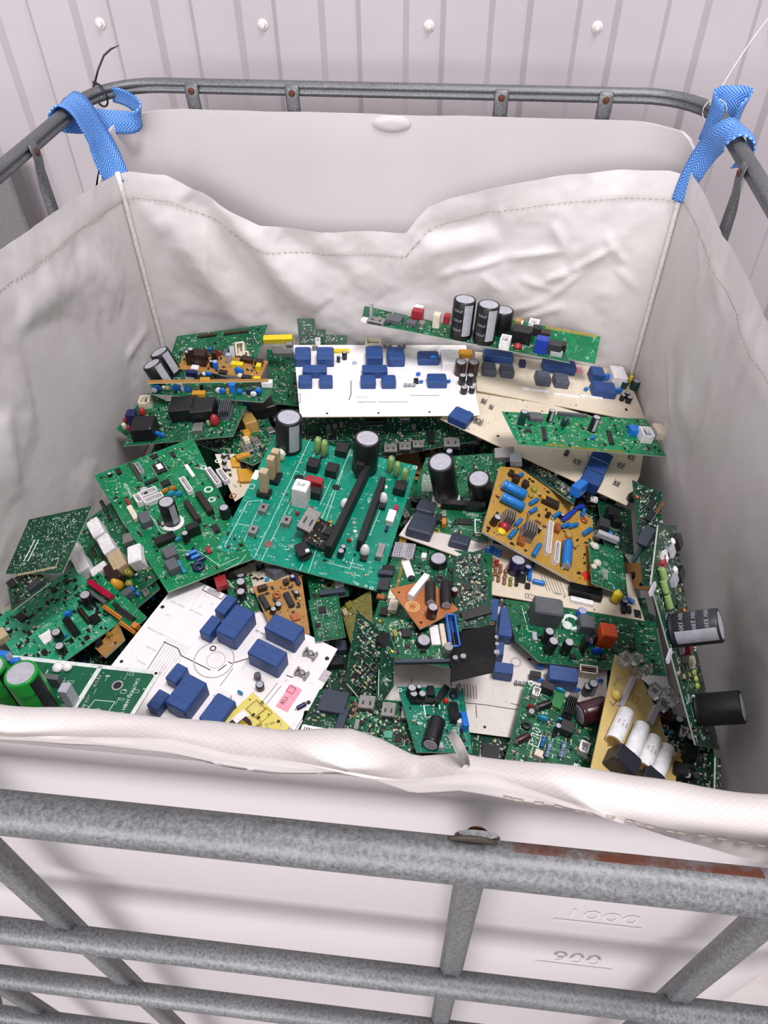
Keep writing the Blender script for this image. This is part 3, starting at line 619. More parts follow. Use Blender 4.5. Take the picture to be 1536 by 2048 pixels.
def make_board(B):
    rng = random.Random(B['r'] * 7 + 3); n = Vector(B['n']).normalized(); u = Vector(B['u']); u = (u - n * u.dot(n)).normalized(); v = n.cross(u); p = B['p']
    e = empty('circuit_board', label=B['l'], category='circuit board', group='buried circuit boards' if B.get('f') else 'circuit boards piled in the bag')
    e.matrix_world = Matrix(((u.x, v.x, n.x, p[0]), (u.y, v.y, n.y, p[1]), (u.z, v.z, n.z, p[2]), (0, 0, 0, 1)))
    poly = [(x / 1000, y / 1000) for x, y in B['o']]; th = B['t'] / 1000; bm = BM.get(B['m'], B['m'])
    m = MB(); m.prism(poly, -th, 0, 0)
    edge = 'cream' if bm == 'pcbtanyellow' else 'solder' if bm.startswith('pcb') and bm in ('pcb', 'pcbdark', 'pcbbright', 'pcbteal', 'pcbteald', 'pcbmint', 'pcbdeep') else ('beige' if 'black' not in bm else 'dkgrey')
    m.m = [0 if (i >= len(m.f) - 2) else 1 for i in range(len(m.f))]
    put('board_plate', m, [bm, edge], e)
    td = Vector((CAM['C'][0] - p[0], CAM['C'][1] - p[1], CAM['C'][2] - p[2])); toward = math.atan2(td.dot(v), td.dot(u))
    foot = []
    for cdef in B['c']:
        kind = cdef[0]
        if kind == 'ln':
            _, pts, wd, o = cdef; pm = MB(); wd = wd / 1000
            for (x1, y1), (x2, y2) in zip(pts, pts[1:]):
                L = math.hypot(x2 - x1, y2 - y1) / 1000; pm.slab(L + wd * .8, wd, .00012, .0001, (x1 + x2) / 2000, (y1 + y2) / 2000, ang=math.atan2(y2 - y1, x2 - x1))
            put('printed_line', pm, o.get('c', 'ink'), e); continue
        _, x, y, l, w_, h, o = cdef; x, y, l, w_, h = x / 1000, y / 1000, l / 1000, w_ / 1000, h / 1000
        a = math.radians(o.get('a', 0)); tw = toward - a
        parts = build(kind, l, w_, h, o, tw); mw = Matrix.Translation((x, y, 0)) @ Matrix.Rotation(a, 4, 'Z')
        po = put(o.get('nm', PART[kind]), parts[0][1], parts[0][2], e, mw)
        small = max(l, w_, h) < .0075
        if not (small and B.get('f')):
            for nm, sm, mt in parts[1:]: put(nm, sm, mt, po)
        if kind not in ('tx', 'fr'): foot.append((x, y, max(l, w_) * .5))
    dens = B['s']
    green = bm in ('pcb', 'pcbdark', 'pcbbright', 'pcbteal', 'pcbteald', 'pcbmint', 'pcbdeep')
    if dens:
        sm = MB()
        for (x, y) in scatter(rng, poly, dens):
            if any(abs(x - fx) < fr * .8 and abs(y - fy) < fr * .8 for fx, fy, fr in foot): continue
            q = rng.random(); ang = rng.choice((0, math.pi / 2))
            if q < .45: sm.slab(.0022, .0012, .0009, 0, x, y, rng.choice((0, 1, 1, 3, 2)), ang)
            elif q < .6: sm.slab(.003, .0016, .0014, 0, x, y, rng.choice((0, 2, 1)), ang)
            elif q < .75: sm.lathe([(.0016, 0), (.0016, .003), (.001, .0033)], 8, rng.choice((0, 1)), x, y)
            elif q < .88:
                sm.slab(.005, .0035, .0014, .0002, x, y, 0, ang)
                for i in range(4):
                    for s2 in (-1, 1):
                        dx, dy = (-.0018 + i * .0012), s2 * .0022
                        sm.slab(.0005, .001, .0004, 0, x + (dx if ang == 0 else dy), y + (dy if ang == 0 else dx), 1, ang)
            else: sm.slab(.004, .0018, .002, 0, x, y, 2 if rng.random() < .6 else 0, ang)
        put('surface_parts', sm, ['black', 'solder', 'tanplas' if not green else 'beige', 'dkgrey'], e, kind='stuff')
    if B['d']:
        sm = MB()
        for (x, y) in scatter(rng, poly, B['d']): sm.lathe([(rng.uniform(.0005, .0011), 0), (.0004, .0007)], 7, 0, x, y)
        put('solder_points', sm, ['solder'], e, kind='stuff')
    nk = B['k']
    if green and not B.get('f'):
        xs_ = [q[0] for q in poly]; ys_ = [q[1] for q in poly]; nk = max(nk, int((max(xs_) - min(xs_)) * (max(ys_) - min(ys_)) * 4200))
    if nk:
        sm = MB()
        for (x, y) in scatter(rng, poly, nk):
            ang = rng.choice((0, math.pi / 2)); q = rng.random()
            if q < .4:
                for i in range(rng.randint(2, 4)): sm.slab(.0008, .0014, .0001, .0001, x + (i * .0013 if ang == 0 else 0), y + (0 if ang == 0 else i * .0013), 0, ang)
            elif q < .7:
                L, W = rng.uniform(.003, .007), rng.uniform(.002, .004)
                for s2 in (-1, 1): sm.slab(L, .0003, .0001, .0001, x, y + s2 * W / 2); sm.slab(.0003, W, .0001, .0001, x + s2 * L / 2, y)
            else: sm.slab(rng.uniform(.004, .012), .0003, .0001, .0001, x, y, 0, ang)
        put('printed_markings', sm, ['silk' if green or 'black' in bm else 'dust'], e, kind='stuff')
    return e
BOARDS = [
{'l':'buried board showing beside the beige board with four white cylinder capacitors','m':'pcb','p':[0.3499,-0.206,0.65],'u':[0.7024,0.7107,0.0403],'n':[-0.0341,-0.0229,0.9992],'o':[[-41.9,-34.8],[43.9,-34.5],[43.5,36.2],[-42.3,36.2]],'c':[('dc',24.3,9.4,6.6,8.1,8.6,{'c':'blue'}),('bx',11.0,23.5,11.2,10.3,9.8,{'c':'black'}),('ec',6.1,-26.8,9.7,6.1,14.9,{'c':'slate'}),('ec',-22.6,17.6,11.7,7.8,7.4,{'c':'brown'}),('ec',-33.2,16.2,13.9,6.8,16.4,{'c':'steel'}),('ec',26.6,7.9,14.8,9.5,15.8,{'c':'slate'}),('ec',-12.9,-7.2,14.4,6.6,9.4,{'c':'brown'}),('us',8.1,-27.4,14.2,5.0,9.5,{}),('bx',-0.4,-9.7,11.9,5.8,8.6,{'c':'black'})],'s':85,'k':14,'d':20,'r':100,'t':1.6,'f':1},
{'l':'buried board showing beside the cluster of black parts on a dark board','m':'pcbdark','p':[0.3482,-0.2207,0.6605],'u':[-0.9158,0.3894,0.0983],'n':[0.1044,-0.0054,0.9945],'o':[[-60.1,-33.4],[57.9,-32.5],[61.8,31.6],[-55.7,31.6]],'c':[('bx',1.1,11.2,7.9,9.4,13.7,{'c':'black'}),('ec',-8.6,24.5,11.3,7.8,8.4,{'c':'black'}),('dc',0.7,0.1,13.6,7.2,7.4,{'c':'blue'}),('us',27.9,9.5,6.1,8.3,10.6,{}),('cn',-19.3,-1.5,13.5,11.3,14.0,{'c':'dkgrey'}),('bx',15.8,3.6,9.7,11.9,8.3,{'c':'dkgrey'}),('us',-1.0,15.7,11.1,8.5,7.8,{}),('ic',24.8,16.3,13.3,7.2,13.5,{'c':'slate'}),('dc',47.5,22.9,7.4,10.9,4.2,{'c':'blue'})],'s':85,'k':14,'d':20,'r':102,'t':1.6,'f':1},
{'l':'buried board showing beside the green power board with a black capacitor','m':'pcb','p':[0.1378,-0.3114,0.65],'u':[0.9999,-0.0029,0.0109],'n':[-0.0106,0.0995,0.995],'o':[[-37.5,-34.3],[37.6,-34.3],[37.5,36.5],[-38.2,36.5]],'c':[('us',6.9,-19.4,12.8,8.7,9.5,{}),('us',-0.5,-0.2,9.0,11.6,14.1,{}),('ic',5.5,14.6,10.1,8.2,8.3,{'c':'dkgrey'}),('bx',-0.6,-11.1,6.0,9.5,14.6,{'c':'black'}),('cn',-12.7,16.9,9.3,8.7,10.6,{'c':'black'}),('ec',26.1,16.9,10.1,9.8,12.1,{'c':'dkgrey'}),('bx',-12.7,7.1,10.2,11.2,13.7,{'c':'black'}),('ic',-29.1,-20.2,10.1,7.3,8.2,{'c':'steel'}),('us',-28.6,-7.6,12.0,9.1,5.7,{})],'s':85,'k':14,'d':20,'r':103,'t':1.6,'f':1},
{'l':'buried board showing beside the tan plastic scrap','m':'pcbdark','p':[-0.3401,-0.2134,0.65],'u':[0.8603,0.503,0.0823],'n':[-0.1056,0.018,0.9942],'o':[[-42.5,-38.8],[50.1,-38.1],[43.6,40.6],[-49.7,40.6]],'c':[('us',6.6,12.9,11.9,15.1,11.9,{}),('ec',-9.4,23.2,15.2,8.5,11.1,{'c':'dkgrey'}),('bx',24.5,13.3,11.4,13.3,8.8,{'c':'dkgrey'}),('dc',-25.9,-0.5,14.8,11.7,6.5,{'c':'blue'}),('bx',-5.1,3.5,6.8,9.2,11.6,{'c':'brown'}),('ic',-34.5,28.9,12.5,16.2,13.0,{'c':'navy'}),('bx',1.7,-22.9,7.9,12.5,12.8,{'c':'navy'}),('us',27.3,32.3,14.6,9.0,10.0,{}),('ec',25.3,-26.2,6.9,5.9,8.0,{'c':'black'})],'s':85,'k':14,'d':20,'r':104,'t':1.6,'f':1},
{'l':'buried board showing beside the cream board','m':'pcbdark','p':[-0.1504,-0.0356,0.65],'u':[-0.9394,0.3371,0.0617],'n':[0.0533,-0.0339,0.998],'o':[[-38.1,-31.9],[36.0,-31.6],[38.7,30.7],[-35.4,30.7]],'c':[('bx',-10.4,4.4,11.8,12.0,15.6,{'c':'black'}),('us',11.3,-17.9,15.7,9.2,15.7,{}),('dc',7.1,-12.4,9.9,12.1,5.6,{'c':'blue'}),('cn',29.2,14.9,12.1,12.6,7.7,{'c':'navy'}),('dc',-28.5,-8.5,14.2,6.5,4.5,{'c':'blue'}),('bx',5.4,-13.6,13.4,9.5,14.2,{'c':'black'}),('cn',2.7,-6.3,9.6,14.6,13.0,{'c':'black'}),('us',14.3,-21.3,13.6,8.6,13.2,{}),('ic',-8.8,-13.8,18.3,12.7,14.3,{'c':'slate'})],'s':85,'k':14,'d':20,'r':105,'t':1.6,'f':1},
{'l':'buried board showing beside the small dark green card tilted','m':'pcbdark','p':[0.3503,0.1578,0.65],'u':[-0.8264,0.5628,0.0166],'n':[0.0556,0.0522,0.9971],'o':[[-44.5,-41.9],[47.0,-41.8],[45.7,40.2],[-45.1,40.2]],'c':[('dc',2.0,5.4,10.4,7.8,4.4,{'c':'blue'}),('ec',-32.8,-21.3,8.4,13.4,9.4,{'c':'brown'}),('ic',-10.2,-5.5,17.9,16.6,9.0,{'c':'slate'}),('us',-1.7,-21.0,9.9,14.0,8.6,{}),('ic',-24.4,-16.9,17.0,18.3,11.2,{'c':'black'}),('cn',-0.1,-31.5,12.3,20.9,11.4,{'c':'navy'}),('ec',-2.6,22.2,9.2,11.6,7.7,{'c':'navy'}),('bx',-18.4,31.6,10.0,9.3,7.2,{'c':'black'}),('us',9.1,26.3,12.0,12.6,9.4,{})],'s':85,'k':14,'d':20,'r':106,'t':1.6,'f':1},
{'l':'buried board showing beside the green board crowded with metal cans','m':'pcbdark','p':[-0.1723,0.2929,0.65],'u':[-0.7957,0.5993,0.0879],'n':[0.0764,-0.0447,0.9961],'o':[[-37.1,-28.9],[35.4,-28.5],[37.9,28.1],[-34.5,28.1]],'c':[('us',-25.7,4.6,24.8,8.1,6.6,{}),('bx',10.4,-15.2,19.1,18.3,11.4,{'c':'dkgrey'}),('ec',26.4,9.6,20.2,11.5,15.8,{'c':'black'}),('bx',11.4,6.3,16.7,8.7,8.6,{'c':'slate'}),('bx',-2.3,6.1,24.8,10.0,13.3,{'c':'navy'}),('bx',-5.1,1.1,24.5,16.0,6.8,{'c':'black'}),('ec',7.0,15.9,16.6,11.0,9.7,{'c':'slate'}),('us',4.4,-5.9,12.7,8.2,14.0,{}),('ec',-1.7,14.5,15.7,8.3,11.0,{'c':'brown'})],'s':85,'k':14,'d':20,'r':107,'t':1.6,'f':1},
{'l':'buried board showing beside the thin tan board','m':'pcbdark','p':[-0.3311,0.3303,0.65],'u':[-0.1054,0.9942,0.0223],'n':[0.0634,-0.0157,0.9979],'o':[[-41.5,-34.8],[49.6,-34.7],[43.4,34.6],[-47.3,34.6]],'c':[('us',20.5,25.9,19.1,7.9,12.9,{}),('ic',14.4,16.4,31.8,8.0,13.6,{'c':'slate'}),('ic',19.2,3.1,27.4,14.3,11.7,{'c':'slate'}),('cn',-25.7,10.4,31.9,13.7,12.9,{'c':'dkgrey'}),('dc',-29.0,16.9,10.7,7.8,5.9,{'c':'blue'}),('ic',-17.0,9.7,14.4,12.1,13.3,{'c':'black'}),('ec',-31.2,-25.0,19.5,11.1,8.4,{'c':'steel'}),('ec',-34.2,1.5,13.6,10.2,5.8,{'c':'steel'}),('bx',11.4,-18.7,19.6,12.8,12.3,{'c':'black'})],'s':85,'k':14,'d':20,'r':108,'t':1.6,'f':1},
{'l':'buried board showing beside the cream board printed with black lines','m':'pcbdark','p':[0.2127,-0.0725,0.65],'u':[0.9168,0.3962,-0.0496],'n':[0.0426,0.0264,0.9987],'o':[[-44.9,-37.7],[42.7,-38.2],[45.9,39.9],[-41.8,39.9]],'c':[('bx',-2.5,-3.1,7.9,11.9,7.0,{'c':'slate'}),('bx',33.6,6.9,8.9,13.6,12.0,{'c':'black'}),('dc',32.8,-28.3,9.2,10.4,5.6,{'c':'blue'}),('cn',-2.9,-17.6,9.4,10.8,8.9,{'c':'brown'}),('cn',20.1,-7.4,10.0,14.4,13.5,{'c':'brown'}),('ic',-30.3,0.7,8.8,13.3,10.2,{'c':'black'}),('cn',-28.3,-5.4,14.6,13.7,7.4,{'c':'brown'}),('bx',18.2,-0.5,16.5,11.6,13.1,{'c':'slate'}),('dc',12.6,-23.8,12.5,6.8,5.9,{'c':'blue'})],'s':85,'k':14,'d':20,'r':109,'t':1.6,'f':1},
{'l':'buried board showing beside the dark green board carrying two large black capacitors','m':'pcbdark','p':[0.1532,0.2499,0.65],'u':[0.9787,0.2028,0.0315],'n':[-0.0301,-0.0099,0.9995],'o':[[-43.9,-27.4],[46.0,-27.2],[43.9,28.1],[-45.9,28.1]],'c':[('us',11.2,3.5,18.6,21.2,13.0,{}),('dc',-19.2,-0.3,19.3,9.4,6.4,{'c':'blue'}),('ec',6.9,21.1,13.7,8.2,8.6,{'c':'steel'}),('ec',8.1,-13.6,12.3,7.6,13.6,{'c':'dkgrey'}),('bx',17.3,-19.0,10.1,16.2,6.3,{'c':'black'}),('ec',25.0,6.9,19.3,12.1,13.7,{'c':'brown'}),('ec',-28.1,-13.2,9.8,9.6,9.4,{'c':'brown'}),('us',-28.7,11.8,12.5,20.1,7.5,{}),('cn',32.7,6.0,9.9,11.4,6.3,{'c':'black'})],'s':85,'k':14,'d':20,'r':111,'t':1.6,'f':1},
{'l':'buried board showing beside the narrow green strip board with a red display','m':'pcbdark','p':[-0.2706,-0.1146,0.65],'u':[0.3888,0.9213,0.0087],'n':[0.1113,-0.0564,0.9922],'o':[[-41.1,-29.6],[47.3,-29.5],[43.0,29.9],[-44.7,29.9]],'c':[('ec',5.4,22.4,16.7,6.7,6.2,{'c':'black'}),('bx',18.6,-17.2,14.3,6.6,6.3,{'c':'black'}),('dc',-4.6,0.5,9.3,7.8,8.6,{'c':'blue'}),('ic',-17.9,9.4,14.8,10.4,10.9,{'c':'black'}),('ic',10.7,20.5,13.2,8.4,12.4,{'c':'steel'}),('ic',31.1,23.4,16.5,11.0,13.5,{'c':'navy'}),('dc',-3.2,11.5,13.2,6.3,6.8,{'c':'blue'}),('bx',23.9,-5.7,8.9,9.0,11.6,{'c':'steel'}),('bx',5.5,3.5,7.9,6.9,9.9,{'c':'black'})],'s':85,'k':14,'d':20,'r':112,'t':1.6,'f':1},
{'l':'buried board showing beside the dark board heaped with black parts','m':'pcbdark','p':[0.348,0.1272,0.6576],'u':[0.0479,0.9988,0.0133],'n':[0.0336,-0.0149,0.9993],'o':[[-36.1,-26.8],[39.5,-26.8],[37.6,26.9],[-37.7,26.9]],'c':[('ic',-13.5,-20.4,16.6,10.8,7.7,{'c':'dkgrey'}),('cn',5.9,16.2,13.8,7.2,5.9,{'c':'navy'}),('bx',-7.4,-16.1,11.5,12.3,10.1,{'c':'brown'}),('bx',10.5,-20.3,12.9,11.7,11.2,{'c':'steel'}),('us',5.5,1.6,12.8,6.6,11.9,{}),('ic',-27.1,9.3,20.3,12.7,12.3,{'c':'black'}),('ic',28.1,7.8,13.3,12.1,7.9,{'c':'dkgrey'}),('ic',-11.8,16.3,18.7,12.9,9.9,{'c':'black'}),('ic',9.6,19.1,25.9,7.7,6.2,{'c':'dkgrey'})],'s':85,'k':14,'d':20,'r':113,'t':1.6,'f':1},
{'l':'buried board showing beside the dark green high voltage board with tall green capacitors','m':'pcbdark','p':[-0.3397,-0.3184,0.65],'u':[-0.4733,0.8783,-0.0674],'n':[-0.1128,0.0155,0.9935],'o':[[-42.6,-27.8],[39.9,-28.2],[45.5,27.8],[-37.6,27.8]],'c':[('bx',1.4,8.2,17.4,6.5,4.7,{'c':'slate'}),('dc',-14.2,-0.4,14.1,6.2,4.3,{'c':'blue'}),('ic',-20.6,2.2,15.8,6.1,5.4,{'c':'dkgrey'}),('dc',-2.3,15.3,8.4,8.7,6.6,{'c':'blue'}),('cn',29.7,-17.4,9.2,5.2,11.8,{'c':'dkgrey'}),('bx',24.4,3.4,16.3,7.7,6.0,{'c':'dkgrey'}),('bx',15.0,-10.9,17.1,9.7,7.2,{'c':'dkgrey'}),('cn',15.1,-4.2,12.1,5.0,5.1,{'c':'black'}),('dc',31.9,12.8,9.8,7.9,3.5,{'c':'blue'})],'s':85,'k':14,'d':20,'r':114,'t':1.6,'f':1},
{'l':'buried board showing beside the white board with relays shaded to slate','m':'pcb','p':[0.0742,0.0904,0.65],'u':[-0.4813,0.8732,0.0772],'n':[-0.0343,-0.1067,0.9937],'o':[[-50.1,-29.4],[47.3,-28.9],[52.7,28.9],[-45.2,28.9]],'c':[('bx',-11.1,-19.9,10.8,12.6,7.6,{'c':'steel'}),('us',-29.7,6.9,16.3,9.8,9.5,{}),('bx',-0.9,14.7,12.3,10.5,16.7,{'c':'slate'}),('ec',12.3,-14.9,11.5,12.7,12.2,{'c':'black'}),('us',-12.3,16.4,15.6,9.9,16.8,{}),('ec',11.0,-11.5,16.1,8.3,11.5,{'c':'brown'}),('dc',16.1,-18.7,10.1,11.8,9.1,{'c':'blue'}),('ec',-27.7,23.0,10.4,11.1,14.6,{'c':'dkgrey'}),('ec',12.2,16.4,16.6,10.0,9.6,{'c':'dkgrey'})],'s':85,'k':14,'d':20,'r':115,'t':1.6,'f':1},
{'l':'buried board showing beside the thin green board with a row of blue disc','m':'pcbdark','p':[-0.3363,0.36,0.6567],'u':[0.2904,0.9521,-0.096],'n':[0.0994,0.0698,0.9926],'o':[[-54.8,-33.1],[56.2,-34.0],[57.6,33.9],[-52.8,33.9]],'c':[('bx',-3.4,10.4,28.1,13.6,5.5,{'c':'slate'}),('cn',-38.6,-25.7,15.4,9.7,14.1,{'c':'brown'}),('bx',-1.8,-11.1,13.0,16.2,13.0,{'c':'steel'}),('dc',-1.7,6.7,18.6,15.3,9.8,{'c':'blue'}),('dc',-40.5,21.1,11.7,7.9,7.3,{'c':'blue'}),('bx',-34.2,-6.6,15.1,12.0,5.7,{'c':'black'}),('bx',-16.1,12.7,19.1,16.0,6.5,{'c':'slate'}),('bx',17.6,-15.1,29.0,9.7,15.0,{'c':'dkgrey'}),('us',-2.3,14.7,24.6,16.8,8.1,{})],'s':85,'k':14,'d':20,'r':117,'t':1.6,'f':1},
{'l':'buried board showing beside the green board with an orange relay','m':'pcbdark','p':[0.3509,-0.088,0.65],'u':[-0.824,0.5631,-0.0617],'n':[-0.0456,0.0426,0.9981],'o':[[-54.9,-34.0],[61.7,-34.6],[58.3,33.1],[-58.2,33.1]],'c':[('us',31.3,12.0,8.6,9.7,7.7,{}),('cn',37.0,-25.2,12.1,14.7,8.7,{'c':'black'}),('cn',21.1,-4.3,8.2,9.5,5.3,{'c':'black'}),('us',19.5,23.5,6.7,11.5,14.4,{}),('bx',38.1,11.5,11.5,10.1,14.7,{'c':'navy'}),('bx',10.3,13.2,9.1,11.7,13.7,{'c':'dkgrey'}),('ec',11.4,1.4,10.6,9.3,14.5,{'c':'black'}),('cn',-23.2,-11.6,11.2,13.7,9.7,{'c':'black'}),('bx',16.6,4.4,7.5,9.7,6.9,{'c':'dkgrey'})],'s':85,'k':14,'d':20,'r':118,'t':1.6,'f':1},
{'l':'buried board showing beside the small green board','m':'pcbdark','p':[-0.258,0.3152,0.6601],'u':[-0.9664,0.2556,-0.0269],'n':[-0.013,0.0561,0.9983],'o':[[-54.5,-38.9],[61.3,-39.2],[55.7,37.5],[-59.5,37.5]],'c':[('bx',34.2,10.4,10.7,16.0,9.8,{'c':'slate'}),('dc',-17.2,-5.3,14.6,7.8,10.0,{'c':'blue'}),('bx',-22.2,-13.5,18.2,11.0,8.9,{'c':'slate'}),('bx',-36.0,-10.1,11.1,14.3,7.3,{'c':'navy'}),('cn',-35.2,-11.3,21.9,14.1,11.9,{'c':'slate'}),('dc',17.3,25.7,11.8,9.7,6.6,{'c':'blue'}),('ic',30.4,-0.6,17.4,11.0,10.2,{'c':'slate'}),('us',-6.1,-19.3,15.8,15.5,6.6,{}),('cn',-13.8,-29.0,15.2,17.9,11.0,{'c':'black'})],'s':85,'k':14,'d':20,'r':119,'t':1.6,'f':1},
{'l':'buried board showing beside the green board with hot glue lumps overlapping the corner','m':'pcbdark','p':[0.3478,0.0511,0.6592],'u':[-0.8346,0.55,0.03],'n':[-0.0141,-0.0757,0.997],'o':[[-44.4,-35.1],[42.6,-34.9],[46.0,34.0],[-41.4,34.0]],'c':[('ec',-29.7,-6.4,11.6,12.5,15.9,{'c':'steel'}),('bx',-28.6,26.4,13.2,7.6,11.1,{'c':'navy'}),('ec',-16.1,-0.5,11.2,10.5,12.1,{'c':'navy'}),('cn',-23.1,-7.1,14.4,14.0,8.1,{'c':'steel'}),('ic',21.1,8.3,15.2,9.6,11.0,{'c':'steel'}),('cn',24.3,-18.4,12.4,16.6,10.4,{'c':'steel'}),('us',-18.1,-15.2,14.5,16.5,6.6,{}),('us',-3.1,-2.4,15.4,15.5,7.3,{}),('ec',15.0,9.3,17.4,11.9,14.5,{'c':'black'})],'s':85,'k':14,'d':20,'r':121,'t':1.6,'f':1},
{'l':'buried board showing beside the green board with two leaning capacitors','m':'pcbdark','p':[0.3276,0.3692,0.65],'u':[-0.6136,0.7793,-0.1268],'n':[-0.0572,0.1163,0.9916],'o':[[-40.8,-38.1],[57.1,-39.3],[43.1,37.6],[-54.2,37.6]],'c':[('us',1.6,9.7,22.9,12.4,7.2,{}),('us',0.5,-0.9,25.0,12.3,12.3,{}),('bx',-13.2,-0.4,14.1,14.7,7.5,{'c':'dkgrey'}),('bx',-21.9,9.9,21.0,14.8,13.4,{'c':'slate'}),('ec',-18.9,-5.6,13.4,7.1,6.2,{'c':'black'}),('ec',-17.2,-13.3,20.7,10.3,7.4,{'c':'dkgrey'}),('ic',-30.4,3.3,12.5,14.3,7.6,{'c':'black'}),('bx',10.0,21.7,18.1,17.0,10.2,{'c':'brown'}),('ec',-18.8,-10.9,9.5,15.1,9.0,{'c':'black'})],'s':85,'k':14,'d':20,'r':122,'t':1.6,'f':1},
{'l':'buried board showing beside the large cream relay board half buried','m':'pcbdark','p':[0.2129,0.2375,0.6585],'u':[0.8977,0.4287,0.1021],'n':[-0.0657,-0.099,0.9929],'o':[[-46.7,-31.8],[55.4,-31.0],[47.1,32.4],[-54.8,32.4]],'c':[('ec',-39.0,-10.1,18.2,14.7,13.0,{'c':'steel'}),('bx',8.2,14.5,10.4,13.3,13.7,{'c':'black'}),('bx',31.7,11.7,20.3,15.5,6.7,{'c':'navy'}),('cn',26.3,-13.7,17.4,12.9,12.9,{'c':'dkgrey'}),('ec',3.3,-21.2,16.7,8.9,6.7,{'c':'brown'}),('us',-25.7,-19.8,11.7,17.3,8.6,{}),('bx',28.5,9.8,14.1,13.8,10.3,{'c':'slate'}),('bx',-13.5,-12.5,20.3,16.7,7.6,{'c':'navy'}),('dc',30.2,-10.9,19.4,7.3,8.9,{'c':'blue'})],'s':85,'k':14,'d':20,'r':124,'t':1.6,'f':1},
{'l':'buried board showing beside the green board with black transformers','m':'pcb','p':[-0.3399,0.174,0.65],'u':[-0.0661,0.9976,-0.022],'n':[0.0651,0.0263,0.9975],'o':[[-42.5,-36.9],[49.7,-37.1],[44.6,36.9],[-47.0,36.9]],'c':[('bx',-24.7,26.2,13.1,6.8,11.0,{'c':'black'}),('us',-33.7,-9.4,18.9,11.0,8.2,{}),('bx',-8.8,-5.4,25.7,9.0,14.0,{'c':'black'}),('dc',-21.7,16.8,12.4,6.8,5.7,{'c':'blue'}),('ic',7.8,-24.3,14.7,13.1,13.5,{'c':'dkgrey'}),('ic',25.2,25.8,13.5,14.1,7.2,{'c':'dkgrey'}),('ic',32.2,22.9,16.8,8.5,9.7,{'c':'black'}),('dc',-18.3,8.5,18.2,10.8,7.9,{'c':'blue'}),('ec',36.2,-22.2,19.8,15.1,13.5,{'c':'black'})],'s':85,'k':14,'d':20,'r':125,'t':1.6,'f':1},
{'l':'buried board showing beside the green board with two black capacitors','m':'pcbdark','p':[-0.1753,-0.0768,0.6552],'u':[-0.0824,0.9949,0.0577],'n':[0.0466,-0.054,0.9975],'o':[[-36.2,-29.6],[40.9,-29.2],[37.9,29.3],[-38.9,29.3]],'c':[('bx',27.1,1.3,19.9,7.1,12.2,{'c':'dkgrey'}),('us',0.6,-2.1,11.9,7.6,9.2,{}),('us',24.1,13.3,10.0,7.5,7.9,{}),('cn',23.8,-16.1,11.7,11.7,14.9,{'c':'slate'}),('bx',-0.9,-7.0,16.4,10.8,9.8,{'c':'steel'}),('ec',-5.3,-3.9,14.9,11.3,12.0,{'c':'steel'}),('ec',29.7,-1.8,11.4,6.3,6.7,{'c':'steel'}),('us',12.2,3.0,19.8,6.7,16.2,{}),('bx',-6.7,22.1,10.3,11.5,12.8,{'c':'dkgrey'})],'s':85,'k':14,'d':20,'r':126,'t':1.6,'f':1},
{'l':'buried board showing beside the olive board with a curved edge','m':'pcbdark','p':[0.0025,-0.1441,0.65],'u':[0.5765,0.8169,0.0178],'n':[0.0733,-0.0734,0.9946],'o':[[-43.1,-25.1],[48.1,-25.0],[44.9,25.5],[-45.8,25.5]],'c':[('dc',2.8,11.3,14.0,7.4,7.8,{'c':'blue'}),('ic',-27.0,2.2,16.7,12.2,9.2,{'c':'black'}),('ec',-3.0,-10.3,15.1,10.5,6.9,{'c':'black'}),('ic',36.6,-17.7,11.8,6.6,11.5,{'c':'steel'}),('us',-10.7,5.2,7.2,7.9,15.0,{}),('ic',16.6,17.3,17.2,8.2,7.8,{'c':'black'}),('ec',22.8,15.1,13.3,11.9,13.7,{'c':'black'}),('bx',2.5,-9.5,12.1,10.1,18.2,{'c':'navy'}),('ic',-15.9,-8.5,12.1,7.0,14.7,{'c':'dkgrey'})],'s':85,'k':14,'d':20,'r':127,'t':1.6,'f':1},
{'l':'buried board showing beside the small green card with two black slot connectors','m':'pcbdark','p':[0.0044,-0.0926,0.6566],'u':[0.9834,0.1705,-0.0619],'n':[0.0504,0.0709,0.9962],'o':[[-59.1,-37.8],[55.7,-38.4],[60.1,40.3],[-55.4,40.3]],'c':[('bx',-22.4,-1.9,12.9,11.8,9.8,{'c':'steel'}),('cn',44.2,-0.9,15.1,11.5,7.7,{'c':'steel'}),('ic',-44.6,6.8,7.8,12.8,10.9,{'c':'black'}),('us',46.3,24.7,7.2,11.5,8.8,{}),('cn',39.4,24.7,15.8,10.1,11.0,{'c':'navy'}),('ec',3.6,21.2,10.4,10.0,8.2,{'c':'navy'}),('bx',-7.2,14.0,15.9,15.5,6.8,{'c':'steel'}),('ic',-13.5,22.0,8.1,8.3,11.5,{'c':'dkgrey'}),('us',-42.0,22.3,10.5,15.6,8.2,{})],'s':85,'k':14,'d':20,'r':131,'t':1.6,'f':1},
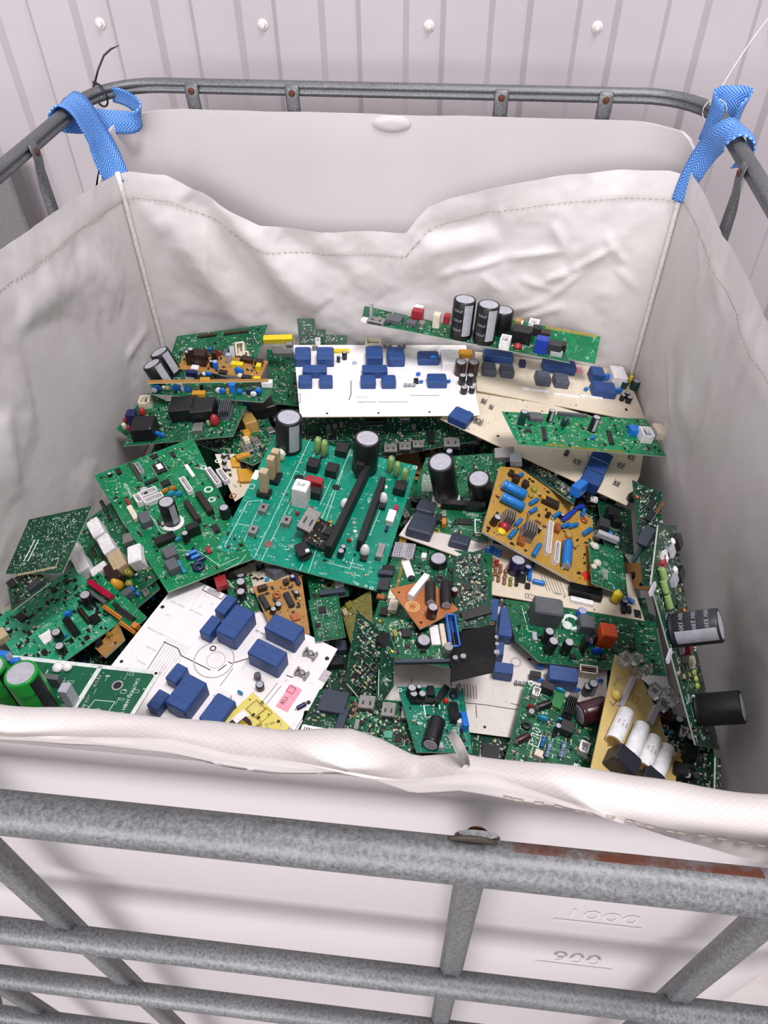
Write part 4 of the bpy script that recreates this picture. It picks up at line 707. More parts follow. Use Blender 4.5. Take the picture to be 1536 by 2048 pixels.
{'l':'buried board showing beside the tan board packed with blue capacitors','m':'pcb','p':[0.2321,0.2018,0.665],'u':[-0.6624,0.7483,-0.035],'n':[-0.0487,0.0036,0.9988],'o':[[-38.6,-33.0],[40.3,-33.2],[40.2,32.4],[-38.9,32.4]],'c':[('ic',6.8,22.6,21.5,8.0,9.6,{'c':'black'}),('cn',13.4,-10.5,20.9,13.6,11.7,{'c':'dkgrey'}),('us',24.0,11.8,21.7,14.0,14.8,{}),('ec',-23.6,-22.2,13.3,13.4,9.1,{'c':'navy'}),('us',19.9,10.6,12.9,13.4,10.0,{}),('bx',-28.7,-1.0,12.5,14.9,13.0,{'c':'slate'}),('bx',6.6,-13.6,16.9,10.3,8.8,{'c':'steel'}),('bx',25.1,-20.3,22.0,13.3,9.8,{'c':'black'}),('bx',7.2,5.1,11.7,15.8,8.0,{'c':'black'})],'s':85,'k':14,'d':20,'r':132,'t':1.6,'f':1},
{'l':'small green board in the gap left of the white relay board at the back','m':'pcb','p':[-0.1831,0.3892,0.68],'u':[0.9425,0.3029,-0.1414],'n':[0.1483,-0.0,0.9889],'o':[[-32.9,-82.3],[19.7,-92.2],[41.6,95.5],[-26.7,95.5]],'c':[('bx',-0.8,63.6,37.8,18.9,9.1,{'c':'steel','nm':'metal_shield'}),('rg',-16.8,15.0,7.4,0.0,0.0,{'c':'copper'})],'s':68,'k':0,'d':0,'r':0,'t':1.6},
{'l':'long dark green board with a row of metal ports behind the teal board','m':'pcbdark','p':[0.0187,0.2303,0.69],'u':[0.9938,0.111,0.0056],'n':[-0.0,-0.0499,0.9988],'o':[[-141.0,-29.0],[-6.1,-60.0],[145.4,-26.1],[157.3,60.9],[-155.8,60.9]],'c':[('us',7.1,-48.7,21.0,18.6,10.1,{}),('us',30.4,-44.5,19.4,17.5,10.1,{}),('us',51.7,-40.2,17.9,16.4,10.1,{}),('ic',-88.3,-14.2,16.5,12.0,2.2,{}),('ic',-120.5,-3.5,16.6,9.7,2.2,{}),('ic',-18.2,22.2,38.7,15.1,6.7,{}),('us',32.2,27.6,16.8,10.1,6.7,{}),('bx',73.8,-21.5,9.8,23.9,6.7,{'c':'black'}),('us',106.4,-34.0,26.1,21.2,6.7,{}),('ec',-95.9,6.1,7.5,0.0,8.9,{'c':'steel'}),('ec',-84.6,9.2,7.5,0.0,8.9,{'c':'steel'}),('ec',-74.5,14.0,6.7,0.0,8.9,{'c':'steel'}),('ec',46.5,6.0,8.3,0.0,7.8,{'c':'steel'}),('ec',17.4,-32.9,7.3,0.0,8.9,{'c':'steel'}),('ec',39.8,-30.2,7.4,0.0,8.9,{'c':'steel'})],'s':238,'k':0,'d':60,'r':1,'t':1.6},
{'l':'green board crowded with metal cans and a tan transformer beside the teal board','m':'pcb','p':[-0.201,0.1695,0.7],'u':[0.8649,0.501,0.0295],'n':[-0.1455,0.194,0.9701],'o':[[-10.2,-79.2],[39.3,-58.7],[55.5,75.5],[-84.7,75.5]],'c':[('bx',18.5,49.2,21.8,41.3,20.1,{'c':'tanplas','nm':'transformer'}),('bx',20.2,83.5,10.3,15.7,18.6,{'c':'white','nm':'sticker'}),('bx',5.4,19.4,11.4,18.1,10.8,{'c':'amber'}),('bx',0.5,4.0,9.7,17.7,7.1,{'c':'cream'}),('bx',-38.1,58.2,9.9,19.1,20.0,{'c':'black','nm':'transistor'}),('bx',-22.8,40.8,9.8,18.7,19.9,{'c':'black','nm':'transistor'}),('bx',53.6,94.2,40.2,51.2,18.8,{'c':'black','nm':'black_module'}),('us',13.2,-12.4,11.3,31.2,4.4,{}),('us',-5.2,-27.0,15.8,27.2,4.4,{}),('bx',-17.0,-43.5,21.8,11.7,4.4,{'c':'amber'}),('ic',-45.6,17.2,17.6,16.3,1.8,{}),('ec',-53.2,57.2,6.6,0.0,5.4,{'c':'black'}),('us',43.9,12.5,11.6,21.4,4.5,{})],'s':272,'k':0,'d':40,'r':2,'t':1.6},
{'l':'cream board with three black knobs left of the teal board','m':'cream','p':[-0.1981,0.0965,0.7],'u':[0.8687,0.406,-0.2837],'n':[0.33,-0.0471,0.9428],'o':[[-13.6,-54.7],[34.9,-21.9],[8.5,39.7],[-29.4,39.7]],'c':[('ec',-17.5,32.6,7.8,0.0,8.1,{'c':'black'}),('ec',-18.6,19.5,7.8,0.0,8.1,{'c':'black'}),('ec',-20.0,5.2,7.7,0.0,8.2,{'c':'black'}),('bx',-1.1,20.5,12.6,20.1,3.5,{'c':'amber'}),('bx',10.6,-8.1,23.6,25.5,5.9,{'c':'amber'}),('bx',9.8,13.2,7.1,9.0,7.0,{'c':'black'})],'s':23,'k':0,'d':0,'r':3,'t':1.6},
{'l':'green board sloping down along the left bag wall behind the black transformers','m':'pcb','p':[-0.3975,0.2221,0.7],'u':[0.408,0.8807,0.2406],'n':[-0.0485,-0.2423,0.969],'o':[[-46.3,-21.2],[45.6,-17.6],[44.6,19.6],[-41.2,19.6]],'c':[],'s':17,'k':0,'d':0,'r':4,'t':1.6},
{'l':'green board with black transformers and a navy block in the back left corner','m':'pcb','p':[-0.3023,0.19,0.7188],'u':[0.9888,0.112,0.0989],'n':[-0.0995,-0.0,0.995],'o':[[-96.8,-47.4],[82.5,-47.4],[93.6,28.8],[-82.7,72.3]],'c':[('bx',-4.8,19.2,43.8,38.5,25.3,{'c':'black','nm':'transformer'}),('bx',29.7,10.7,38.4,38.5,25.3,{'c':'black','nm':'transformer'}),('bx',-62.6,-23.3,36.4,36.1,24.9,{'c':'black','nm':'transformer'}),('rl',-89.4,7.4,15.2,17.3,24.9,{'c':'navy'}),('bl',-81.9,32.4,12.5,0.0,13.5,{'c':'redfilm'}),('cn',-80.9,57.3,19.1,21.0,13.6,{'c':'cream'}),('dc',-41.4,-31.4,11.2,4.0,11.2,{'c':'blue'}),('dc',-32.9,-35.8,11.2,4.0,11.2,{'c':'blue'}),('bx',23.7,-23.9,16.4,19.7,7.7,{'c':'steel','nm':'metal_can'}),('bl',49.7,-12.7,16.1,0.0,19.4,{'c':'redfilm'}),('ru',39.8,-17.9,5.6,0.0,12.6,{'c':'greenres'}),('hs',64.3,12.5,18.3,33.7,17.6,{'c':'grey'}),('ec',-105.2,13.1,7.4,0.0,9.6,{'c':'redfilm'}),('ec',-105.2,-0.5,7.4,0.0,8.6,{'c':'cream'}),('ec',-95.4,-8.7,6.5,0.0,8.6,{'c':'redfilm'}),('dc',18.8,103.3,6.9,2.6,6.9,{'c':'blue'})],'s':153,'k':0,'d':0,'r':5,'t':1.6},
{'l':'green board standing tilted in the back left corner with soldered pins along its top','m':'pcb','p':[-0.3044,0.3814,0.73],'u':[0.9842,0.1388,0.1103],'n':[0.0,-0.6222,0.7828],'o':[[-96.1,-29.6],[66.5,-40.6],[97.6,35.3],[-69.2,35.3]],'c':[('cn',47.6,-8.0,16.3,24.1,16.1,{'c':'cream'}),('cn',54.8,-21.0,14.5,14.8,14.3,{'c':'cream'}),('bx',20.9,-14.3,7.3,20.4,14.4,{'c':'grey'}),('bx',31.9,-10.9,9.1,22.2,10.8,{'c':'lgrey'}),('hd',-12.9,28.9,36.6,5.6,7.2,{}),('hd',39.8,28.2,45.6,5.6,7.2,{}),('ho',-64.3,2.5,8.1,0.0,0.0,{}),('ho',11.5,19.7,5.4,0.0,0.0,{}),('dc',-10.1,2.9,8.1,3.6,7.2,{'c':'blue'})],'s':85,'k':0,'d':60,'r':6,'t':1.6},
{'l':'board edge carrying two tall black capacitors against the left bag wall','m':'pcb','p':[-0.3592,0.3006,0.7241],'u':[0.8714,-0.3471,0.3466],'n':[-0.3518,0.0503,0.9347],'o':[[-1.3,-29.7],[55.8,-26.9],[1.3,29.7],[-60.1,29.7]],'c':[('ec',-11.1,11.3,34.2,0.0,46.5,{'c':'black','stripe':'lgrey'}),('ec',-1.3,-21.2,33.5,0.0,44.1,{'c':'black','stripe':'lgrey'})],'s':6,'k':0,'d':0,'r':7,'t':1.6},
{'l':'thin green board with a row of blue disc capacitors in the back left stack','m':'pcb','p':[-0.2619,0.2615,0.7322],'u':[0.9925,0.1217,-0.0122],'n':[0.0,0.0995,0.995],'o':[[-114.3,-9.7],[74.4,-38.0],[86.0,-6.6],[78.5,26.4],[-126.5,29.8]],'c':[('dc',-106.2,-1.9,13.4,5.0,11.7,{'c':'blue'}),('dc',-110.3,-6.1,10.0,4.2,10.0,{'c':'white'}),('dc',-74.5,-0.4,13.4,5.0,11.7,{'c':'blue'}),('dc',-70.3,5.9,11.8,4.2,10.1,{'c':'white'}),('dc',-62.1,-2.7,10.9,4.2,10.9,{'c':'white'}),('dc',-55.6,-4.9,12.6,4.2,11.7,{'c':'blue'}),('bx',-34.8,-15.6,21.6,12.1,6.6,{'c':'amber'}),('ec',-33.7,3.2,5.9,0.0,10.4,{'c':'black'}),('dc',-2.2,-10.0,11.7,4.2,10.9,{'c':'white'}),('dc',4.2,-12.1,12.5,4.2,11.7,{'c':'blue'}),('bx',12.2,-8.1,5.0,7.7,7.6,{'c':'amber'}),('bx',19.8,-4.0,10.0,9.4,15.2,{'c':'blue'}),('dc',32.8,-12.6,10.0,5.0,12.5,{'c':'blue'}),('dc',50.7,-17.1,14.1,4.2,11.6,{'c':'navy'}),('dc',56.6,-21.3,10.8,4.1,11.6,{'c':'white'}),('dc',64.4,-13.1,12.5,5.0,12.5,{'c':'blue'}),('bl',-97.7,6.3,6.7,0.0,6.6,{'c':'cream'}),('bl',-90.7,4.1,6.7,0.0,6.6,{'c':'cream'}),('bx',75.6,14.1,18.6,13.0,8.7,{'c':'white'})],'s':51,'k':0,'d':0,'r':8,'t':1.6},
{'l':'tan board crowded with parts on top of the back left stack','m':'tan','p':[-0.2801,0.3378,0.73],'u':[0.9978,-0.0417,-0.052],'n':[0.0499,-0.0499,0.9975],'o':[[-73.7,-25.1],[73.2,-24.5],[74.6,25.4],[-75.3,25.4]],'c':[('ec',-57.4,-9.6,8.8,0.0,27.6,{'c':'brown'}),('ec',-51.3,-6.6,10.5,0.0,31.9,{'c':'brown'}),('bx',-36.9,-3.8,21.5,18.0,25.6,{'c':'brown','nm':'transformer'}),('bx',-15.8,7.9,9.0,10.4,21.4,{'c':'brown'}),('ec',-8.8,-11.3,9.6,0.0,15.0,{'c':'blue'}),('ec',-16.5,-9.1,7.0,0.0,12.8,{'c':'black'}),('bx',-43.5,-19.9,12.5,11.3,4.3,{'c':'white'}),('bl',-12.9,25.5,8.0,0.0,10.7,{'c':'redfilm'}),('dc',-33.5,33.0,8.0,3.6,7.2,{'c':'blue'}),('bx',26.7,-0.7,21.4,10.4,8.6,{'c':'yellow'}),('dc',36.0,-21.0,17.3,5.2,15.6,{'c':'blue'}),('bl',38.6,-25.9,10.4,0.0,6.5,{'c':'cream'}),('bx',65.3,-0.5,8.9,10.5,10.8,{'c':'yellow'}),('bx',61.5,13.6,14.3,10.6,8.7,{'c':'brown'}),('bx',10.3,7.3,9.0,7.8,19.4,{'c':'lgrey'}),('cn',34.5,17.7,14.4,10.6,6.5,{'c':'brown'}),('bx',40.6,17.0,19.8,10.6,8.6,{'c':'brown'}),('ic',7.5,-22.9,15.9,10.1,4.3,{}),('co',2.1,-20.3,10.4,0.0,5.4,{'c':'copper'}),('bx',-42.7,-39.9,19.4,7.4,10.6,{'c':'navy'}),('dc',-13.9,-36.1,12.1,4.3,10.3,{'c':'blue'}),('dc',-22.1,-35.9,8.6,4.3,8.6,{'c':'white'}),('bx',69.4,-29.0,12.3,7.6,5.4,{'c':'yellow'}),('bx',51.9,-32.4,15.8,7.6,8.6,{'c':'black'})],'s':68,'k':0,'d':0,'r':9,'t':1.6},
{'l':'thin tan board lying edge on above the row of blue disc capacitors','m':'tan','p':[-0.2821,0.2626,0.75],'u':[0.9559,0.2703,-0.1152],'n':[0.0201,0.3312,0.9434],'o':[[-95.5,-8.9],[99.2,-6.6],[99.2,7.9],[-96.8,7.9]],'c':[('bx',-5.0,0.9,16.2,11.9,4.3,{'c':'amber'})],'s':0,'k':0,'d':0,'r':10,'t':1.6},
{'l':'dark green stepped card standing against the back of the bag','m':'pcbdark','p':[-0.1162,0.4184,0.755],'u':[0.999,0.0237,0.0387],'n':[0.0,-0.853,0.5219],'o':[[-40.7,-23.0],[45.7,-21.9],[45.8,-6.2],[7.9,-4.6],[7.2,4.1],[-10.0,5.0],[-12.3,23.1],[-44.0,23.1]],'c':[],'s':20,'k':16,'d':14,'r':11,'t':1.6},
{'l':'yellow plastic strip on a grey board edge at the back of the pile','m':'grey','p':[-0.1916,0.4023,0.74],'u':[0.9948,0.0969,0.0306],'n':[0.0,-0.3011,0.9536],'o':[[-26.9,-10.3],[29.0,-10.2],[27.9,10.3],[-30.1,10.3]],'c':[('bx',-1.3,2.8,52.4,11.4,10.6,{'c':'yellow','nm':'yellow_strip'}),('bx',19.4,-9.8,10.8,9.0,8.0,{'c':'steel'})],'s':0,'k':0,'d':0,'r':12,'t':1.6},
{'l':'green card with gold contacts along its top edge leaning on the back of the bag','m':'pcbbright','p':[0.283,0.4093,0.765],'u':[0.9909,-0.0807,-0.1075],'n':[0.0,-0.8,0.6],'o':[[-84.5,-22.8],[86.1,-23.7],[84.5,23.1],[-87.4,23.1]],'c':[('hd',4.2,21.6,29.0,5.0,3.4,{'c':'gold'}),('hd',35.1,21.9,32.3,5.0,3.4,{'c':'gold'}),('hd',62.3,22.1,33.9,5.0,3.4,{'c':'gold'}),('ho',-77.0,16.0,3.5,0.0,0.0,{}),('ho',-68.2,16.2,3.5,0.0,0.0,{})],'s':0,'k':8,'d':0,'r':13,'t':1.6},
{'l':'large cream relay board half buried at the right under the green gold edged board','m':'cream','p':[0.3313,0.2159,0.7],'u':[0.8992,-0.4232,-0.1111],'n':[0.0994,-0.0497,0.9938],'o':[[-210.4,-82.6],[109.3,-82.6],[105.7,-7.7],[92.9,51.3],[85.0,96.3],[-206.0,35.5]],'c':[('rl',-181.5,-67.2,33.4,29.6,14.9,{'c':'relay'}),('cl',-169.9,-3.9,8.5,14.5,8.5,{}),('cl',-155.4,-54.2,14.9,18.4,8.5,{}),('cl',-153.6,-9.6,6.8,9.6,8.5,{}),('ho',-115.3,-62.1,4.8,0.0,0.0,{}),('rl',47.4,-78.4,29.7,26.3,20.6,{'c':'relay'}),('rl',44.7,-51.9,30.1,22.5,20.6,{'c':'relay'}),('rl',42.7,-26.7,30.6,23.1,20.6,{'c':'relay'}),('cl',13.0,-44.6,12.3,11.4,8.3,{}),('bx',-8.1,-34.6,6.2,9.2,6.2,{'c':'black'}),('cl',81.4,17.7,10.7,12.0,8.1,{}),('cl',81.5,-51.3,10.4,13.4,8.2,{}),('bl',111.3,-67.6,15.1,0.0,16.2,{'c':'black'}),('cl',73.7,-10.9,10.6,14.0,8.2,{})],'s':23,'k':42,'d':0,'r':14,'t':1.6},
{'l':'green board with two leaning capacitors and gold pads along its front edge at right','m':'pcbbright','p':[0.325,0.1768,0.755],'u':[0.9735,0.1612,-0.1621],'n':[0.1476,0.0984,0.9841],'o':[[-111.4,-44.3],[118.1,-44.3],[121.4,54.7],[-119.8,39.6]],'c':[('ec',-96.8,9.6,11.3,0.0,22.6,{'c':'dkgreen'}),('ec',-48.1,24.5,9.9,0.0,19.2,{'c':'black','stripe':'lgrey'}),('ec',15.5,7.0,13.0,0.0,25.9,{'c':'black','stripe':'lgrey'}),('bx',-70.0,26.7,20.7,17.5,7.0,{'c':'grey','nm':'transformer'}),('ic',-65.6,-13.7,7.5,38.8,2.6,{'a':-8}),('ic',40.1,-8.4,9.2,40.8,2.6,{'a':-8}),('dc',9.1,-16.3,7.5,3.7,6.7,{'c':'blue'}),('bx',84.9,10.7,18.0,16.2,10.4,{'c':'blue'}),('cn',96.7,-2.8,18.0,22.7,15.4,{'c':'white'}),('dc',106.4,-5.1,13.8,4.6,12.2,{'c':'blue'}),('bx',125.8,12.5,16.6,27.5,12.0,{'c':'cream'}),('ru',-28.2,13.8,10.7,0.0,15.6,{'c':'dkgreen'}),('bx',-6.1,44.2,49.0,5.0,5.3,{'c':'grey'}),('ic',-88.8,-7.7,10.8,9.6,1.7,{}),('hd',-53.0,-39.0,30.7,5.7,1.3,{'c':'gold'}),('hd',-11.7,-41.6,46.4,5.6,1.3,{'c':'gold'}),('hd',37.7,-41.3,31.4,5.5,1.3,{'c':'gold'})],'s':204,'k':0,'d':40,'r':15,'t':1.6},
{'l':'cream relay board with grey and navy relays below the tilted capacitor board','m':'cream','p':[0.3034,0.3713,0.7032],'u':[0.9838,0.0946,-0.1523],'n':[0.1482,0.0494,0.9877],'o':[[-146.1,-50.7],[143.6,-84.9],[144.8,73.3],[-139.0,73.3]],'c':[('rl',-100.0,53.5,52.7,22.6,14.1,{'c':'relay'}),('rl',-121.3,9.7,23.0,27.8,12.9,{'c':'relaygrey'}),('rl',-89.0,12.3,23.2,27.7,12.9,{'c':'relaygrey'}),('rl',9.9,45.8,58.9,24.9,16.0,{'c':'relay'}),('rl',-26.0,1.5,25.0,29.9,13.8,{'c':'relaygrey'}),('rl',6.4,1.8,25.1,29.7,13.8,{'c':'relaygrey'}),('bx',-56.4,44.8,10.9,12.7,10.0,{'c':'navy'}),('rl',76.7,32.9,24.0,27.0,17.8,{'c':'relay'}),('dc',94.6,30.0,16.1,5.4,16.1,{'c':'blue'}),('bx',113.8,31.8,25.9,38.5,21.7,{'c':'white'}),('rl',80.5,-10.9,41.5,31.4,14.7,{'c':'relay'}),('dc',50.7,-10.6,8.7,4.4,7.9,{'c':'blue'}),('dc',110.2,-6.8,14.0,5.3,13.2,{'c':'blue'}),('dc',146.1,71.5,11.9,4.6,13.8,{'c':'blue'}),('bx',125.1,81.1,19.0,18.7,10.0,{'c':'relay'}),('ec',124.8,16.2,14.2,0.0,13.8,{'c':'dkgreen'}),('ec',144.7,15.9,16.0,0.0,17.7,{'c':'dkgreen'}),('ru',138.3,28.1,7.2,0.0,19.7,{'c':'yellow'}),('ec',112.3,-25.8,8.7,0.0,11.7,{'c':'black'}),('ec',123.0,-30.0,10.4,0.0,11.6,{'c':'black'}),('ec',122.1,-17.3,9.6,0.0,11.7,{'c':'black'}),('bx',48.9,54.5,16.7,18.6,3.0,{'c':'pink'}),('bx',-41.9,-27.9,47.4,5.8,2.0,{'c':'white'}),('bx',11.7,-33.8,47.6,5.7,2.0,{'c':'white'}),('bx',57.4,-28.6,40.9,5.6,2.0,{'c':'white'}),('bl',-140.5,-5.8,8.6,0.0,7.9,{'c':'cream'})],'s':20,'k':84,'d':0,'r':16,'t':1.6},
{'l':'green board with two black labelled capacitors perched on the cream relay board','m':'pcb','p':[0.1376,0.3591,0.8],'u':[0.9783,-0.2046,-0.031],'n':[0.0486,0.0816,0.9955],'o':[[-174.1,-23.3],[177.7,-23.3],[161.8,13.3],[-187.9,35.4]],'c':[('ec',-5.7,-5.6,36.5,0.0,65.3,{'c':'black','stripe':'lgrey','txt':'520uF'}),('ec',33.7,-7.6,36.2,0.0,64.9,{'c':'black','stripe':'lgrey','txt':'520uF'}),('ec',53.2,34.0,35.3,0.0,40.1,{'c':'black'}),('cn',70.1,-15.1,16.2,19.8,17.9,{'c':'white'}),('bl',90.4,-9.2,14.7,0.0,8.9,{'c':'redfilm'}),('bx',127.5,-6.5,20.8,16.7,24.9,{'c':'navyb','nm':'relay'}),('bx',90.6,16.7,32.9,24.0,23.4,{'c':'black','nm':'transformer'}),('bx',148.0,-3.1,23.9,16.7,19.5,{'c':'dkgrey'}),('bx',153.3,-8.4,19.0,10.0,7.1,{'c':'lgrey'}),('bx',111.7,49.4,15.0,14.2,14.5,{'c':'black'}),('cn',103.5,70.6,16.9,18.2,12.8,{'c':'white'}),('bx',77.7,62.5,10.2,14.4,14.7,{'c':'tanplas'}),('bx',126.9,45.1,16.5,14.2,10.8,{'c':'brown'}),('bx',82.3,64.4,6.8,10.9,11.0,{'c':'white'}),('bx',-89.1,25.9,19.2,13.5,16.6,{'c':'redfilm'}),('bx',-95.0,54.9,16.0,10.4,9.3,{'c':'white'}),('bx',-51.8,11.1,12.0,13.3,23.8,{'c':'cream'}),('bx',-38.8,31.7,10.4,13.7,14.7,{'c':'redfilm'}),('us',-149.6,-15.0,29.7,19.0,5.5,{}),('bx',-122.4,1.5,26.2,22.7,7.4,{'c':'grey'}),('bx',-165.2,4.0,4.4,6.4,24.0,{'c':'lgrey'}),('bx',-169.3,-18.3,10.5,12.5,4.6,{'c':'white'}),('ec',-74.3,1.6,11.8,0.0,9.2,{'c':'steel'}),('bx',-91.9,-0.7,17.3,13.0,7.3,{'c':'grey'}),('bx',162.1,12.9,8.0,13.6,12.4,{'c':'brown'})],'s':85,'k':0,'d':0,'r':17,'t':1.6},
{'l':'white board with two groups of blue relays at the back of the pile','m':'white','p':[0.0095,0.3046,0.7389],'u':[0.9852,0.1641,-0.0493],'n':[0.0499,-0.0,0.9988],'o':[[-140.3,-95.5],[147.8,-94.7],[152.5,106.2],[-155.7,106.2]],'c':[('rl',-138.1,57.4,27.5,35.7,17.4,{'c':'relay'}),('rl',-99.4,57.3,29.3,35.8,17.5,{'c':'relay'}),('rl',-117.3,16.5,40.4,20.0,14.3,{'c':'relay'}),('rl',-132.9,-11.4,22.3,22.1,13.2,{'c':'relay'}),('rl',-98.9,-11.6,22.4,22.1,13.2,{'c':'relay'}),('rl',-15.5,57.1,28.7,35.8,19.6,{'c':'relay'}),('rl',21.9,57.0,29.7,35.8,17.6,{'c':'relay'}),('rl',-16.7,16.1,42.5,20.0,14.4,{'c':'relay'}),('rl',-29.0,-12.1,25.1,22.1,13.3,{'c':'relay'}),('rl',5.3,-12.3,23.5,22.1,13.3,{'c':'relay'}),('rl',78.8,56.8,36.9,26.7,12.4,{'c':'relay'}),('dc',86.8,49.3,18.2,6.1,17.4,{'c':'blue'}),('bx',115.5,47.7,30.7,41.0,16.5,{'c':'white','nm':'white_relay'}),('bx',146.1,71.9,23.2,15.0,9.3,{'c':'amber'}),('ec',129.3,18.3,18.8,0.0,25.6,{'c':'brown','stripe':'brown'}),('ec',150.9,18.2,18.9,0.0,25.6,{'c':'brown','stripe':'brown'}),('ec',128.9,-10.2,11.8,0.0,18.4,{'c':'black'}),('ec',142.6,-10.3,11.8,0.0,18.4,{'c':'black'}),('ec',129.0,-35.1,11.6,0.0,12.2,{'c':'black'}),('ec',142.6,-33.9,10.0,0.0,11.2,{'c':'black'}),('rl',86.5,-10.0,32.2,24.8,13.3,{'c':'relay'}),('dc',57.3,12.8,8.5,4.3,14.5,{'c':'blue'}),('dc',60.4,-8.4,7.6,3.4,7.6,{'c':'blue'}),('dc',107.2,-7.3,7.6,4.2,13.5,{'c':'blue'}),('bx',52.2,-5.6,7.6,9.7,6.1,{'c':'black'}),('rs',40.3,-16.7,20.2,6.7,0.0,{'c':'lgrey'}),('bx',-71.3,84.5,28.1,9.2,4.1,{'c':'yellow'}),('ec',-66.5,63.2,8.7,0.0,14.4,{'c':'black'}),('ec',-77.1,54.2,6.0,0.0,12.3,{'c':'navy'}),('cn',-15.2,100.0,26.7,15.6,13.5,{'c':'cream'}),('bx',-49.6,49.7,7.8,7.4,2.1,{'c':'lgrey'}),('cl',-117.7,90.7,10.5,13.9,10.3,{}),('cl',10.7,99.9,16.0,12.5,6.2,{}),('cl',35.7,99.9,16.1,12.5,6.2,{}),('cn',-112.5,109.4,8.8,9.5,10.4,{'c':'white'}),('ln',[[-57.0,-0.7],[-58.0,-36.5],[-61.7,-52.5]],1.35,{}),('fr',-145.3,-47.8,9.7,23.8,0.0,{'c':'dkgrey'}),('ho',-97.7,-87.1,4.0,0.0,0.0,{}),('ho',-15.4,-86.7,4.0,0.0,0.0,{}),('ho',67.0,-84.9,4.0,0.0,0.0,{}),('ho',132.0,-85.6,4.8,0.0,0.0,{}),('ln',[[-48.1,-57.9],[-18.0,-58.1]],1.01,{'c':'ink'}),('ln',[[-13.9,-58.1],[33.5,-58.6]],1.01,{'c':'ink'}),('ln',[[39.1,-41.2],[87.2,-41.6]],1.01,{'c':'ink'}),('tx',-38.7,-46.0,5.7,0.0,0.0,{'t':'0000 000','c':'lgrey'})],'s':0,'k':36,'d':0,'r':18,'t':1.6},
{'l':'green board with one black chip and a grey plug beside the left bag wall','m':'pcbdark','p':[-0.3805,-0.1998,0.77],'u':[0.621,0.7531,0.2173],'n':[-0.3304,-0.0,0.9439],'o':[[-27.9,-27.3],[24.6,-31.2],[19.8,30.6],[-15.7,30.6]],'c':[('bx',10.0,-18.4,16.8,11.7,5.4,{'c':'dkgrey'}),('ic',-10.8,22.4,11.4,19.8,2.1,{})],'s':51,'k':0,'d':0,'r':19,'t':1.6},
{'l':'green board with two rows of white relays at the left','m':'pcb','p':[-0.3288,-0.103,0.7],'u':[0.6314,-0.7744,0.0417],'n':[-0.24,-0.144,0.96],'o':[[-105.5,-52.5],[100.3,-32.6],[91.2,42.7],[-110.8,42.7]],'c':[('rl',-61.3,10.2,36.7,17.9,19.9,{'c':'white'}),('rl',-20.7,12.5,35.0,17.5,20.0,{'c':'white'}),('rl',16.7,14.6,33.5,19.7,18.2,{'c':'beige'}),('rl',-52.6,-31.7,33.8,18.9,17.9,{'c':'white'}),('rl',-20.6,-29.6,34.6,18.5,17.9,{'c':'white'}),('rl',4.6,-12.9,13.9,23.6,12.6,{'c':'white'}),('bx',31.0,1.9,32.8,16.8,18.1,{'c':'brown','nm':'transformer'}),('bl',46.8,-1.5,16.1,0.0,19.9,{'c':'amber'}),('ru',40.5,19.2,12.1,0.0,12.8,{'c':'olive'}),('ru',57.8,12.4,9.3,0.0,10.9,{'c':'olive'}),('dc',66.7,13.2,9.3,4.0,9.3,{'c':'blue'}),('dc',79.5,15.8,9.2,3.9,9.2,{'c':'blue'}),('bx',70.5,3.9,11.0,16.4,10.9,{'c':'grey'}),('ho',80.9,36.7,5.3,0.0,0.0,{}),('rs',38.3,27.0,11.7,4.7,0.0,{'c':'lgrey','a':90}),('rs',47.3,28.8,11.6,4.7,0.0,{'c':'lgrey','a':90}),('rs',60.7,30.3,11.6,4.7,0.0,{'c':'lgrey','a':90}),('cn',85.2,25.5,12.7,7.6,4.6,{'c':'steel'}),('hd',-111.9,31.2,29.9,5.7,2.7,{}),('ic',-84.1,30.4,17.8,5.6,1.8,{}),('hd',-41.4,-10.8,21.0,3.4,2.7,{'a':0}),('hd',-18.3,-5.6,20.4,3.3,2.7,{})],'s':119,'k':0,'d':50,'r':20,'t':1.6},
{'l':'white relay box on a narrow green board beside the row of white relays','m':'pcb','p':[-0.2719,-0.1034,0.7221],'u':[0.9168,0.3144,0.2462],'n':[-0.1925,-0.1925,0.9623],'o':[[-8.2,-48.6],[21.0,-36.3],[8.9,44.8],[-22.3,44.8]],'c':[('bx',-6.7,-2.1,19.1,28.4,21.4,{'c':'white','nm':'white_relay'}),('bx',-19.6,39.2,16.8,15.7,7.7,{'c':'steel','nm':'metal_clip'})],'s':34,'k':0,'d':0,'r':21,'t':1.6},
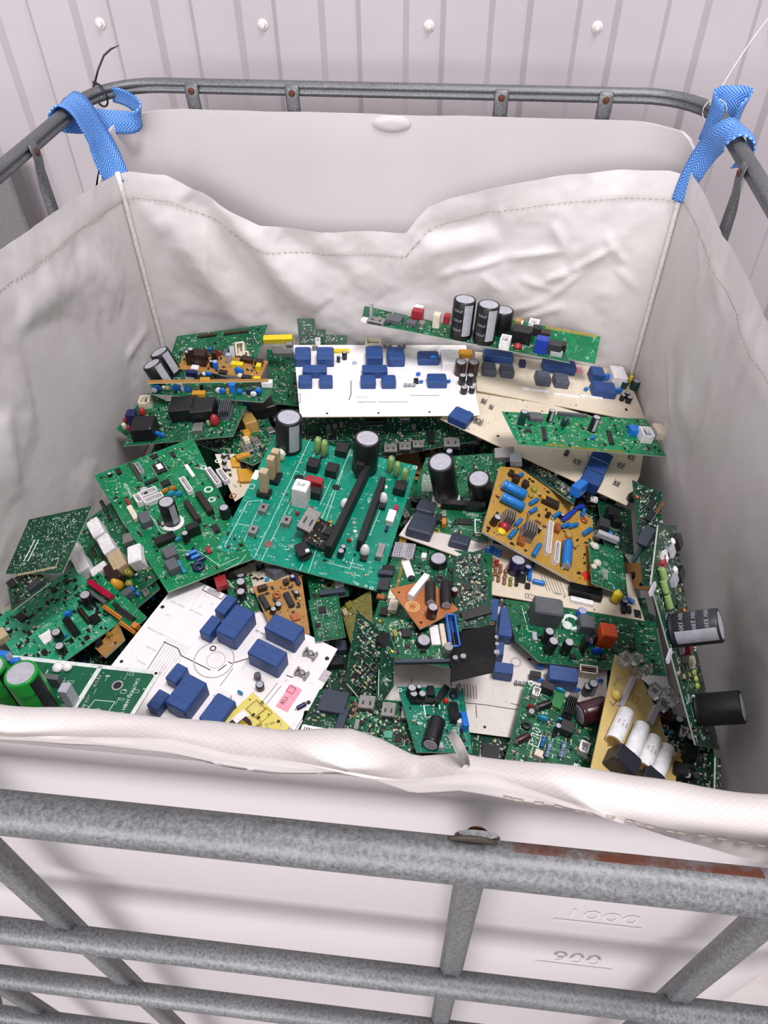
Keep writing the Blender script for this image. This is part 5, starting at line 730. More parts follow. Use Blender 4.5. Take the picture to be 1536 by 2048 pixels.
{'l':'green board with rounded capacitors and a black edge header at the far left','m':'pcbmint','p':[-0.3651,-0.2034,0.7],'u':[0.6536,0.7559,0.0378],'n':[-0.0,-0.0499,0.9988],'o':[[-57.4,-63.1],[63.1,-57.8],[62.5,64.5],[-61.3,64.5]],'c':[('ec',46.9,-9.1,14.4,0.0,26.3,{'c':'black'}),('dc',18.5,-4.5,12.3,5.8,10.4,{'c':'blue'}),('hd',32.8,-19.9,28.2,6.6,10.1,{'a':90,'c':'black'}),('bx',12.4,-25.9,9.4,27.8,12.1,{'c':'black','nm':'pin_header'}),('ec',-6.1,-26.7,12.7,0.0,16.0,{'c':'black'}),('ec',-12.3,-46.8,11.9,0.0,14.1,{'c':'black'}),('bx',-17.3,-15.0,14.9,16.4,3.0,{'c':'white','nm':'sticker'}),('dc',1.1,-29.9,5.1,3.2,6.3,{'c':'blue'}),('ic',-27.7,36.8,11.9,16.4,2.9,{'a':12}),('ic',23.7,48.1,8.6,8.9,2.0,{}),('ic',42.0,49.5,7.5,8.9,2.0,{}),('bx',40.6,-34.5,10.8,11.5,8.2,{'c':'black'}),('ic',19.3,-50.7,7.6,7.2,2.0,{}),('bx',-58.4,23.6,14.6,16.7,11.4,{'c':'beige','nm':'connector'}),('ec',-47.4,26.7,6.4,0.0,6.7,{'c':'black'}),('ic',-31.3,6.8,5.7,7.5,2.9,{}),('hd',-14.3,63.6,26.3,7.1,1.9,{'c':'beige'}),('hd',-34.3,63.4,17.6,7.0,1.9,{'c':'beige'}),('ic',-29.6,-32.7,7.9,8.0,3.0,{}),('ic',2.7,-41.5,5.8,6.4,4.0,{})],'s':289,'k':0,'d':60,'r':22,'t':1.6},
{'l':'narrow green strip board with a red display and orange pin strips at the left','m':'pcbbright','p':[-0.2915,-0.1723,0.7131],'u':[0.4767,0.8404,0.2578],'n':[-0.0966,-0.2414,0.9656],'o':[[-17.6,-48.4],[6.7,-52.0],[18.6,52.5],[-6.9,52.5]],'c':[('bx',1.2,26.8,8.1,43.1,9.5,{'c':'reddisp','nm':'red_display'}),('bx',-8.4,24.4,5.0,31.8,5.3,{'c':'grey','nm':'socket'}),('ic',-4.9,-24.9,7.3,38.3,5.5,{}),('hd',-3.0,-4.2,5.5,9.3,3.3,{}),('hd',-13.2,-8.2,4.9,34.0,6.5,{'c':'orange'}),('hd',-17.6,-41.7,4.8,27.1,8.9,{'c':'orange'}),('bx',-10.3,-50.7,7.2,7.5,9.0,{'c':'orange'}),('ho',13.0,47.7,4.0,0.0,0.0,{})],'s':27,'k':0,'d':0,'r':23,'t':1.6},
{'l':'tan plastic scrap wedged below the green capacitor board at left','m':'tan','p':[-0.2829,-0.225,0.7],'u':[0.5721,-0.8067,0.1482],'n':[-0.3698,-0.0925,0.9245],'o':[[-8.8,-21.0],[15.9,-13.5],[11.3,17.4],[-19.1,17.4]],'c':[('ec',-7.9,3.9,7.0,0.0,6.3,{'c':'gold'}),('bx',-11.5,-13.1,13.2,8.6,3.1,{'c':'black'})],'s':5,'k':0,'d':0,'r':24,'t':4},
{'l':'dark green board shown from its soldered underside at the left edge of the pile','m':'pcbdark','p':[-0.3721,-0.1424,0.785],'u':[0.9638,0.1746,0.2015],'n':[-0.1959,-0.049,0.9794],'o':[[-45.7,-38.0],[33.9,-57.5],[50.0,51.5],[-38.8,51.5]],'c':[('ln',[[-19.3,10.3],[-25.2,-23.1]],1.38,{'c':'silk'}),('ln',[[-14.1,9.0],[-19.4,-24.5]],1.38,{'c':'silk'}),('hd',-1.2,-45.0,51.6,3.8,0.4,{'c':'beige'})],'s':0,'k':28,'d':240,'r':25,'t':1.6},
{'l':'cream board under the lower left corner of the teal board','m':'cream','p':[-0.1157,-0.0988,0.7],'u':[0.6671,0.7208,-0.1883],'n':[-0.1379,0.3678,0.9196],'o':[[-36.9,-33.2],[34.1,-47.4],[25.5,42.7],[-20.7,42.7]],'c':[('ec',9.4,19.2,11.8,0.0,7.7,{'c':'dkgreen'}),('bx',9.9,-19.7,19.2,21.4,12.0,{'c':'grey','nm':'relay'}),('dc',-6.7,-22.8,7.3,3.3,6.7,{'c':'cyan'}),('ec',-29.4,5.0,11.4,0.0,10.5,{'c':'black'}),('ec',7.6,-2.4,6.1,0.0,9.1,{'c':'black'})],'s':27,'k':0,'d':0,'r':27,'t':1.6},
{'l':'green board with two black capacitors above the front white relay board','m':'pcb','p':[-0.1298,-0.1469,0.7123],'u':[0.8939,0.4477,0.0224],'n':[-0.0,-0.0499,0.9988],'o':[[-16.6,-28.7],[16.0,-29.2],[17.4,30.1],[-16.5,30.1]],'c':[('ec',2.9,9.5,12.5,0.0,19.5,{'c':'black'}),('ec',-0.6,-2.7,11.7,0.0,15.3,{'c':'black'}),('bx',-21.1,27.5,15.4,18.4,9.7,{'c':'redfilm','nm':'red_block'}),('ln',[[-12.5,32.9],[4.9,-20.7]],0.98,{'c':'silk'})],'s':34,'k':0,'d':0,'r':28,'t':1.6},
{'l':'bright green control board with white connectors and one round capacitor left of centre','m':'pcbbright','p':[-0.2487,-0.0325,0.7331],'u':[0.7766,0.6301,0.0],'n':[-0.0,-0.0,1.0],'o':[[-61.2,-121.0],[53.8,-130.8],[86.3,147.3],[-70.9,147.3]],'c':[('bl',-9.5,-9.9,32.0,0.0,1.2,{'c':'white','nm':'glue_ring'}),('ec',-9.4,-7.7,23.0,0.0,40.5,{'c':'black','stripe':'lgrey'}),('ec',56.9,-40.1,14.0,0.0,19.6,{'c':'black'}),('ic',16.3,106.4,18.3,26.7,2.9,{}),('bx',17.1,108.5,8.1,12.3,3.5,{'c':'white','nm':'sticker'}),('cn',-18.2,60.1,26.5,10.5,9.6,{'c':'white'}),('cn',-16.0,44.0,27.7,10.3,9.6,{'c':'white'}),('cn',-34.1,53.6,9.6,16.7,11.4,{'c':'white'}),('cn',34.1,45.3,8.6,33.5,8.7,{'c':'white'}),('bx',51.6,76.2,5.2,30.4,2.9,{'c':'white','nm':'connector'}),('cn',74.3,40.2,8.8,39.8,8.8,{'c':'white'}),('cn',86.9,34.4,8.9,29.2,8.9,{'c':'white'}),('ec',-20.5,70.3,14.5,0.0,6.7,{'c':'black'}),('ic',11.3,69.4,15.7,13.9,3.9,{}),('hd',-17.1,119.3,5.8,47.2,3.8,{'c':'dkgrey'}),('ic',-4.4,84.9,22.8,7.6,3.8,{}),('cn',-9.5,120.9,6.5,24.8,5.8,{'c':'lgrey'}),('dc',4.2,51.4,10.1,3.6,8.7,{'c':'orange'}),('dc',15.3,50.3,10.2,3.6,8.7,{'c':'orange'}),('dc',9.1,40.7,11.5,4.3,10.1,{'c':'cyan'}),('dc',18.8,34.3,11.5,4.3,10.1,{'c':'cyan'}),('bx',41.7,-4.0,9.2,45.7,10.7,{'c':'dkbrown','nm':'terminal_block'}),('bx',20.6,-9.0,7.6,45.2,9.7,{'c':'dkbrown','nm':'terminal_block'}),('bx',-50.1,35.6,7.4,30.5,6.7,{'c':'cream','nm':'fuse'}),('bx',-40.4,10.6,14.7,21.8,12.4,{'c':'grey','nm':'relay'}),('bx',-30.5,-37.4,27.6,13.2,8.7,{'c':'black','nm':'chip'}),('dc',-16.3,-46.8,8.8,4.1,6.1,{'c':'cyan'}),('bx',7.3,-45.9,17.5,11.3,17.5,{'c':'black','nm':'transistor'}),('ec',-6.3,-52.4,9.5,0.0,16.5,{'c':'black'}),('bx',-35.1,-68.7,16.7,19.9,13.5,{'c':'grey','nm':'relay'}),('bx',-40.5,-91.1,15.2,19.3,13.6,{'c':'grey','nm':'relay'}),('rs',-30.7,-94.5,22.8,5.9,0.0,{'c':'cyan','a':90}),('co',-11.7,-106.0,17.1,0.0,9.8,{'c':'dkblue'}),('ax',-9.3,-78.5,13.0,6.0,0.0,{'c':'blue'}),('ax',-8.2,-87.6,13.0,6.0,0.0,{'c':'blue'}),('ax',-4.7,-96.2,13.0,6.0,0.0,{'c':'navy'}),('ec',-16.6,-84.1,6.0,0.0,9.7,{'c':'navy'}),('bx',11.0,-86.6,5.9,10.8,3.9,{'c':'redfilm'}),('rg',83.0,-7.1,10.8,0.0,0.0,{'c':'copper'}),('rg',59.0,25.0,13.1,0.0,0.0,{'c':'silk'}),('rg',54.8,3.0,10.7,0.0,0.0,{'c':'silk'}),('rg',96.1,74.7,9.1,0.0,0.0,{'c':'silk'}),('rg',72.0,73.3,9.0,0.0,0.0,{'c':'silk'}),('tx',-39.3,89.1,6.5,0.0,0.0,{'t':'VIESSMANN','c':'silk','a':-90}),('ic',-37.7,133.0,8.6,13.6,3.8,{}),('ec',-50.8,132.6,6.7,0.0,5.7,{'c':'black'}),('bx',-47.9,60.4,4.1,14.6,5.7,{'c':'redfilm'}),('ic',18.8,135.8,12.3,10.7,2.9,{'a':10}),('ic',44.1,124.5,6.8,16.0,2.9,{}),('ic',35.0,-55.4,9.6,16.8,3.9,{}),('ln',[[-23.3,-60.6],[0.5,-80.7],[12.8,-118.1],[34.4,-118.0]],0.7,{'c':'silk'}),('ln',[[15.4,-128.1],[37.4,-127.2],[49.7,-119.7]],0.7,{'c':'silk'}),('ln',[[-30.1,16.5],[-30.1,-17.8],[-17.9,-29.2]],0.7,{'c':'silk'}),('ln',[[-30.7,22.7],[-26.1,-14.8],[-12.9,-25.8]],0.7,{'c':'silk'})],'s':255,'k':154,'d':60,'r':26,'t':1.6},
{'l':'tan board with dark chips right of the two black capacitors','m':'tan','p':[-0.0724,-0.1581,0.7129],'u':[0.7969,0.5704,-0.1992],'n':[0.2425,-0.0,0.9701],'o':[[-28.2,-29.3],[14.4,-49.4],[42.6,41.3],[-26.7,41.3]],'c':[('ic',-22.8,11.8,8.7,26.1,6.6,{'a':4}),('ic',8.5,5.1,8.8,25.1,6.6,{}),('co',-2.8,18.1,11.0,0.0,5.5,{'c':'copper'}),('ec',-8.9,0.4,9.0,0.0,9.9,{'c':'black'}),('ec',-17.9,-4.5,7.6,0.0,9.9,{'c':'black'}),('ax',31.4,31.1,15.3,6.0,0.0,{'c':'navy','a':90}),('ec',26.1,35.5,6.6,0.0,8.7,{'c':'navy'}),('ec',20.7,10.0,5.9,0.0,8.7,{'c':'black'}),('bx',-16.9,32.9,12.1,6.8,7.6,{'c':'brown'}),('bx',15.9,32.0,6.9,6.9,7.6,{'c':'brown'}),('bx',6.2,-21.0,10.7,10.0,3.3,{'c':'copper'})],'s':51,'k':14,'d':0,'r':29,'t':1.6},
{'l':'small green card with two black slot connectors and a brass ring','m':'pcb','p':[-0.0237,-0.109,0.7],'u':[0.9748,0.2178,0.0487],'n':[-0.0499,-0.0,0.9988],'o':[[-24.1,-24.7],[26.5,-20.4],[25.9,23.3],[-28.1,23.3]],'c':[('bx',4.0,23.3,31.2,8.0,7.3,{'c':'slate','nm':'slot_connector'}),('rg',1.2,0.0,11.4,0.0,0.0,{'c':'gold'}),('ho',1.2,0.0,6.7,0.0,0.0,{}),('bx',15.3,0.3,12.0,12.1,0.7,{'c':'white','nm':'sticker'}),('bx',5.5,-16.9,34.3,7.6,8.4,{'c':'slate','nm':'slot_connector'}),('tx',15.3,0.3,5.4,0.0,0.0,{'t':'27','c':'ink','zo':1.0})],'s':34,'k':0,'d':0,'r':30,'t':1.6},
{'l':'green card densely dotted with solder points beside the tan chip board','m':'pcb','p':[-0.0159,-0.166,0.705],'u':[0.9535,0.3014,0.0],'n':[-0.0,-0.0,1.0],'o':[[-19.1,-32.6],[19.3,-33.1],[19.9,34.5],[-19.8,34.5]],'c':[('ic',-3.8,12.9,11.6,11.2,3.2,{}),('ic',-12.7,-9.2,8.8,7.0,3.2,{})],'s':0,'k':14,'d':170,'r':31,'t':1.6},
{'l':'olive board with a curved edge between the small cards','m':'olive','p':[0.0235,-0.1575,0.7],'u':[0.8182,0.4416,0.3682],'n':[-0.4104,-0.0,0.9119],'o':[[-22.0,-30.1],[10.0,-33.0],[29.5,33.3],[-16.9,33.3]],'c':[('bx',-4.1,27.2,9.2,11.4,3.6,{'c':'olive2'}),('bx',-12.6,19.7,5.9,11.2,3.6,{'c':'beige'}),('ho',-20.0,5.5,3.2,0.0,0.0,{})],'s':23,'k':0,'d':0,'r':32,'t':1.6},
{'l':'dark gap board with black parts right of the dotted card','m':'pcbdark','p':[-0.002,-0.2175,0.67],'u':[0.9487,0.2751,-0.1561],'n':[0.1482,0.0494,0.9877],'o':[[-21.1,-37.3],[18.5,-42.9],[27.9,42.6],[-24.7,42.6]],'c':[('bx',-0.0,6.0,25.6,14.9,10.9,{'c':'black'}),('bx',12.6,28.0,15.7,15.4,10.9,{'c':'slate'})],'s':51,'k':0,'d':0,'r':33,'t':1.6},
{'l':'large cream board with dark trace lines under the black flat card','m':'creamw','p':[0.1979,-0.2176,0.69],'u':[0.9977,-0.0682,-0.0034],'n':[0.0,-0.0499,0.9988],'o':[[-128.0,-81.0],[-24.2,-79.9],[131.4,-75.7],[136.8,38.9],[21.8,90.5],[-10.6,117.1],[-133.3,19.4]],'c':[('rl',80.2,0.8,34.2,20.4,23.5,{'c':'relay'}),('dc',97.9,-7.9,10.8,4.2,13.2,{'c':'blue'}),('dc',55.9,-1.5,8.5,3.6,8.5,{'c':'blue'}),('dc',54.6,16.2,11.0,4.3,11.0,{'c':'blue'}),('cn',111.2,17.0,21.3,9.7,16.1,{'c':'cream'}),('bx',111.2,20.4,19.0,8.3,11.4,{'c':'brown'}),('ec',115.4,-5.8,11.4,0.0,23.2,{'c':'black','stripe':'lgrey'}),('ec',109.6,-8.4,9.6,0.0,18.6,{'c':'black'}),('rl',10.3,0.2,22.8,15.2,18.0,{'c':'relay'}),('rl',8.9,66.2,17.6,43.9,18.5,{'c':'relay'}),('rl',-8.9,82.3,12.8,34.1,18.4,{'c':'relay'}),('rl',3.9,27.1,9.8,18.6,16.6,{'c':'relay'}),('bl',1.5,105.5,11.8,0.0,11.4,{'c':'steel'}),('rs',31.8,-8.9,13.1,6.0,0.0,{'c':'lgrey'}),('bx',49.1,2.4,13.1,8.2,10.7,{'c':'black'}),('rg',25.6,21.0,14.8,0.0,0.0,{'c':'dust'}),('ho',-5.1,-70.6,3.5,0.0,0.0,{}),('dc',127.3,10.3,7.3,3.6,7.3,{'c':'blue'}),('ln',[[-34.5,-19.4],[-31.7,-35.0]],0.66,{'c':'ink'}),('ln',[[-30.9,-18.8],[-28.0,-35.7]],0.66,{'c':'ink'}),('ln',[[-27.3,-18.8],[-24.4,-36.4]],0.66,{'c':'ink'}),('ln',[[-23.6,-18.9],[-20.8,-36.5]],0.66,{'c':'ink'}),('ln',[[-20.0,-19.0],[-17.8,-36.7]],0.66,{'c':'ink'}),('ln',[[-30.8,-44.1],[-10.1,-42.6],[32.9,-42.6]],0.9,{'c':'dkgrey'}),('ln',[[-17.6,-45.1],[-15.6,-60.3]],0.9,{'c':'dkgrey'}),('ln',[[23.1,-35.8],[36.7,-36.7]],0.72,{'c':'dkgrey'}),('ln',[[-49.7,-24.6],[-50.5,-17.9],[-46.1,-13.1]],1.21,{'c':'ink'}),('ln',[[-98.4,-21.8],[-96.4,-35.1]],0.72,{'c':'ink'}),('ln',[[80.5,27.4],[83.1,13.9]],0.72,{'c':'ink'})],'s':6,'k':42,'d':0,'r':34,'t':1.6},
{'l':'dark green card standing on edge in the middle of the pile','m':'pcbdark','p':[0.0414,-0.2445,0.74],'u':[0.8007,-0.2977,-0.5199],'n':[0.2507,-0.6217,0.742],'o':[[-9.7,-15.6],[3.4,-35.8],[23.8,-37.8],[53.8,-29.2],[4.4,38.7],[-34.4,39.7],[-41.4,40.9]],'c':[('bx',5.4,33.6,15.5,15.1,11.7,{'c':'black','nm':'black_block'}),('ln',[[0.3,-9.4],[26.7,-14.1]],1.17,{'c':'silk'}),('ln',[[3.0,-33.3],[22.6,-37.3]],1.17,{'c':'dust'})],'s':170,'k':42,'d':50,'r':35,'t':1.6},
{'l':'plain dark green card with a row of solder points leaning on the standing card','m':'pcbdark','p':[0.0693,-0.2564,0.7416],'u':[0.8282,-0.5603,0.0123],'n':[-0.3506,-0.5009,0.7913],'o':[[7.6,-35.9],[16.2,-40.9],[18.6,-10.2],[-1.8,24.7],[-20.0,38.9],[-21.4,24.7]],'c':[('ln',[[-6.5,-5.0],[8.3,-28.8]],0.86,{'c':'silk'})],'s':0,'k':0,'d':8,'r':36,'t':1.6},
{'l':'dark green board carrying two large black capacitors right of the teal board','m':'pcb','p':[0.145,0.1098,0.7],'u':[0.9885,0.0143,0.1504],'n':[-0.1467,-0.1467,0.9782],'o':[[-73.2,-20.4],[51.1,-78.8],[72.9,52.9],[-54.2,52.9]],'c':[('ec',-20.4,-25.8,37.7,0.0,81.0,{'c':'black','stripe':'black'}),('ec',32.0,-40.4,32.7,0.0,56.7,{'c':'black','stripe':'black'}),('bl',-21.0,-33.3,43.6,0.0,1.2,{'c':'white','nm':'glue_ring'}),('hd',-47.2,1.1,23.2,33.3,2.4,{'c':'solder'}),('bx',68.2,43.8,30.4,20.2,11.9,{'c':'steel'}),('bx',85.2,31.0,18.0,15.9,14.3,{'c':'lgrey'}),('ec',-16.0,53.5,11.0,0.0,12.0,{'c':'navy'})],'s':153,'k':70,'d':30,'r':37,'t':1.6},
{'l':'white board with dark blue relays shaded to slate below the large black capacitors','m':'creamw','p':[0.1391,0.0062,0.7],'u':[0.9789,-0.1876,-0.0812],'n':[0.1402,0.3271,0.9345],'o':[[-68.4,-53.2],[18.6,-67.3],[58.6,-12.3],[51.1,79.3],[-60.5,68.5]],'c':[('rl',-49.2,32.9,26.7,35.6,13.2,{'c':'slate'}),('rl',-42.9,-25.0,35.3,53.1,14.3,{'c':'slate'}),('rl',14.0,-35.5,27.5,26.2,11.0,{'c':'slate'})],'s':6,'k':0,'d':0,'r':38,'t':1.6},  # slate colour carries the shadow on these dark blue relays
{'l':'narrow green card with brass rings at its left end','m':'pcb','p':[0.1498,0.018,0.7076],'u':[0.9982,0.0356,-0.0481],'n':[0.0499,-0.0499,0.9975],'o':[[-39.0,-20.5],[35.7,-32.2],[39.8,27.2],[-36.7,27.2]],'c':[('rg',-30.9,27.8,10.2,0.0,0.0,{'c':'gold'}),('rg',-35.5,-19.2,9.9,0.0,0.0,{'c':'gold'}),('ic',4.1,-1.2,25.7,12.2,3.3,{}),('bx',-25.8,-8.0,5.7,11.2,9.8,{'c':'orange'}),('bx',-33.8,-2.2,6.4,13.2,9.8,{'c':'black'}),('bx',-26.1,7.1,6.5,11.4,8.7,{'c':'steel'}),('fr',27.7,-5.4,18.5,26.2,0.0,{'c':'silk'}),('bx',1.2,26.2,63.9,9.7,13.0,{'c':'black','nm':'slot_connector'}),('hd',15.7,15.1,18.7,5.8,1.1,{'c':'solder'})],'s':68,'k':28,'d':0,'r':39,'t':1.6},
{'l':'cream board printed with black lines and a purple capacitor under the tan board','m':'cream','p':[0.2511,-0.0754,0.7],'u':[0.9874,-0.0811,-0.1359],'n':[0.1467,0.1467,0.9782],'o':[[-78.4,-19.1],[-64.0,-22.2],[-60.8,-44.5],[145.6,-28.1],[133.8,61.2],[-74.5,61.2]],'c':[('ec',-68.6,34.4,6.9,0.0,13.3,{'c':'blue'}),('ec',-62.6,40.9,6.9,0.0,13.3,{'c':'blue'}),('ec',-56.8,38.5,6.9,0.0,13.3,{'c':'blue'}),('ec',-51.8,35.9,6.9,0.0,13.3,{'c':'blue'}),('ec',-28.6,10.1,21.0,0.0,22.8,{'c':'purple'}),('ec',-12.1,13.6,9.5,0.0,12.2,{'c':'navy'}),('ax',-7.9,8.8,22.6,6.1,0.0,{'c':'blue','a':90}),('ax',4.4,-3.2,15.9,6.7,0.0,{'c':'blue'}),('ax',-5.3,24.3,21.8,6.1,0.0,{'c':'blue','a':80}),('rs',-54.3,0.2,16.4,5.4,0.0,{'c':'resistor','a':90}),('rs',-47.8,7.6,16.6,5.4,0.0,{'c':'resistor','a':90}),('rs',-40.6,-0.2,16.3,5.4,0.0,{'c':'resistor','a':90}),('rs',-49.7,-11.4,16.1,5.3,0.0,{'c':'resistor','a':90}),('rs',-41.5,-13.6,16.0,5.3,0.0,{'c':'resistor','a':90}),('rs',-33.4,-13.9,16.0,5.3,0.0,{'c':'olive','a':90}),('rs',-25.3,-11.2,16.0,5.3,0.0,{'c':'ink','a':90}),('rs',-57.8,-12.1,14.1,5.3,0.0,{'c':'resistor','a':90}),('rs',-64.9,17.5,16.9,5.4,0.0,{'c':'resistor','a':90}),('rs',-57.9,16.7,16.8,5.4,0.0,{'c':'resistor','a':90}),('rs',-72.0,20.3,14.9,5.5,0.0,{'c':'resistor','a':90}),('bx',-53.1,17.3,4.7,9.5,5.3,{'c':'redfilm'}),('bx',-20.1,-3.4,13.3,12.1,7.0,{'c':'black'}),('bx',-10.4,-15.1,6.6,7.9,5.2,{'c':'black'}),('hs',66.8,-4.3,43.5,17.6,10.3,{'c':'black'}),('bx',61.9,-21.4,29.9,8.6,5.1,{'c':'white','nm':'connector'}),('ru',107.2,-4.6,12.6,0.0,18.7,{'c':'yellow'}),('ec',119.2,-6.5,9.3,0.0,8.5,{'c':'navy'}),('ax',128.1,2.2,11.4,6.7,0.0,{'c':'blue','a':-30}),('bx',117.4,-18.5,5.8,11.3,5.1,{'c':'black'}),('bx',125.0,-16.1,5.8,11.3,5.1,{'c':'black'}),('fr',-4.2,-31.6,16.9,8.6,0.0,{'c':'ink'}),('tx',-4.2,-31.6,5.2,0.0,0.0,{'t':'8 1 1','c':'ink'}),('tx',30.7,-14.2,4.6,0.0,0.0,{'t':'0000','c':'ink'}),('bx',137.4,-17.7,9.1,14.9,0.5,{'c':'black','nm':'printed_patch'}),('bl',27.0,-29.9,10.5,0.0,0.4,{'c':'pinkp','nm':'stain'}),('ln',[[8.6,16.5],[16.6,-13.0]],0.61,{'c':'ink'}),('ln',[[12.7,16.4],[20.6,-13.3]],0.61,{'c':'ink'}),('ln',[[16.8,16.2],[24.6,-13.5]],0.61,{'c':'ink'}),('ln',[[21.0,16.1],[28.7,-13.7]],0.61,{'c':'ink'}),('ln',[[25.1,15.9],[32.7,-14.0]],0.61,{'c':'ink'}),('ln',[[29.2,15.8],[36.7,-14.2]],0.61,{'c':'ink'}),('ln',[[33.4,15.7],[40.8,-14.4]],0.61,{'c':'ink'}),('ln',[[40.1,10.8],[46.4,-7.1]],0.61,{'c':'ink'}),('ln',[[43.5,10.4],[49.7,-7.4]],0.61,{'c':'ink'}),('ln',[[46.9,10.1],[53.1,-7.8]],0.61,{'c':'ink'}),('ln',[[50.4,9.7],[56.5,-8.2]],0.61,{'c':'ink'})],'s':6,'k':28,'d':0,'r':40,'t':1.6},
{'l':'tan board packed with blue capacitors and white combs at the right of the pile','m':'tanyellow','p':[0.2717,0.0167,0.7103],'u':[0.9194,-0.1591,-0.3598],'n':[0.371,0.0464,0.9275],'o':[[-93.5,-69.6],[88.1,-86.6],[71.6,-68.6],[70.1,64.1],[-56.3,103.3],[-87.7,83.8]],'c':[('ax',-62.6,35.1,36.3,15.9,0.0,{'c':'bluecan','a':-3}),('ax',-61.6,7.7,34.2,14.9,0.0,{'c':'bluecan','a':-3}),('ax',28.8,-44.2,49.1,14.4,0.0,{'c':'bluecan','a':90}),('hs',-64.4,-33.2,16.7,21.3,18.9,{'c':'steel'}),('hs',-32.7,-40.0,18.1,23.1,20.5,{'c':'steel'}),('cn',0.3,-26.9,7.1,65.6,8.6,{'c':'white'}),('cn',13.7,-49.6,7.0,40.8,8.5,{'c':'white'}),('bl',-65.9,-45.0,16.3,0.0,10.3,{'c':'redfilm'}),('bl',-67.7,-54.6,13.5,0.0,5.1,{'c':'yellow'}),('bl',28.6,-14.9,12.6,0.0,6.8,{'c':'orange'}),('bl',31.7,1.1,12.8,0.0,7.7,{'c':'tanplas'}),('ax',-27.8,37.0,21.5,6.5,0.0,{'c':'bluecan','a':60}),('ax',-27.4,16.4,18.7,6.4,0.0,{'c':'bluecan','a':60}),('ax',-46.3,-22.2,18.4,6.2,0.0,{'c':'bluecan','a':70}),('ax',-52.1,-51.7,19.9,6.8,0.0,{'c':'bluecan','a':70}),('ax',-22.2,-28.8,18.4,6.2,0.0,{'c':'bluecan','a':70}),('ax',-14.5,-60.5,28.6,7.4,0.0,{'c':'bluecan','a':75}),('ax',9.5,31.2,19.4,6.5,0.0,{'c':'bluecan','a':60}),('ax',31.4,49.6,25.1,7.3,0.0,{'c':'navyb','a':60}),('ax',25.6,36.4,24.6,7.3,0.0,{'c':'navyb','a':60}),('ax',24.3,17.3,20.0,6.5,0.0,{'c':'bluecan','a':50}),('ax',36.8,25.7,20.3,6.5,0.0,{'c':'bluecan','a':50}),('ax',59.7,27.3,22.4,7.2,0.0,{'c':'bluecan','a':60}),('ax',43.7,72.2,21.3,7.5,0.0,{'c':'navyb','a':50}),('ax',51.5,65.7,18.1,6.7,0.0,{'c':'bluecan','a':80}),('ec',-81.7,-47.0,10.9,0.0,15.4,{'c':'brown'}),('bx',-61.4,66.4,10.5,12.3,8.8,{'c':'brown'}),('ax',-56.9,78.5,19.6,6.7,0.0,{'c':'bluecan','a':60}),('bx',-45.5,65.5,9.0,12.2,7.9,{'c':'dkbrown'}),('bx',-69.9,75.3,7.5,10.0,7.1,{'c':'brown'}),('bx',-2.8,52.1,26.8,14.2,7.0,{'c':'dkbrown','nm':'coil_block'}),('ec',-4.3,20.7,6.5,0.0,8.7,{'c':'dkbrown'}),('ec',16.8,32.7,6.5,0.0,7.8,{'c':'black'}),('ec',-15.2,-19.9,6.3,0.0,8.6,{'c':'brown'}),('bx',-38.5,-57.4,9.6,14.3,6.8,{'c':'copper'}),('bl',-34.5,-44.4,6.1,0.0,4.3,{'c':'tanplas'}),('co',54.6,51.4,11.8,0.0,4.4,{'c':'copper'}),('bx',12.3,2.7,7.2,15.4,7.8,{'c':'copper'}),('bl',-29.7,65.7,10.3,0.0,6.2,{'c':'olive'}),('bl',-33.8,48.3,8.8,0.0,6.1,{'c':'olive'}),('bx',-15.2,52.9,6.0,9.5,7.9,{'c':'amber'}),('ho',-29.0,-67.7,4.7,0.0,0.0,{}),('bx',62.9,-61.2,12.5,7.9,0.4,{'c':'redpaint','nm':'red_mark'}),('bx',62.9,-61.2,5.6,17.8,0.5,{'c':'redpaint','nm':'red_mark'}),('rs',-17.0,-0.3,10.1,4.2,0.0,{'c':'resistor'}),('rs',-32.9,0.1,15.6,4.2,0.0,{'c':'resistor','a':90}),('rs',-4.8,-3.2,10.0,4.2,0.0,{'c':'resistor'}),('rs',39.9,-17.3,10.0,4.2,0.0,{'c':'resistor'})],'s':204,'k':14,'d':0,'r':41,'t':4},
{'l':'small dark green card tilted across the top of the tan board','m':'pcbdark','p':[0.2853,0.1233,0.7],'u':[0.5006,0.8141,-0.2943],'n':[0.0953,0.286,0.9535],'o':[[-42.7,-53.4],[-1.4,-42.0],[43.0,51.3],[5.5,51.3]],'c':[('ic',2.5,1.6,23.4,11.0,3.3,{}),('ec',-12.1,-21.6,8.2,0.0,5.8,{'c':'steel'}),('ec',-16.3,-32.8,8.2,0.0,7.4,{'c':'steel'}),('bx',36.9,6.4,27.5,4.8,5.1,{'c':'lgrey'}),('bx',-5.0,-43.0,32.2,15.0,16.4,{'c':'blue','nm':'blue_block'}),('hd',34.7,27.7,9.1,24.4,4.3,{})],'s':102,'k':0,'d':0,'r':42,'t':1.6},
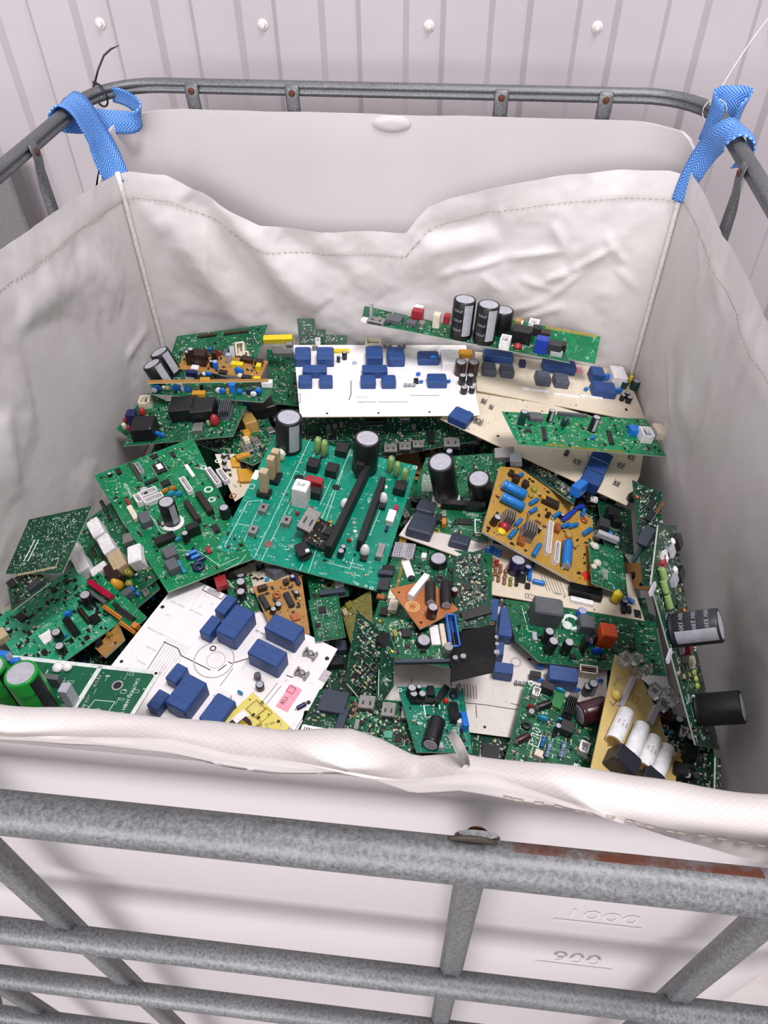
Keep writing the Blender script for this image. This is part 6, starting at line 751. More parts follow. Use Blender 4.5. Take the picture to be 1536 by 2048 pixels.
{'l':'green board with hot glue lumps overlapping the corner of the tan board','m':'pcb','p':[0.3507,-0.0418,0.7],'u':[0.9503,-0.1558,-0.2695],'n':[0.286,0.0953,0.9535],'o':[[-22.7,-42.6],[28.3,-41.5],[23.1,45.0],[-29.1,45.0]],'c':[('bl',-20.1,32.4,12.5,0.0,6.7,{'c':'glue','nm':'glue_lump'}),('bl',-16.5,-1.1,12.2,0.0,6.7,{'c':'glue','nm':'glue_lump'}),('bl',-23.4,35.4,9.8,0.0,5.1,{'c':'glue','nm':'glue_lump'}),('bl',-21.2,-10.5,9.4,0.0,5.0,{'c':'glue','nm':'glue_lump'}),('hd',-3.6,-14.4,6.7,20.3,0.8,{'c':'solder'}),('bx',-1.7,62.8,31.4,9.1,7.6,{'c':'lgrey','nm':'metal_rail'}),('bl',3.5,73.5,5.7,0.0,6.0,{'c':'blue'})],'s':0,'k':33,'d':30,'r':43,'t':1.6},
{'l':'dark board heaped with black parts behind the glue lump board','m':'pcbdark','p':[0.3774,0.054,0.68],'u':[0.974,-0.1361,-0.1812],'n':[0.1952,0.0976,0.9759],'o':[[-18.3,-52.2],[24.0,-49.5],[23.2,54.8],[-29.4,54.8]],'c':[('bx',-10.3,20.2,16.2,19.3,14.3,{'c':'black'}),('bx',-3.8,7.4,11.6,16.6,12.5,{'c':'black'}),('bx',-22.3,-9.0,15.9,18.6,10.7,{'c':'dkgrey'}),('bl',-11.6,-21.9,7.2,0.0,8.0,{'c':'blue'}),('cn',-36.0,50.4,10.5,10.2,4.5,{'c':'white'})],'s':51,'k':0,'d':0,'r':44,'t':1.6},
{'l':'green board with an orange relay and a large grey transformer at the right','m':'pcb','p':[0.2989,-0.1658,0.7021],'u':[0.9886,0.0187,-0.1492],'n':[0.1482,0.0494,0.9877],'o':[[-78.2,-14.8],[-50.1,-42.4],[108.9,-34.1],[110.3,48.8],[-88.9,48.8]],'c':[('bx',-40.5,25.3,37.2,27.4,28.0,{'c':'grey','nm':'transformer'}),('bx',34.8,4.8,20.3,21.5,23.7,{'c':'orangerelay','nm':'relay'}),('bx',12.3,21.0,19.3,20.5,14.7,{'c':'grey','nm':'relay'}),('ec',-40.7,-9.3,12.4,0.0,20.5,{'c':'black'}),('ec',-37.5,-24.6,12.8,0.0,22.4,{'c':'black'}),('ec',-17.9,-22.5,12.3,0.0,22.2,{'c':'black'}),('ax',23.8,4.3,20.9,10.7,0.0,{'c':'black','a':40}),('dc',22.3,-17.3,13.6,5.5,11.1,{'c':'blueb'}),('dc',12.8,-7.0,8.7,4.3,8.1,{'c':'blueb'}),('ec',9.3,39.9,11.6,0.0,11.1,{'c':'blueb'}),('bx',5.0,-14.5,5.6,10.5,23.9,{'c':'black','nm':'transistor'}),('ic',71.2,2.3,10.2,10.6,2.7,{}),('bx',-54.4,-6.5,5.6,12.3,3.7,{'c':'lgrey'}),('ic',30.5,-21.8,7.5,8.8,3.6,{}),('rg',-3.9,27.5,25.5,0.0,0.0,{'c':'silk'}),('bl',-9.9,20.0,13.9,0.0,3.7,{'c':'silk'}),('ho',-82.7,39.1,3.8,0.0,0.0,{}),('ho',-73.4,3.8,3.7,0.0,0.0,{}),('ho',56.5,37.6,3.9,0.0,0.0,{}),('ln',[[-67.0,38.9],[-61.4,2.2],[-50.0,1.3]],0.69,{'c':'silk'}),('bx',-7.9,-28.1,7.4,6.6,3.7,{'c':'black'}),('rs',-27.1,-12.9,7.5,3.1,0.0,{'c':'steel'})],'s':187,'k':56,'d':60,'r':45,'t':1.6},
{'l':'green board with a perforated silver shield beside the teal board','m':'pcb','p':[0.1218,-0.1258,0.721],'u':[0.9945,-0.0897,0.0542],'n':[-0.0499,0.0499,0.9975],'o':[[-73.4,-82.5],[75.4,-63.7],[63.8,82.1],[-68.9,82.1]],'c':[('bx',-55.0,67.6,29.0,28.0,4.9,{'c':'silver','nm':'shield','holes':1}),('bx',-60.0,87.3,9.8,13.4,3.9,{'c':'gold','nm':'gold_contact'}),('bx',-26.4,61.3,6.8,9.2,5.8,{'c':'white'}),('ec',-5.5,53.1,24.1,0.0,11.7,{'c':'black'}),('hd',-52.9,25.9,4.0,56.2,3.9,{'c':'gold'}),('bx',-69.9,29.8,16.2,14.1,4.9,{'c':'black','nm':'chip'}),('bx',-70.1,3.7,14.6,20.4,4.9,{'c':'dkgrey','nm':'chip'}),('bx',-71.3,23.2,20.2,7.9,5.9,{'c':'slate'}),('bx',-54.6,-14.7,10.4,16.5,8.8,{'c':'cream','nm':'connector'}),('bx',-50.6,-31.8,11.6,17.7,7.8,{'c':'cream','nm':'connector'}),('ic',-61.1,-40.8,11.5,14.3,3.9,{}),('bx',-69.9,-17.0,10.5,7.4,3.9,{'c':'copper'}),('bx',-57.6,-73.9,18.7,9.1,4.9,{'c':'mint','nm':'terminal_block'}),('ho',-70.6,-75.1,3.7,0.0,0.0,{}),('bl',-63.2,-55.7,5.0,0.0,3.9,{'c':'amber'}),('bx',-44.3,38.1,10.8,30.3,1.0,{'c':'white','nm':'sticker','a':25}),('ec',-36.6,21.2,9.2,0.0,2.9,{'c':'black'}),('rg',-55.5,47.6,4.7,0.0,0.0,{'c':'gold'}),('bx',18.8,36.6,3.9,8.9,2.9,{'c':'white'})],'s':289,'k':70,'d':60,'r':46,'t':1.6},
{'l':'dark green card with notched corner standing behind the brown board','m':'pcbdark','p':[0.1699,-0.1257,0.7423],'u':[0.9304,0.3625,0.0544],'n':[0.0,-0.1483,0.9889],'o':[[-42.7,-49.0],[-3.6,-56.3],[16.5,-3.9],[16.4,16.0],[29.6,50.1],[-13.7,50.1]],'c':[('ic',-9.9,2.4,11.6,12.6,2.5,{}),('bx',-12.6,-36.6,37.7,12.0,4.9,{'c':'black','nm':'slot_connector'})],'s':204,'k':56,'d':0,'r':47,'t':1.6},
{'l':'green board with a black round buzzer and a blue terminal block in the centre','m':'pcb','p':[0.1103,-0.2194,0.7511],'u':[0.9783,0.1829,-0.0978],'n':[0.0995,-0.0,0.995],'o':[[-41.3,-20.6],[33.0,-39.4],[53.2,31.6],[-44.1,31.6]],'c':[('ic',-19.8,9.1,13.1,13.9,4.1,{}),('ec',-1.1,-4.5,17.5,0.0,9.2,{'c':'black'}),('bx',13.9,6.4,10.8,27.8,3.0,{'c':'white','nm':'sticker'}),('bx',23.1,3.4,6.0,31.8,7.1,{'c':'cream','nm':'socket'}),('cn',33.4,4.6,12.0,44.3,16.1,{'c':'blueblk','nm':'terminal_block'}),('ec',24.8,-18.6,11.0,0.0,16.3,{'c':'steel'}),('ic',-2.6,-12.6,8.2,9.4,3.1,{}),('ic',4.5,-26.2,7.0,6.6,3.1,{}),('bx',-32.9,8.6,4.1,9.7,5.1,{'c':'olive'}),('bl',24.0,-2.9,4.1,0.0,5.1,{'c':'redfilm'}),('bl',30.0,-32.1,5.2,0.0,1.0,{'c':'yellow'}),('bl',-37.2,-13.3,5.2,0.0,1.0,{'c':'yellow'}),('tx',-20.9,22.6,5.3,0.0,0.0,{'t':'PC PLC-II','c':'silk'}),('bx',-4.6,-30.0,63.7,3.9,5.1,{'c':'slate','nm':'edge_connector'}),('ic',-19.8,-8.2,8.2,6.1,2.0,{}),('ic',-7.0,11.7,7.2,8.4,2.0,{})],'s':255,'k':70,'d':50,'r':48,'t':1.6},
{'l':'black flat card with two silver screws lying at the centre right','m':'blackcard','p':[0.172,-0.2432,0.7683],'u':[0.9431,0.0844,0.3216],'n':[-0.3289,0.094,0.9397],'o':[[-32.1,-31.7],[15.9,-28.6],[20.2,-12.9],[23.4,39.7],[-28.2,38.1]],'c':[('ec',-24.7,-1.6,6.2,0.0,3.3,{'c':'silver'}),('ec',-15.4,-1.5,6.8,0.0,3.3,{'c':'silver'}),('ec',23.8,18.2,4.5,0.0,2.5,{'c':'silver'}),('ec',23.8,7.9,4.5,0.0,2.5,{'c':'silver'}),('ec',23.0,-5.0,6.7,0.0,4.1,{'c':'silver'}),('rg',19.9,41.3,5.2,0.0,0.0,{'c':'copper'}),('ln',[[-8.2,-11.7],[-6.9,-9.1],[-2.9,-9.3]],0.79,{'c':'dkgrey'}),('ln',[[3.3,-10.6],[4.6,-8.0],[8.6,-8.2]],0.79,{'c':'dkgrey'})],'s':0,'k':0,'d':0,'r':49,'t':1.6},
{'l':'brown board with black coils and a white bar in the centre of the pile','m':'brownpcb','p':[0.1082,-0.1716,0.7634],'u':[0.8643,0.4845,-0.1349],'n':[0.099,0.099,0.9901],'o':[[-24.1,-36.8],[33.4,-24.5],[23.0,32.1],[-31.1,32.1]],'c':[('bx',0.5,19.9,43.4,8.2,10.5,{'c':'white','nm':'white_bar','a':36}),('ax',26.7,-1.8,38.0,13.4,0.0,{'c':'blackrub','a':64}),('ax',10.2,6.2,33.1,12.2,0.0,{'c':'dkbrown','a':64}),('ec',-3.3,-23.7,13.0,0.0,17.4,{'c':'maroon'}),('co',34.2,26.6,14.9,0.0,8.8,{'c':'dkgrey'}),('rg',-17.5,-2.4,17.9,0.0,0.0,{'c':'silk2'}),('rg',-17.5,-2.4,13.1,0.0,0.0,{'c':'silk2'}),('ho',-18.7,-28.2,3.5,0.0,0.0,{}),('ho',-23.6,23.5,3.0,0.0,0.0,{}),('ec',38.7,-1.5,9.2,0.0,10.5,{'c':'maroon'})],'s':8,'k':0,'d':0,'r':50,'t':1.8},
{'l':'large teal green power board with two tall black capacitors in the centre','m':'pcbteal','p':[-0.0498,0.0085,0.723],'u':[0.9859,-0.135,-0.0986],'n':[0.0995,-0.0,0.995],'o':[[-111.8,-115.1],[111.6,-116.7],[112.1,136.4],[-117.5,136.4]],'c':[('ec',-87.0,109.7,40.1,0.0,61.7,{'c':'black','stripe':'lgrey'}),('ec',35.7,102.6,38.7,0.0,62.2,{'c':'black','stripe':'black'}),('bl',-92.5,90.8,15.3,0.0,12.3,{'c':'white','nm':'plastic_cap'}),('ax',-95.2,82.6,22.2,9.1,0.0,{'c':'greenres','a':-20}),('bx',-87.1,1.8,19.2,15.2,8.2,{'c':'black','nm':'terminal_base'}),('bx',-87.8,3.7,11.8,11.5,47.1,{'c':'beige','nm':'terminal_post'}),('bx',-84.8,35.5,19.6,21.9,8.2,{'c':'black','nm':'terminal_base'}),('bx',-87.5,32.3,10.5,10.9,47.1,{'c':'beige','nm':'terminal_post'}),('bx',-86.3,48.5,11.4,11.1,47.1,{'c':'beige','nm':'terminal_post'}),('ru',-41.5,111.2,10.8,0.0,33.0,{'c':'greenres'}),('ru',-30.1,108.0,10.7,0.0,33.1,{'c':'greenres'}),('ru',74.0,106.6,10.6,0.0,33.2,{'c':'greenres'}),('ru',85.7,100.2,9.8,0.0,31.1,{'c':'greenres'}),('ru',99.6,90.2,9.7,0.0,31.1,{'c':'greenres'}),('bx',-37.1,77.1,18.4,18.9,15.5,{'c':'black','nm':'fuse_holder'}),('bx',-7.7,75.8,18.2,18.9,15.5,{'c':'black','nm':'fuse_holder'}),('bx',-6.3,124.9,18.8,20.1,14.5,{'c':'black','nm':'fuse_holder'}),('bx',97.7,71.6,17.8,18.9,15.5,{'c':'black','nm':'fuse_holder'}),('bx',-33.2,5.3,21.9,23.1,35.1,{'c':'white','nm':'box_capacitor','txt':'2uF'}),('bx',-24.2,38.6,26.8,13.1,18.6,{'c':'redfilm','nm':'film_capacitor'}),('bx',-15.8,21.9,16.2,12.8,14.5,{'c':'black'}),('rg',-51.5,51.5,16.3,0.0,0.0,{'c':'dkteal'}),('ho',-51.5,51.5,13.4,0.0,0.0,{}),('ho',6.1,50.1,12.5,0.0,0.0,{}),('bl',-49.8,-84.4,12.2,0.0,0.5,{'c':'brownpcbm','nm':'bare_patch'}),('bt',-77.5,-28.5,12.3,15.6,8.2,{}),('bt',-39.1,-41.0,12.8,15.4,8.3,{}),('bt',-75.9,-72.0,11.9,14.7,8.2,{}),('bx',38.6,10.7,9.5,188.4,24.9,{'c':'blackrub','nm':'heat_sink','a':-3}),('bx',71.0,6.1,8.6,131.4,22.9,{'c':'blackrub','nm':'heat_sink','a':0}),('bx',33.4,93.6,12.2,32.3,31.1,{'c':'dkbrown','nm':'coil_block'}),('bl',29.6,16.0,14.4,0.0,16.6,{'c':'white','nm':'plastic_cap'}),('bl',78.7,43.3,14.6,0.0,18.7,{'c':'white','nm':'plastic_cap'}),('bl',79.1,-60.8,13.6,0.0,18.8,{'c':'white','nm':'plastic_cap'}),('bx',80.1,-69.8,9.5,10.5,4.2,{'c':'black'}),('bx',81.6,31.5,8.7,10.0,6.2,{'c':'black'}),('bx',98.2,12.1,11.5,23.4,10.4,{'c':'white','nm':'trimmer'}),('bx',101.0,31.8,6.5,10.0,8.3,{'c':'magred'}),('bx',99.3,-54.2,9.6,25.0,8.4,{'c':'steel','nm':'fuse_clip'}),('bx',97.3,-8.4,4.2,9.5,4.2,{'c':'navy'}),('ec',49.3,-75.2,9.5,0.0,12.6,{'c':'black'}),('ec',49.8,-64.8,8.2,0.0,10.4,{'c':'black'}),('bl',52.9,-45.7,6.2,0.0,6.3,{'c':'redfilm'}),('bl',55.9,-25.2,6.3,0.0,2.1,{'c':'white'}),('bl',50.3,-10.0,6.4,0.0,2.1,{'c':'lgrey'}),('bl',74.7,74.9,8.2,0.0,1.0,{'c':'silk'}),('bl',-30.1,-19.7,6.4,0.0,7.2,{'c':'redfilm'}),('bl',-14.2,-7.1,7.1,0.0,9.3,{'c':'redfilm'}),('ln',[[-62.3,140.9],[-59.5,-113.6]],0.71,{'c':'silk'}),('ln',[[-46.2,139.1],[-48.6,-114.6]],0.71,{'c':'silk'}),('ln',[[4.1,139.6],[4.9,-114.3]],0.71,{'c':'silk'}),('ln',[[5.4,89.7],[16.8,-114.9]],0.71,{'c':'silk'}),('ln',[[79.4,37.2],[77.5,-24.9]],0.71,{'c':'silk'}),('ln',[[-104.6,-18.0],[-103.8,-106.9],[-82.1,-106.2],[-86.3,-8.6],[-104.6,-18.0]],0.71,{'c':'silk'}),('ln',[[-104.9,-63.0],[-85.1,-61.3]],0.71,{'c':'silk'}),('ln',[[-4.7,63.2],[-5.6,8.3]],0.71,{'c':'silk'}),('bx',-113.2,36.9,9.1,19.9,0.4,{'c':'white','nm':'sticker'}),('fr',-110.8,12.1,8.9,9.6,0.0,{'c':'silk'}),('tx',58.6,45.1,7.3,0.0,0.0,{'t':'<- DP','c':'silk','a':-90}),('rg',108.4,131.5,6.9,0.0,0.0,{'c':'silk'}),('rg',102.9,-114.3,5.2,0.0,0.0,{'c':'silk'}),('rg',95.1,-113.3,3.9,0.0,0.0,{'c':'silk'}),('rg',83.6,-113.5,3.9,0.0,0.0,{'c':'silk'}),('rg',-109.1,-109.6,4.7,0.0,0.0,{'c':'silk'}),('tx',72.8,-81.4,5.4,0.0,0.0,{'t':'ooo ooo','c':'silk'}),('tx',77.8,-87.0,5.4,0.0,0.0,{'t':'o:oo oo','c':'silk'}),('tx',72.9,-99.4,5.3,0.0,0.0,{'t':'vvv o ooo','c':'silk'}),('tx',-38.4,-104.0,4.7,0.0,0.0,{'t':'o o o','c':'silk'}),('ln',[[32.2,-90.9],[67.2,-91.4],[66.6,-74.2]],0.78,{'c':'silk'})],'s':68,'k':98,'d':70,'r':51,'t':1.6},
{'l':'small black card with a grey connector lying on the teal board','m':'blackcard','p':[-0.0447,-0.0457,0.7346],'u':[0.9162,-0.2247,-0.3319],'n':[0.33,-0.0471,0.9428],'o':[[-14.3,-24.7],[19.3,-22.2],[18.1,24.2],[-23.2,24.2]],'c':[('us',-19.4,7.0,20.6,40.7,7.5,{'a':0}),('ic',10.0,8.5,12.4,16.0,2.2,{}),('bx',-8.9,16.3,4.1,5.4,3.2,{'c':'gold'}),('bx',-9.9,-3.9,4.1,5.2,3.2,{'c':'gold'}),('bx',7.8,24.5,4.2,5.4,3.2,{'c':'gold'})],'s':51,'k':0,'d':0,'r':52,'t':1.6},
{'l':'little black module lying at the foot of the black card on the teal board','m':'blackcard','p':[-0.059,-0.0793,0.7326],'u':[0.8596,0.4973,0.1176],'n':[-0.0494,-0.1482,0.9877],'o':[[-6.9,-14.2],[9.1,-10.1],[7.6,12.3],[-9.8,12.3]],'c':[('bx',-1.2,0.6,17.3,21.1,5.9,{'c':'blackrub','nm':'module_case'}),('bx',3.7,-5.5,5.3,5.6,6.6,{'c':'white','nm':'sticker'})],'s':0,'k':0,'d':0,'r':53,'t':1.6},
{'l':'slate drive board with a barcode sticker behind the front rim of the bag','m':'pcbdark','p':[0.006,-0.3071,0.715],'u':[0.991,-0.1191,0.0615],'n':[-0.0497,0.0994,0.9938],'o':[[-26.3,-30.9],[23.7,-33.6],[19.4,34.2],[-17.2,34.2]],'c':[('bx',4.9,17.2,30.8,29.2,5.7,{'c':'slate','nm':'drive_case'}),('bx',20.5,-8.3,9.2,38.0,4.7,{'c':'slate','nm':'drive_case'}),('bx',-6.6,-23.0,31.1,13.6,0.6,{'c':'white','nm':'sticker'}),('bx',-18.3,-23.4,0.9,8.7,0.9,{'c':'ink','nm':'barcode_bar'}),('bx',-15.7,-23.5,1.2,8.7,0.9,{'c':'ink','nm':'barcode_bar'}),('bx',-13.2,-23.7,1.5,8.7,0.9,{'c':'ink','nm':'barcode_bar'}),('bx',-10.7,-23.8,0.9,8.6,0.9,{'c':'ink','nm':'barcode_bar'}),('bx',-8.2,-24.0,1.2,8.6,0.9,{'c':'ink','nm':'barcode_bar'}),('bx',-5.7,-24.1,1.5,8.6,0.9,{'c':'ink','nm':'barcode_bar'}),('bx',-3.2,-24.3,0.9,8.6,0.9,{'c':'ink','nm':'barcode_bar'}),('bx',-0.7,-24.4,1.2,8.6,0.9,{'c':'ink','nm':'barcode_bar'}),('bx',1.8,-24.6,1.5,8.6,0.9,{'c':'ink','nm':'barcode_bar'}),('bx',4.3,-24.7,0.9,8.6,0.9,{'c':'ink','nm':'barcode_bar'}),('bx',6.8,-24.9,1.2,8.6,0.9,{'c':'ink','nm':'barcode_bar'})],'s':68,'k':0,'d':0,'r':54,'t':1.6},
{'l':'green computer board with brass rings and three metal ports at the front','m':'pcb','p':[0.0715,-0.3146,0.715],'u':[0.9975,-0.0476,0.0523],'n':[-0.0499,0.0499,0.9975],'o':[[-49.2,-29.6],[46.1,-37.3],[45.2,35.6],[-43.8,35.6]],'c':[('us',-21.1,24.2,18.6,17.0,10.2,{}),('us',4.9,18.1,16.0,18.0,9.2,{}),('us',28.3,15.2,17.0,14.1,10.3,{}),('rg',-36.5,22.3,9.8,0.0,0.0,{'c':'copper'}),('ho',-36.5,22.3,4.6,0.0,0.0,{}),('rg',-36.5,13.1,9.7,0.0,0.0,{'c':'copper'}),('ho',-36.5,13.1,4.6,0.0,0.0,{}),('rg',40.7,-2.3,8.9,0.0,0.0,{'c':'copper'}),('ho',40.7,-2.3,3.9,0.0,0.0,{}),('rg',38.4,6.8,3.9,0.0,0.0,{'c':'copper'}),('bx',-28.6,-1.5,5.1,12.5,3.1,{'c':'steel','nm':'crystal'}),('ic',20.4,-13.6,8.9,8.5,2.1,{}),('bx',8.5,-8.8,8.9,8.6,1.7,{'c':'mint','nm':'chip'}),('bl',41.8,16.2,5.1,0.0,0.5,{'c':'mintl','nm':'arrow_mark'})],'s':340,'k':42,'d':40,'r':55,'t':1.6},
{'l':'dark green computer board under the cream board at the front right','m':'pcbdark','p':[0.192,-0.3147,0.68],'u':[0.9978,-0.0656,0.0],'n':[-0.0,-0.0,1.0],'o':[[-26.6,-20.4],[26.6,-20.4],[30.1,21.1],[-30.7,21.1]],'c':[('ic',3.0,-1.5,22.5,20.8,5.7,{})],'s':102,'k':0,'d':0,'r':56,'t':1.6},
{'l':'green power board with a black capacitor and a grey clip at the front centre','m':'pcbteald','p':[0.1324,-0.3062,0.727],'u':[0.9696,0.1746,-0.1716],'n':[0.1467,0.1467,0.9782],'o':[[-29.0,-41.0],[32.5,-41.6],[37.5,44.7],[-40.4,44.7]],'c':[('ax',-8.9,-22.8,34.1,18.5,0.0,{'c':'black','a':68,'stripe':'lgrey'}),('ec',-27.1,33.1,10.8,0.0,14.0,{'c':'black'}),('ec',-17.8,37.6,6.9,0.0,10.5,{'c':'black'}),('ec',-25.6,26.2,9.1,0.0,12.3,{'c':'black'}),('ec',-15.7,26.5,9.1,0.0,12.3,{'c':'black'}),('bx',-15.6,23.0,25.5,6.8,5.3,{'c':'black','nm':'heat_sink'}),('bx',-3.4,35.1,8.2,13.9,7.0,{'c':'black','nm':'chip'}),('bx',7.6,29.8,6.8,28.9,8.7,{'c':'black','nm':'transistor','a':-35}),('bl',13.1,23.7,6.8,0.0,7.9,{'c':'redpaint'}),('bx',18.3,5.5,9.3,21.0,12.2,{'c':'black','nm':'transistor'}),('bx',28.6,-4.9,6.9,19.3,10.4,{'c':'blue','nm':'film_capacitor'}),('ec',29.2,38.8,6.4,0.0,12.2,{'c':'steel'}),('co',23.5,33.0,10.4,0.0,7.0,{'c':'dkblue'}),('bx',24.0,-5.0,6.9,5.8,7.0,{'c':'white'}),('rg',-38.0,39.9,5.1,0.0,0.0,{'c':'silk'}),('bx',2.7,9.2,8.1,9.3,0.5,{'c':'dkteal','nm':'patch'}),('fr',-3.9,11.7,19.6,17.3,0.0,{'c':'silk'}),('bx',-2.4,-35.2,5.5,7.3,5.2,{'c':'lgrey','nm':'clip'})],'s':102,'k':56,'d':0,'r':57,'t':1.6},
{'l':'large white relay board with nine blue relays at the front left','m':'white','p':[-0.0608,-0.2732,0.7],'u':[0.9281,-0.3667,-0.0647],'n':[0.0499,-0.0499,0.9975],'o':[[-188.8,-123.4],[58.2,-80.1],[52.0,-16.6],[46.8,-16.0],[43.1,-4.5],[47.2,-2.3],[45.6,48.8],[38.1,48.5],[35.7,85.2],[-201.3,85.2]],'c':[('rl',-115.1,64.2,15.3,28.6,18.0,{'c':'relay'}),('rl',-113.1,29.5,15.0,27.4,18.2,{'c':'relay'}),('rl',-86.6,45.7,28.5,46.3,25.3,{'c':'relay'}),('rl',-28.8,66.8,43.8,25.6,25.9,{'c':'relay'}),('rl',-27.3,27.4,42.7,24.3,26.3,{'c':'relay'}),('rl',-108.9,-42.8,15.7,23.7,17.4,{'c':'relay'}),('rl',-80.0,-60.3,29.2,42.5,25.8,{'c':'relay'}),('rl',-105.8,-80.2,15.3,23.6,17.5,{'c':'relay'}),('rl',-36.7,-60.1,25.9,37.5,23.1,{'c':'relay'}),('cl',11.2,61.2,18.1,18.5,8.4,{'big':1}),('cl',16.2,33.4,17.7,17.9,8.5,{'big':1}),('ho',-192.8,80.6,6.0,0.0,0.0,{}),('ho',-192.2,30.2,5.1,0.0,0.0,{}),('ho',-185.1,-56.2,4.3,0.0,0.0,{}),('ho',31.1,67.4,5.5,0.0,0.0,{}),('ho',41.9,6.4,5.3,0.0,0.0,{}),('rg',-99.3,11.7,8.0,0.0,0.0,{'c':'dkgrey'}),('fr',-148.7,81.1,31.6,10.5,0.0,{'c':'black'}),('bx',-148.7,81.1,18.7,6.3,0.6,{'c':'lgrey','nm':'printed_patch'}),('ln',[[-157.6,-9.9],[-136.8,-9.0],[-127.5,-15.1],[-84.7,-14.2]],1.21,{'c':'ink'}),('ln',[[-71.6,5.4],[-67.2,5.5],[-53.1,21.1]],1.21,{'c':'ink'}),('ln',[[-75.3,-9.9],[-71.8,0.6]],1.21,{'c':'ink'}),('rg',-86.5,0.4,23.2,0.0,0.0,{'c':'dust','thin':1}),('rg',-88.6,-0.8,50.1,0.0,0.0,{'c':'dust','thin':1}),('ec',-17.6,-5.5,10.1,0.0,10.7,{'c':'black'}),('ec',-27.6,4.0,8.4,0.0,9.6,{'c':'grey'}),('ax',37.7,-2.4,11.6,5.3,0.0,{'c':'navy','a':60}),('bx',18.7,0.3,16.1,32.9,0.5,{'c':'pink','nm':'printed_patch'}),('tx',16.2,-5.5,7.7,0.0,0.0,{'t':'RU','c':'ink','a':85,'zo':0.5}),('fr',15.2,10.2,9.3,8.7,0.0,{'c':'redfilm','zo':0.6}),('dc',-34.2,-22.8,8.3,3.6,5.3,{'c':'cyan'}),('bx',-48.3,-37.1,18.9,10.6,9.4,{'c':'white','nm':'white_relay'}),('tx',-177.8,43.5,5.2,0.0,0.0,{'t':'ooo oooo','c':'lgrey'}),('tx',-150.1,44.7,5.1,0.0,0.0,{'t':'oo oooo','c':'lgrey'}),('tx',-177.5,-2.8,5.0,0.0,0.0,{'t':'ooooo ooo','c':'lgrey'}),('tx',-165.1,-24.6,4.3,0.0,0.0,{'t':'ooo ooo','c':'lgrey'}),('tx',-163.1,-45.7,4.3,0.0,0.0,{'t':'oo ooo','c':'lgrey'}),('tx',-62.0,59.4,5.7,0.0,0.0,{'t':'xo ox','c':'dkgrey'}),('bx',41.2,45.6,10.0,15.5,0.7,{'c':'dust','nm':'printed_patch'}),('bx',43.4,-23.4,7.2,17.6,3.5,{'c':'white','nm':'connector'}),('ln',[[7.9,25.1],[0.2,23.9]],1.21,{'c':'ink'}),('ln',[[-156.8,-1.3],[-150.6,-48.9]],0.54,{'c':'dust'}),('ln',[[-152.9,-1.2],[-146.9,-48.8]],0.54,{'c':'dust'}),('ln',[[-149.1,-1.2],[-143.2,-48.7]],0.54,{'c':'dust'}),('ln',[[-145.3,-1.1],[-139.5,-48.6]],0.54,{'c':'dust'}),('ln',[[-141.5,-1.0],[-135.8,-48.5]],0.54,{'c':'dust'}),('ln',[[-137.7,-1.0],[-132.1,-48.4]],0.54,{'c':'dust'}),('ln',[[-133.9,-0.9],[-128.5,-48.3]],0.54,{'c':'dust'}),('ln',[[-130.1,-0.9],[-124.8,-48.1]],0.54,{'c':'dust'}),('ln',[[-126.3,-0.8],[-121.2,-48.0]],0.54,{'c':'dust'}),('ln',[[-157.0,-8.8],[-150.5,-52.7]],0.6,{'c':'ink'}),('ln',[[-61.6,0.7],[-61.5,-25.9]],0.6,{'c':'dkgrey'}),('ln',[[-3.9,10.2],[-6.7,-31.0]],0.6,{'c':'dkgrey'}),('ln',[[2.0,8.9],[-1.2,-30.9]],0.6,{'c':'dkgrey'})],'s':0,'k':42,'d':0,'r':58,'t':1.6},
{'l':'green board with gold edge contacts behind the front rim of the bag','m':'pcbbright','p':[-0.1477,-0.3516,0.7237],'u':[0.9493,0.1829,-0.2556],'n':[0.2414,0.0966,0.9656],'o':[[-46.0,-16.9],[50.1,-18.3],[46.8,18.2],[-48.4,18.2]],'c':[('hd',-35.8,15.1,22.3,4.9,2.0,{'c':'silver'}),('hd',-4.1,14.9,23.8,5.0,2.0,{'c':'silver'})],'s':0,'k':19,'d':30,'r':59,'t':1.6},
{'l':'small yellow board with a white barcode sticker at the front left rim','m':'yellowpcb','p':[-0.069,-0.3285,0.7183],'u':[0.7741,-0.6237,0.1086],'n':[-0.0994,0.0497,0.9938],'o':[[-32.7,-38.1],[38.2,-10.4],[30.0,24.8],[-38.5,24.8]],'c':[('bx',-21.6,-9.7,12.3,25.1,0.9,{'c':'white','nm':'sticker','a':0}),('bx',-22.2,-17.0,8.2,6.5,1.5,{'c':'dkgrey','nm':'printed_patch'}),('bx',-8.8,-8.6,9.4,13.0,8.6,{'c':'maroon','nm':'fuse'}),('bx',-3.2,-17.0,18.5,19.3,8.6,{'c':'yellow','nm':'yellow_relay','a':0}),('dc',-27.6,-32.7,8.4,3.4,5.0,{'c':'navyb'}),('ho',-19.8,-30.0,3.9,0.0,0.0,{}),('ho',15.2,20.1,3.9,0.0,0.0,{}),('fr',-17.4,13.0,19.2,16.8,0.0,{'c':'ochre'}),('fr',-4.0,14.3,12.1,16.6,0.0,{'c':'ochre'}),('bl',-18.4,22.6,4.6,0.0,1.0,{'c':'olive2'}),('bl',2.7,3.2,5.0,0.0,1.0,{'c':'olive'}),('bx',23.1,3.7,9.0,7.5,3.9,{'c':'cream'}),('tx',10.4,11.6,4.5,0.0,0.0,{'t':'IC SO','c':'ink','a':60})],'s':13,'k':19,'d':0,'r':60,'t':1.6},
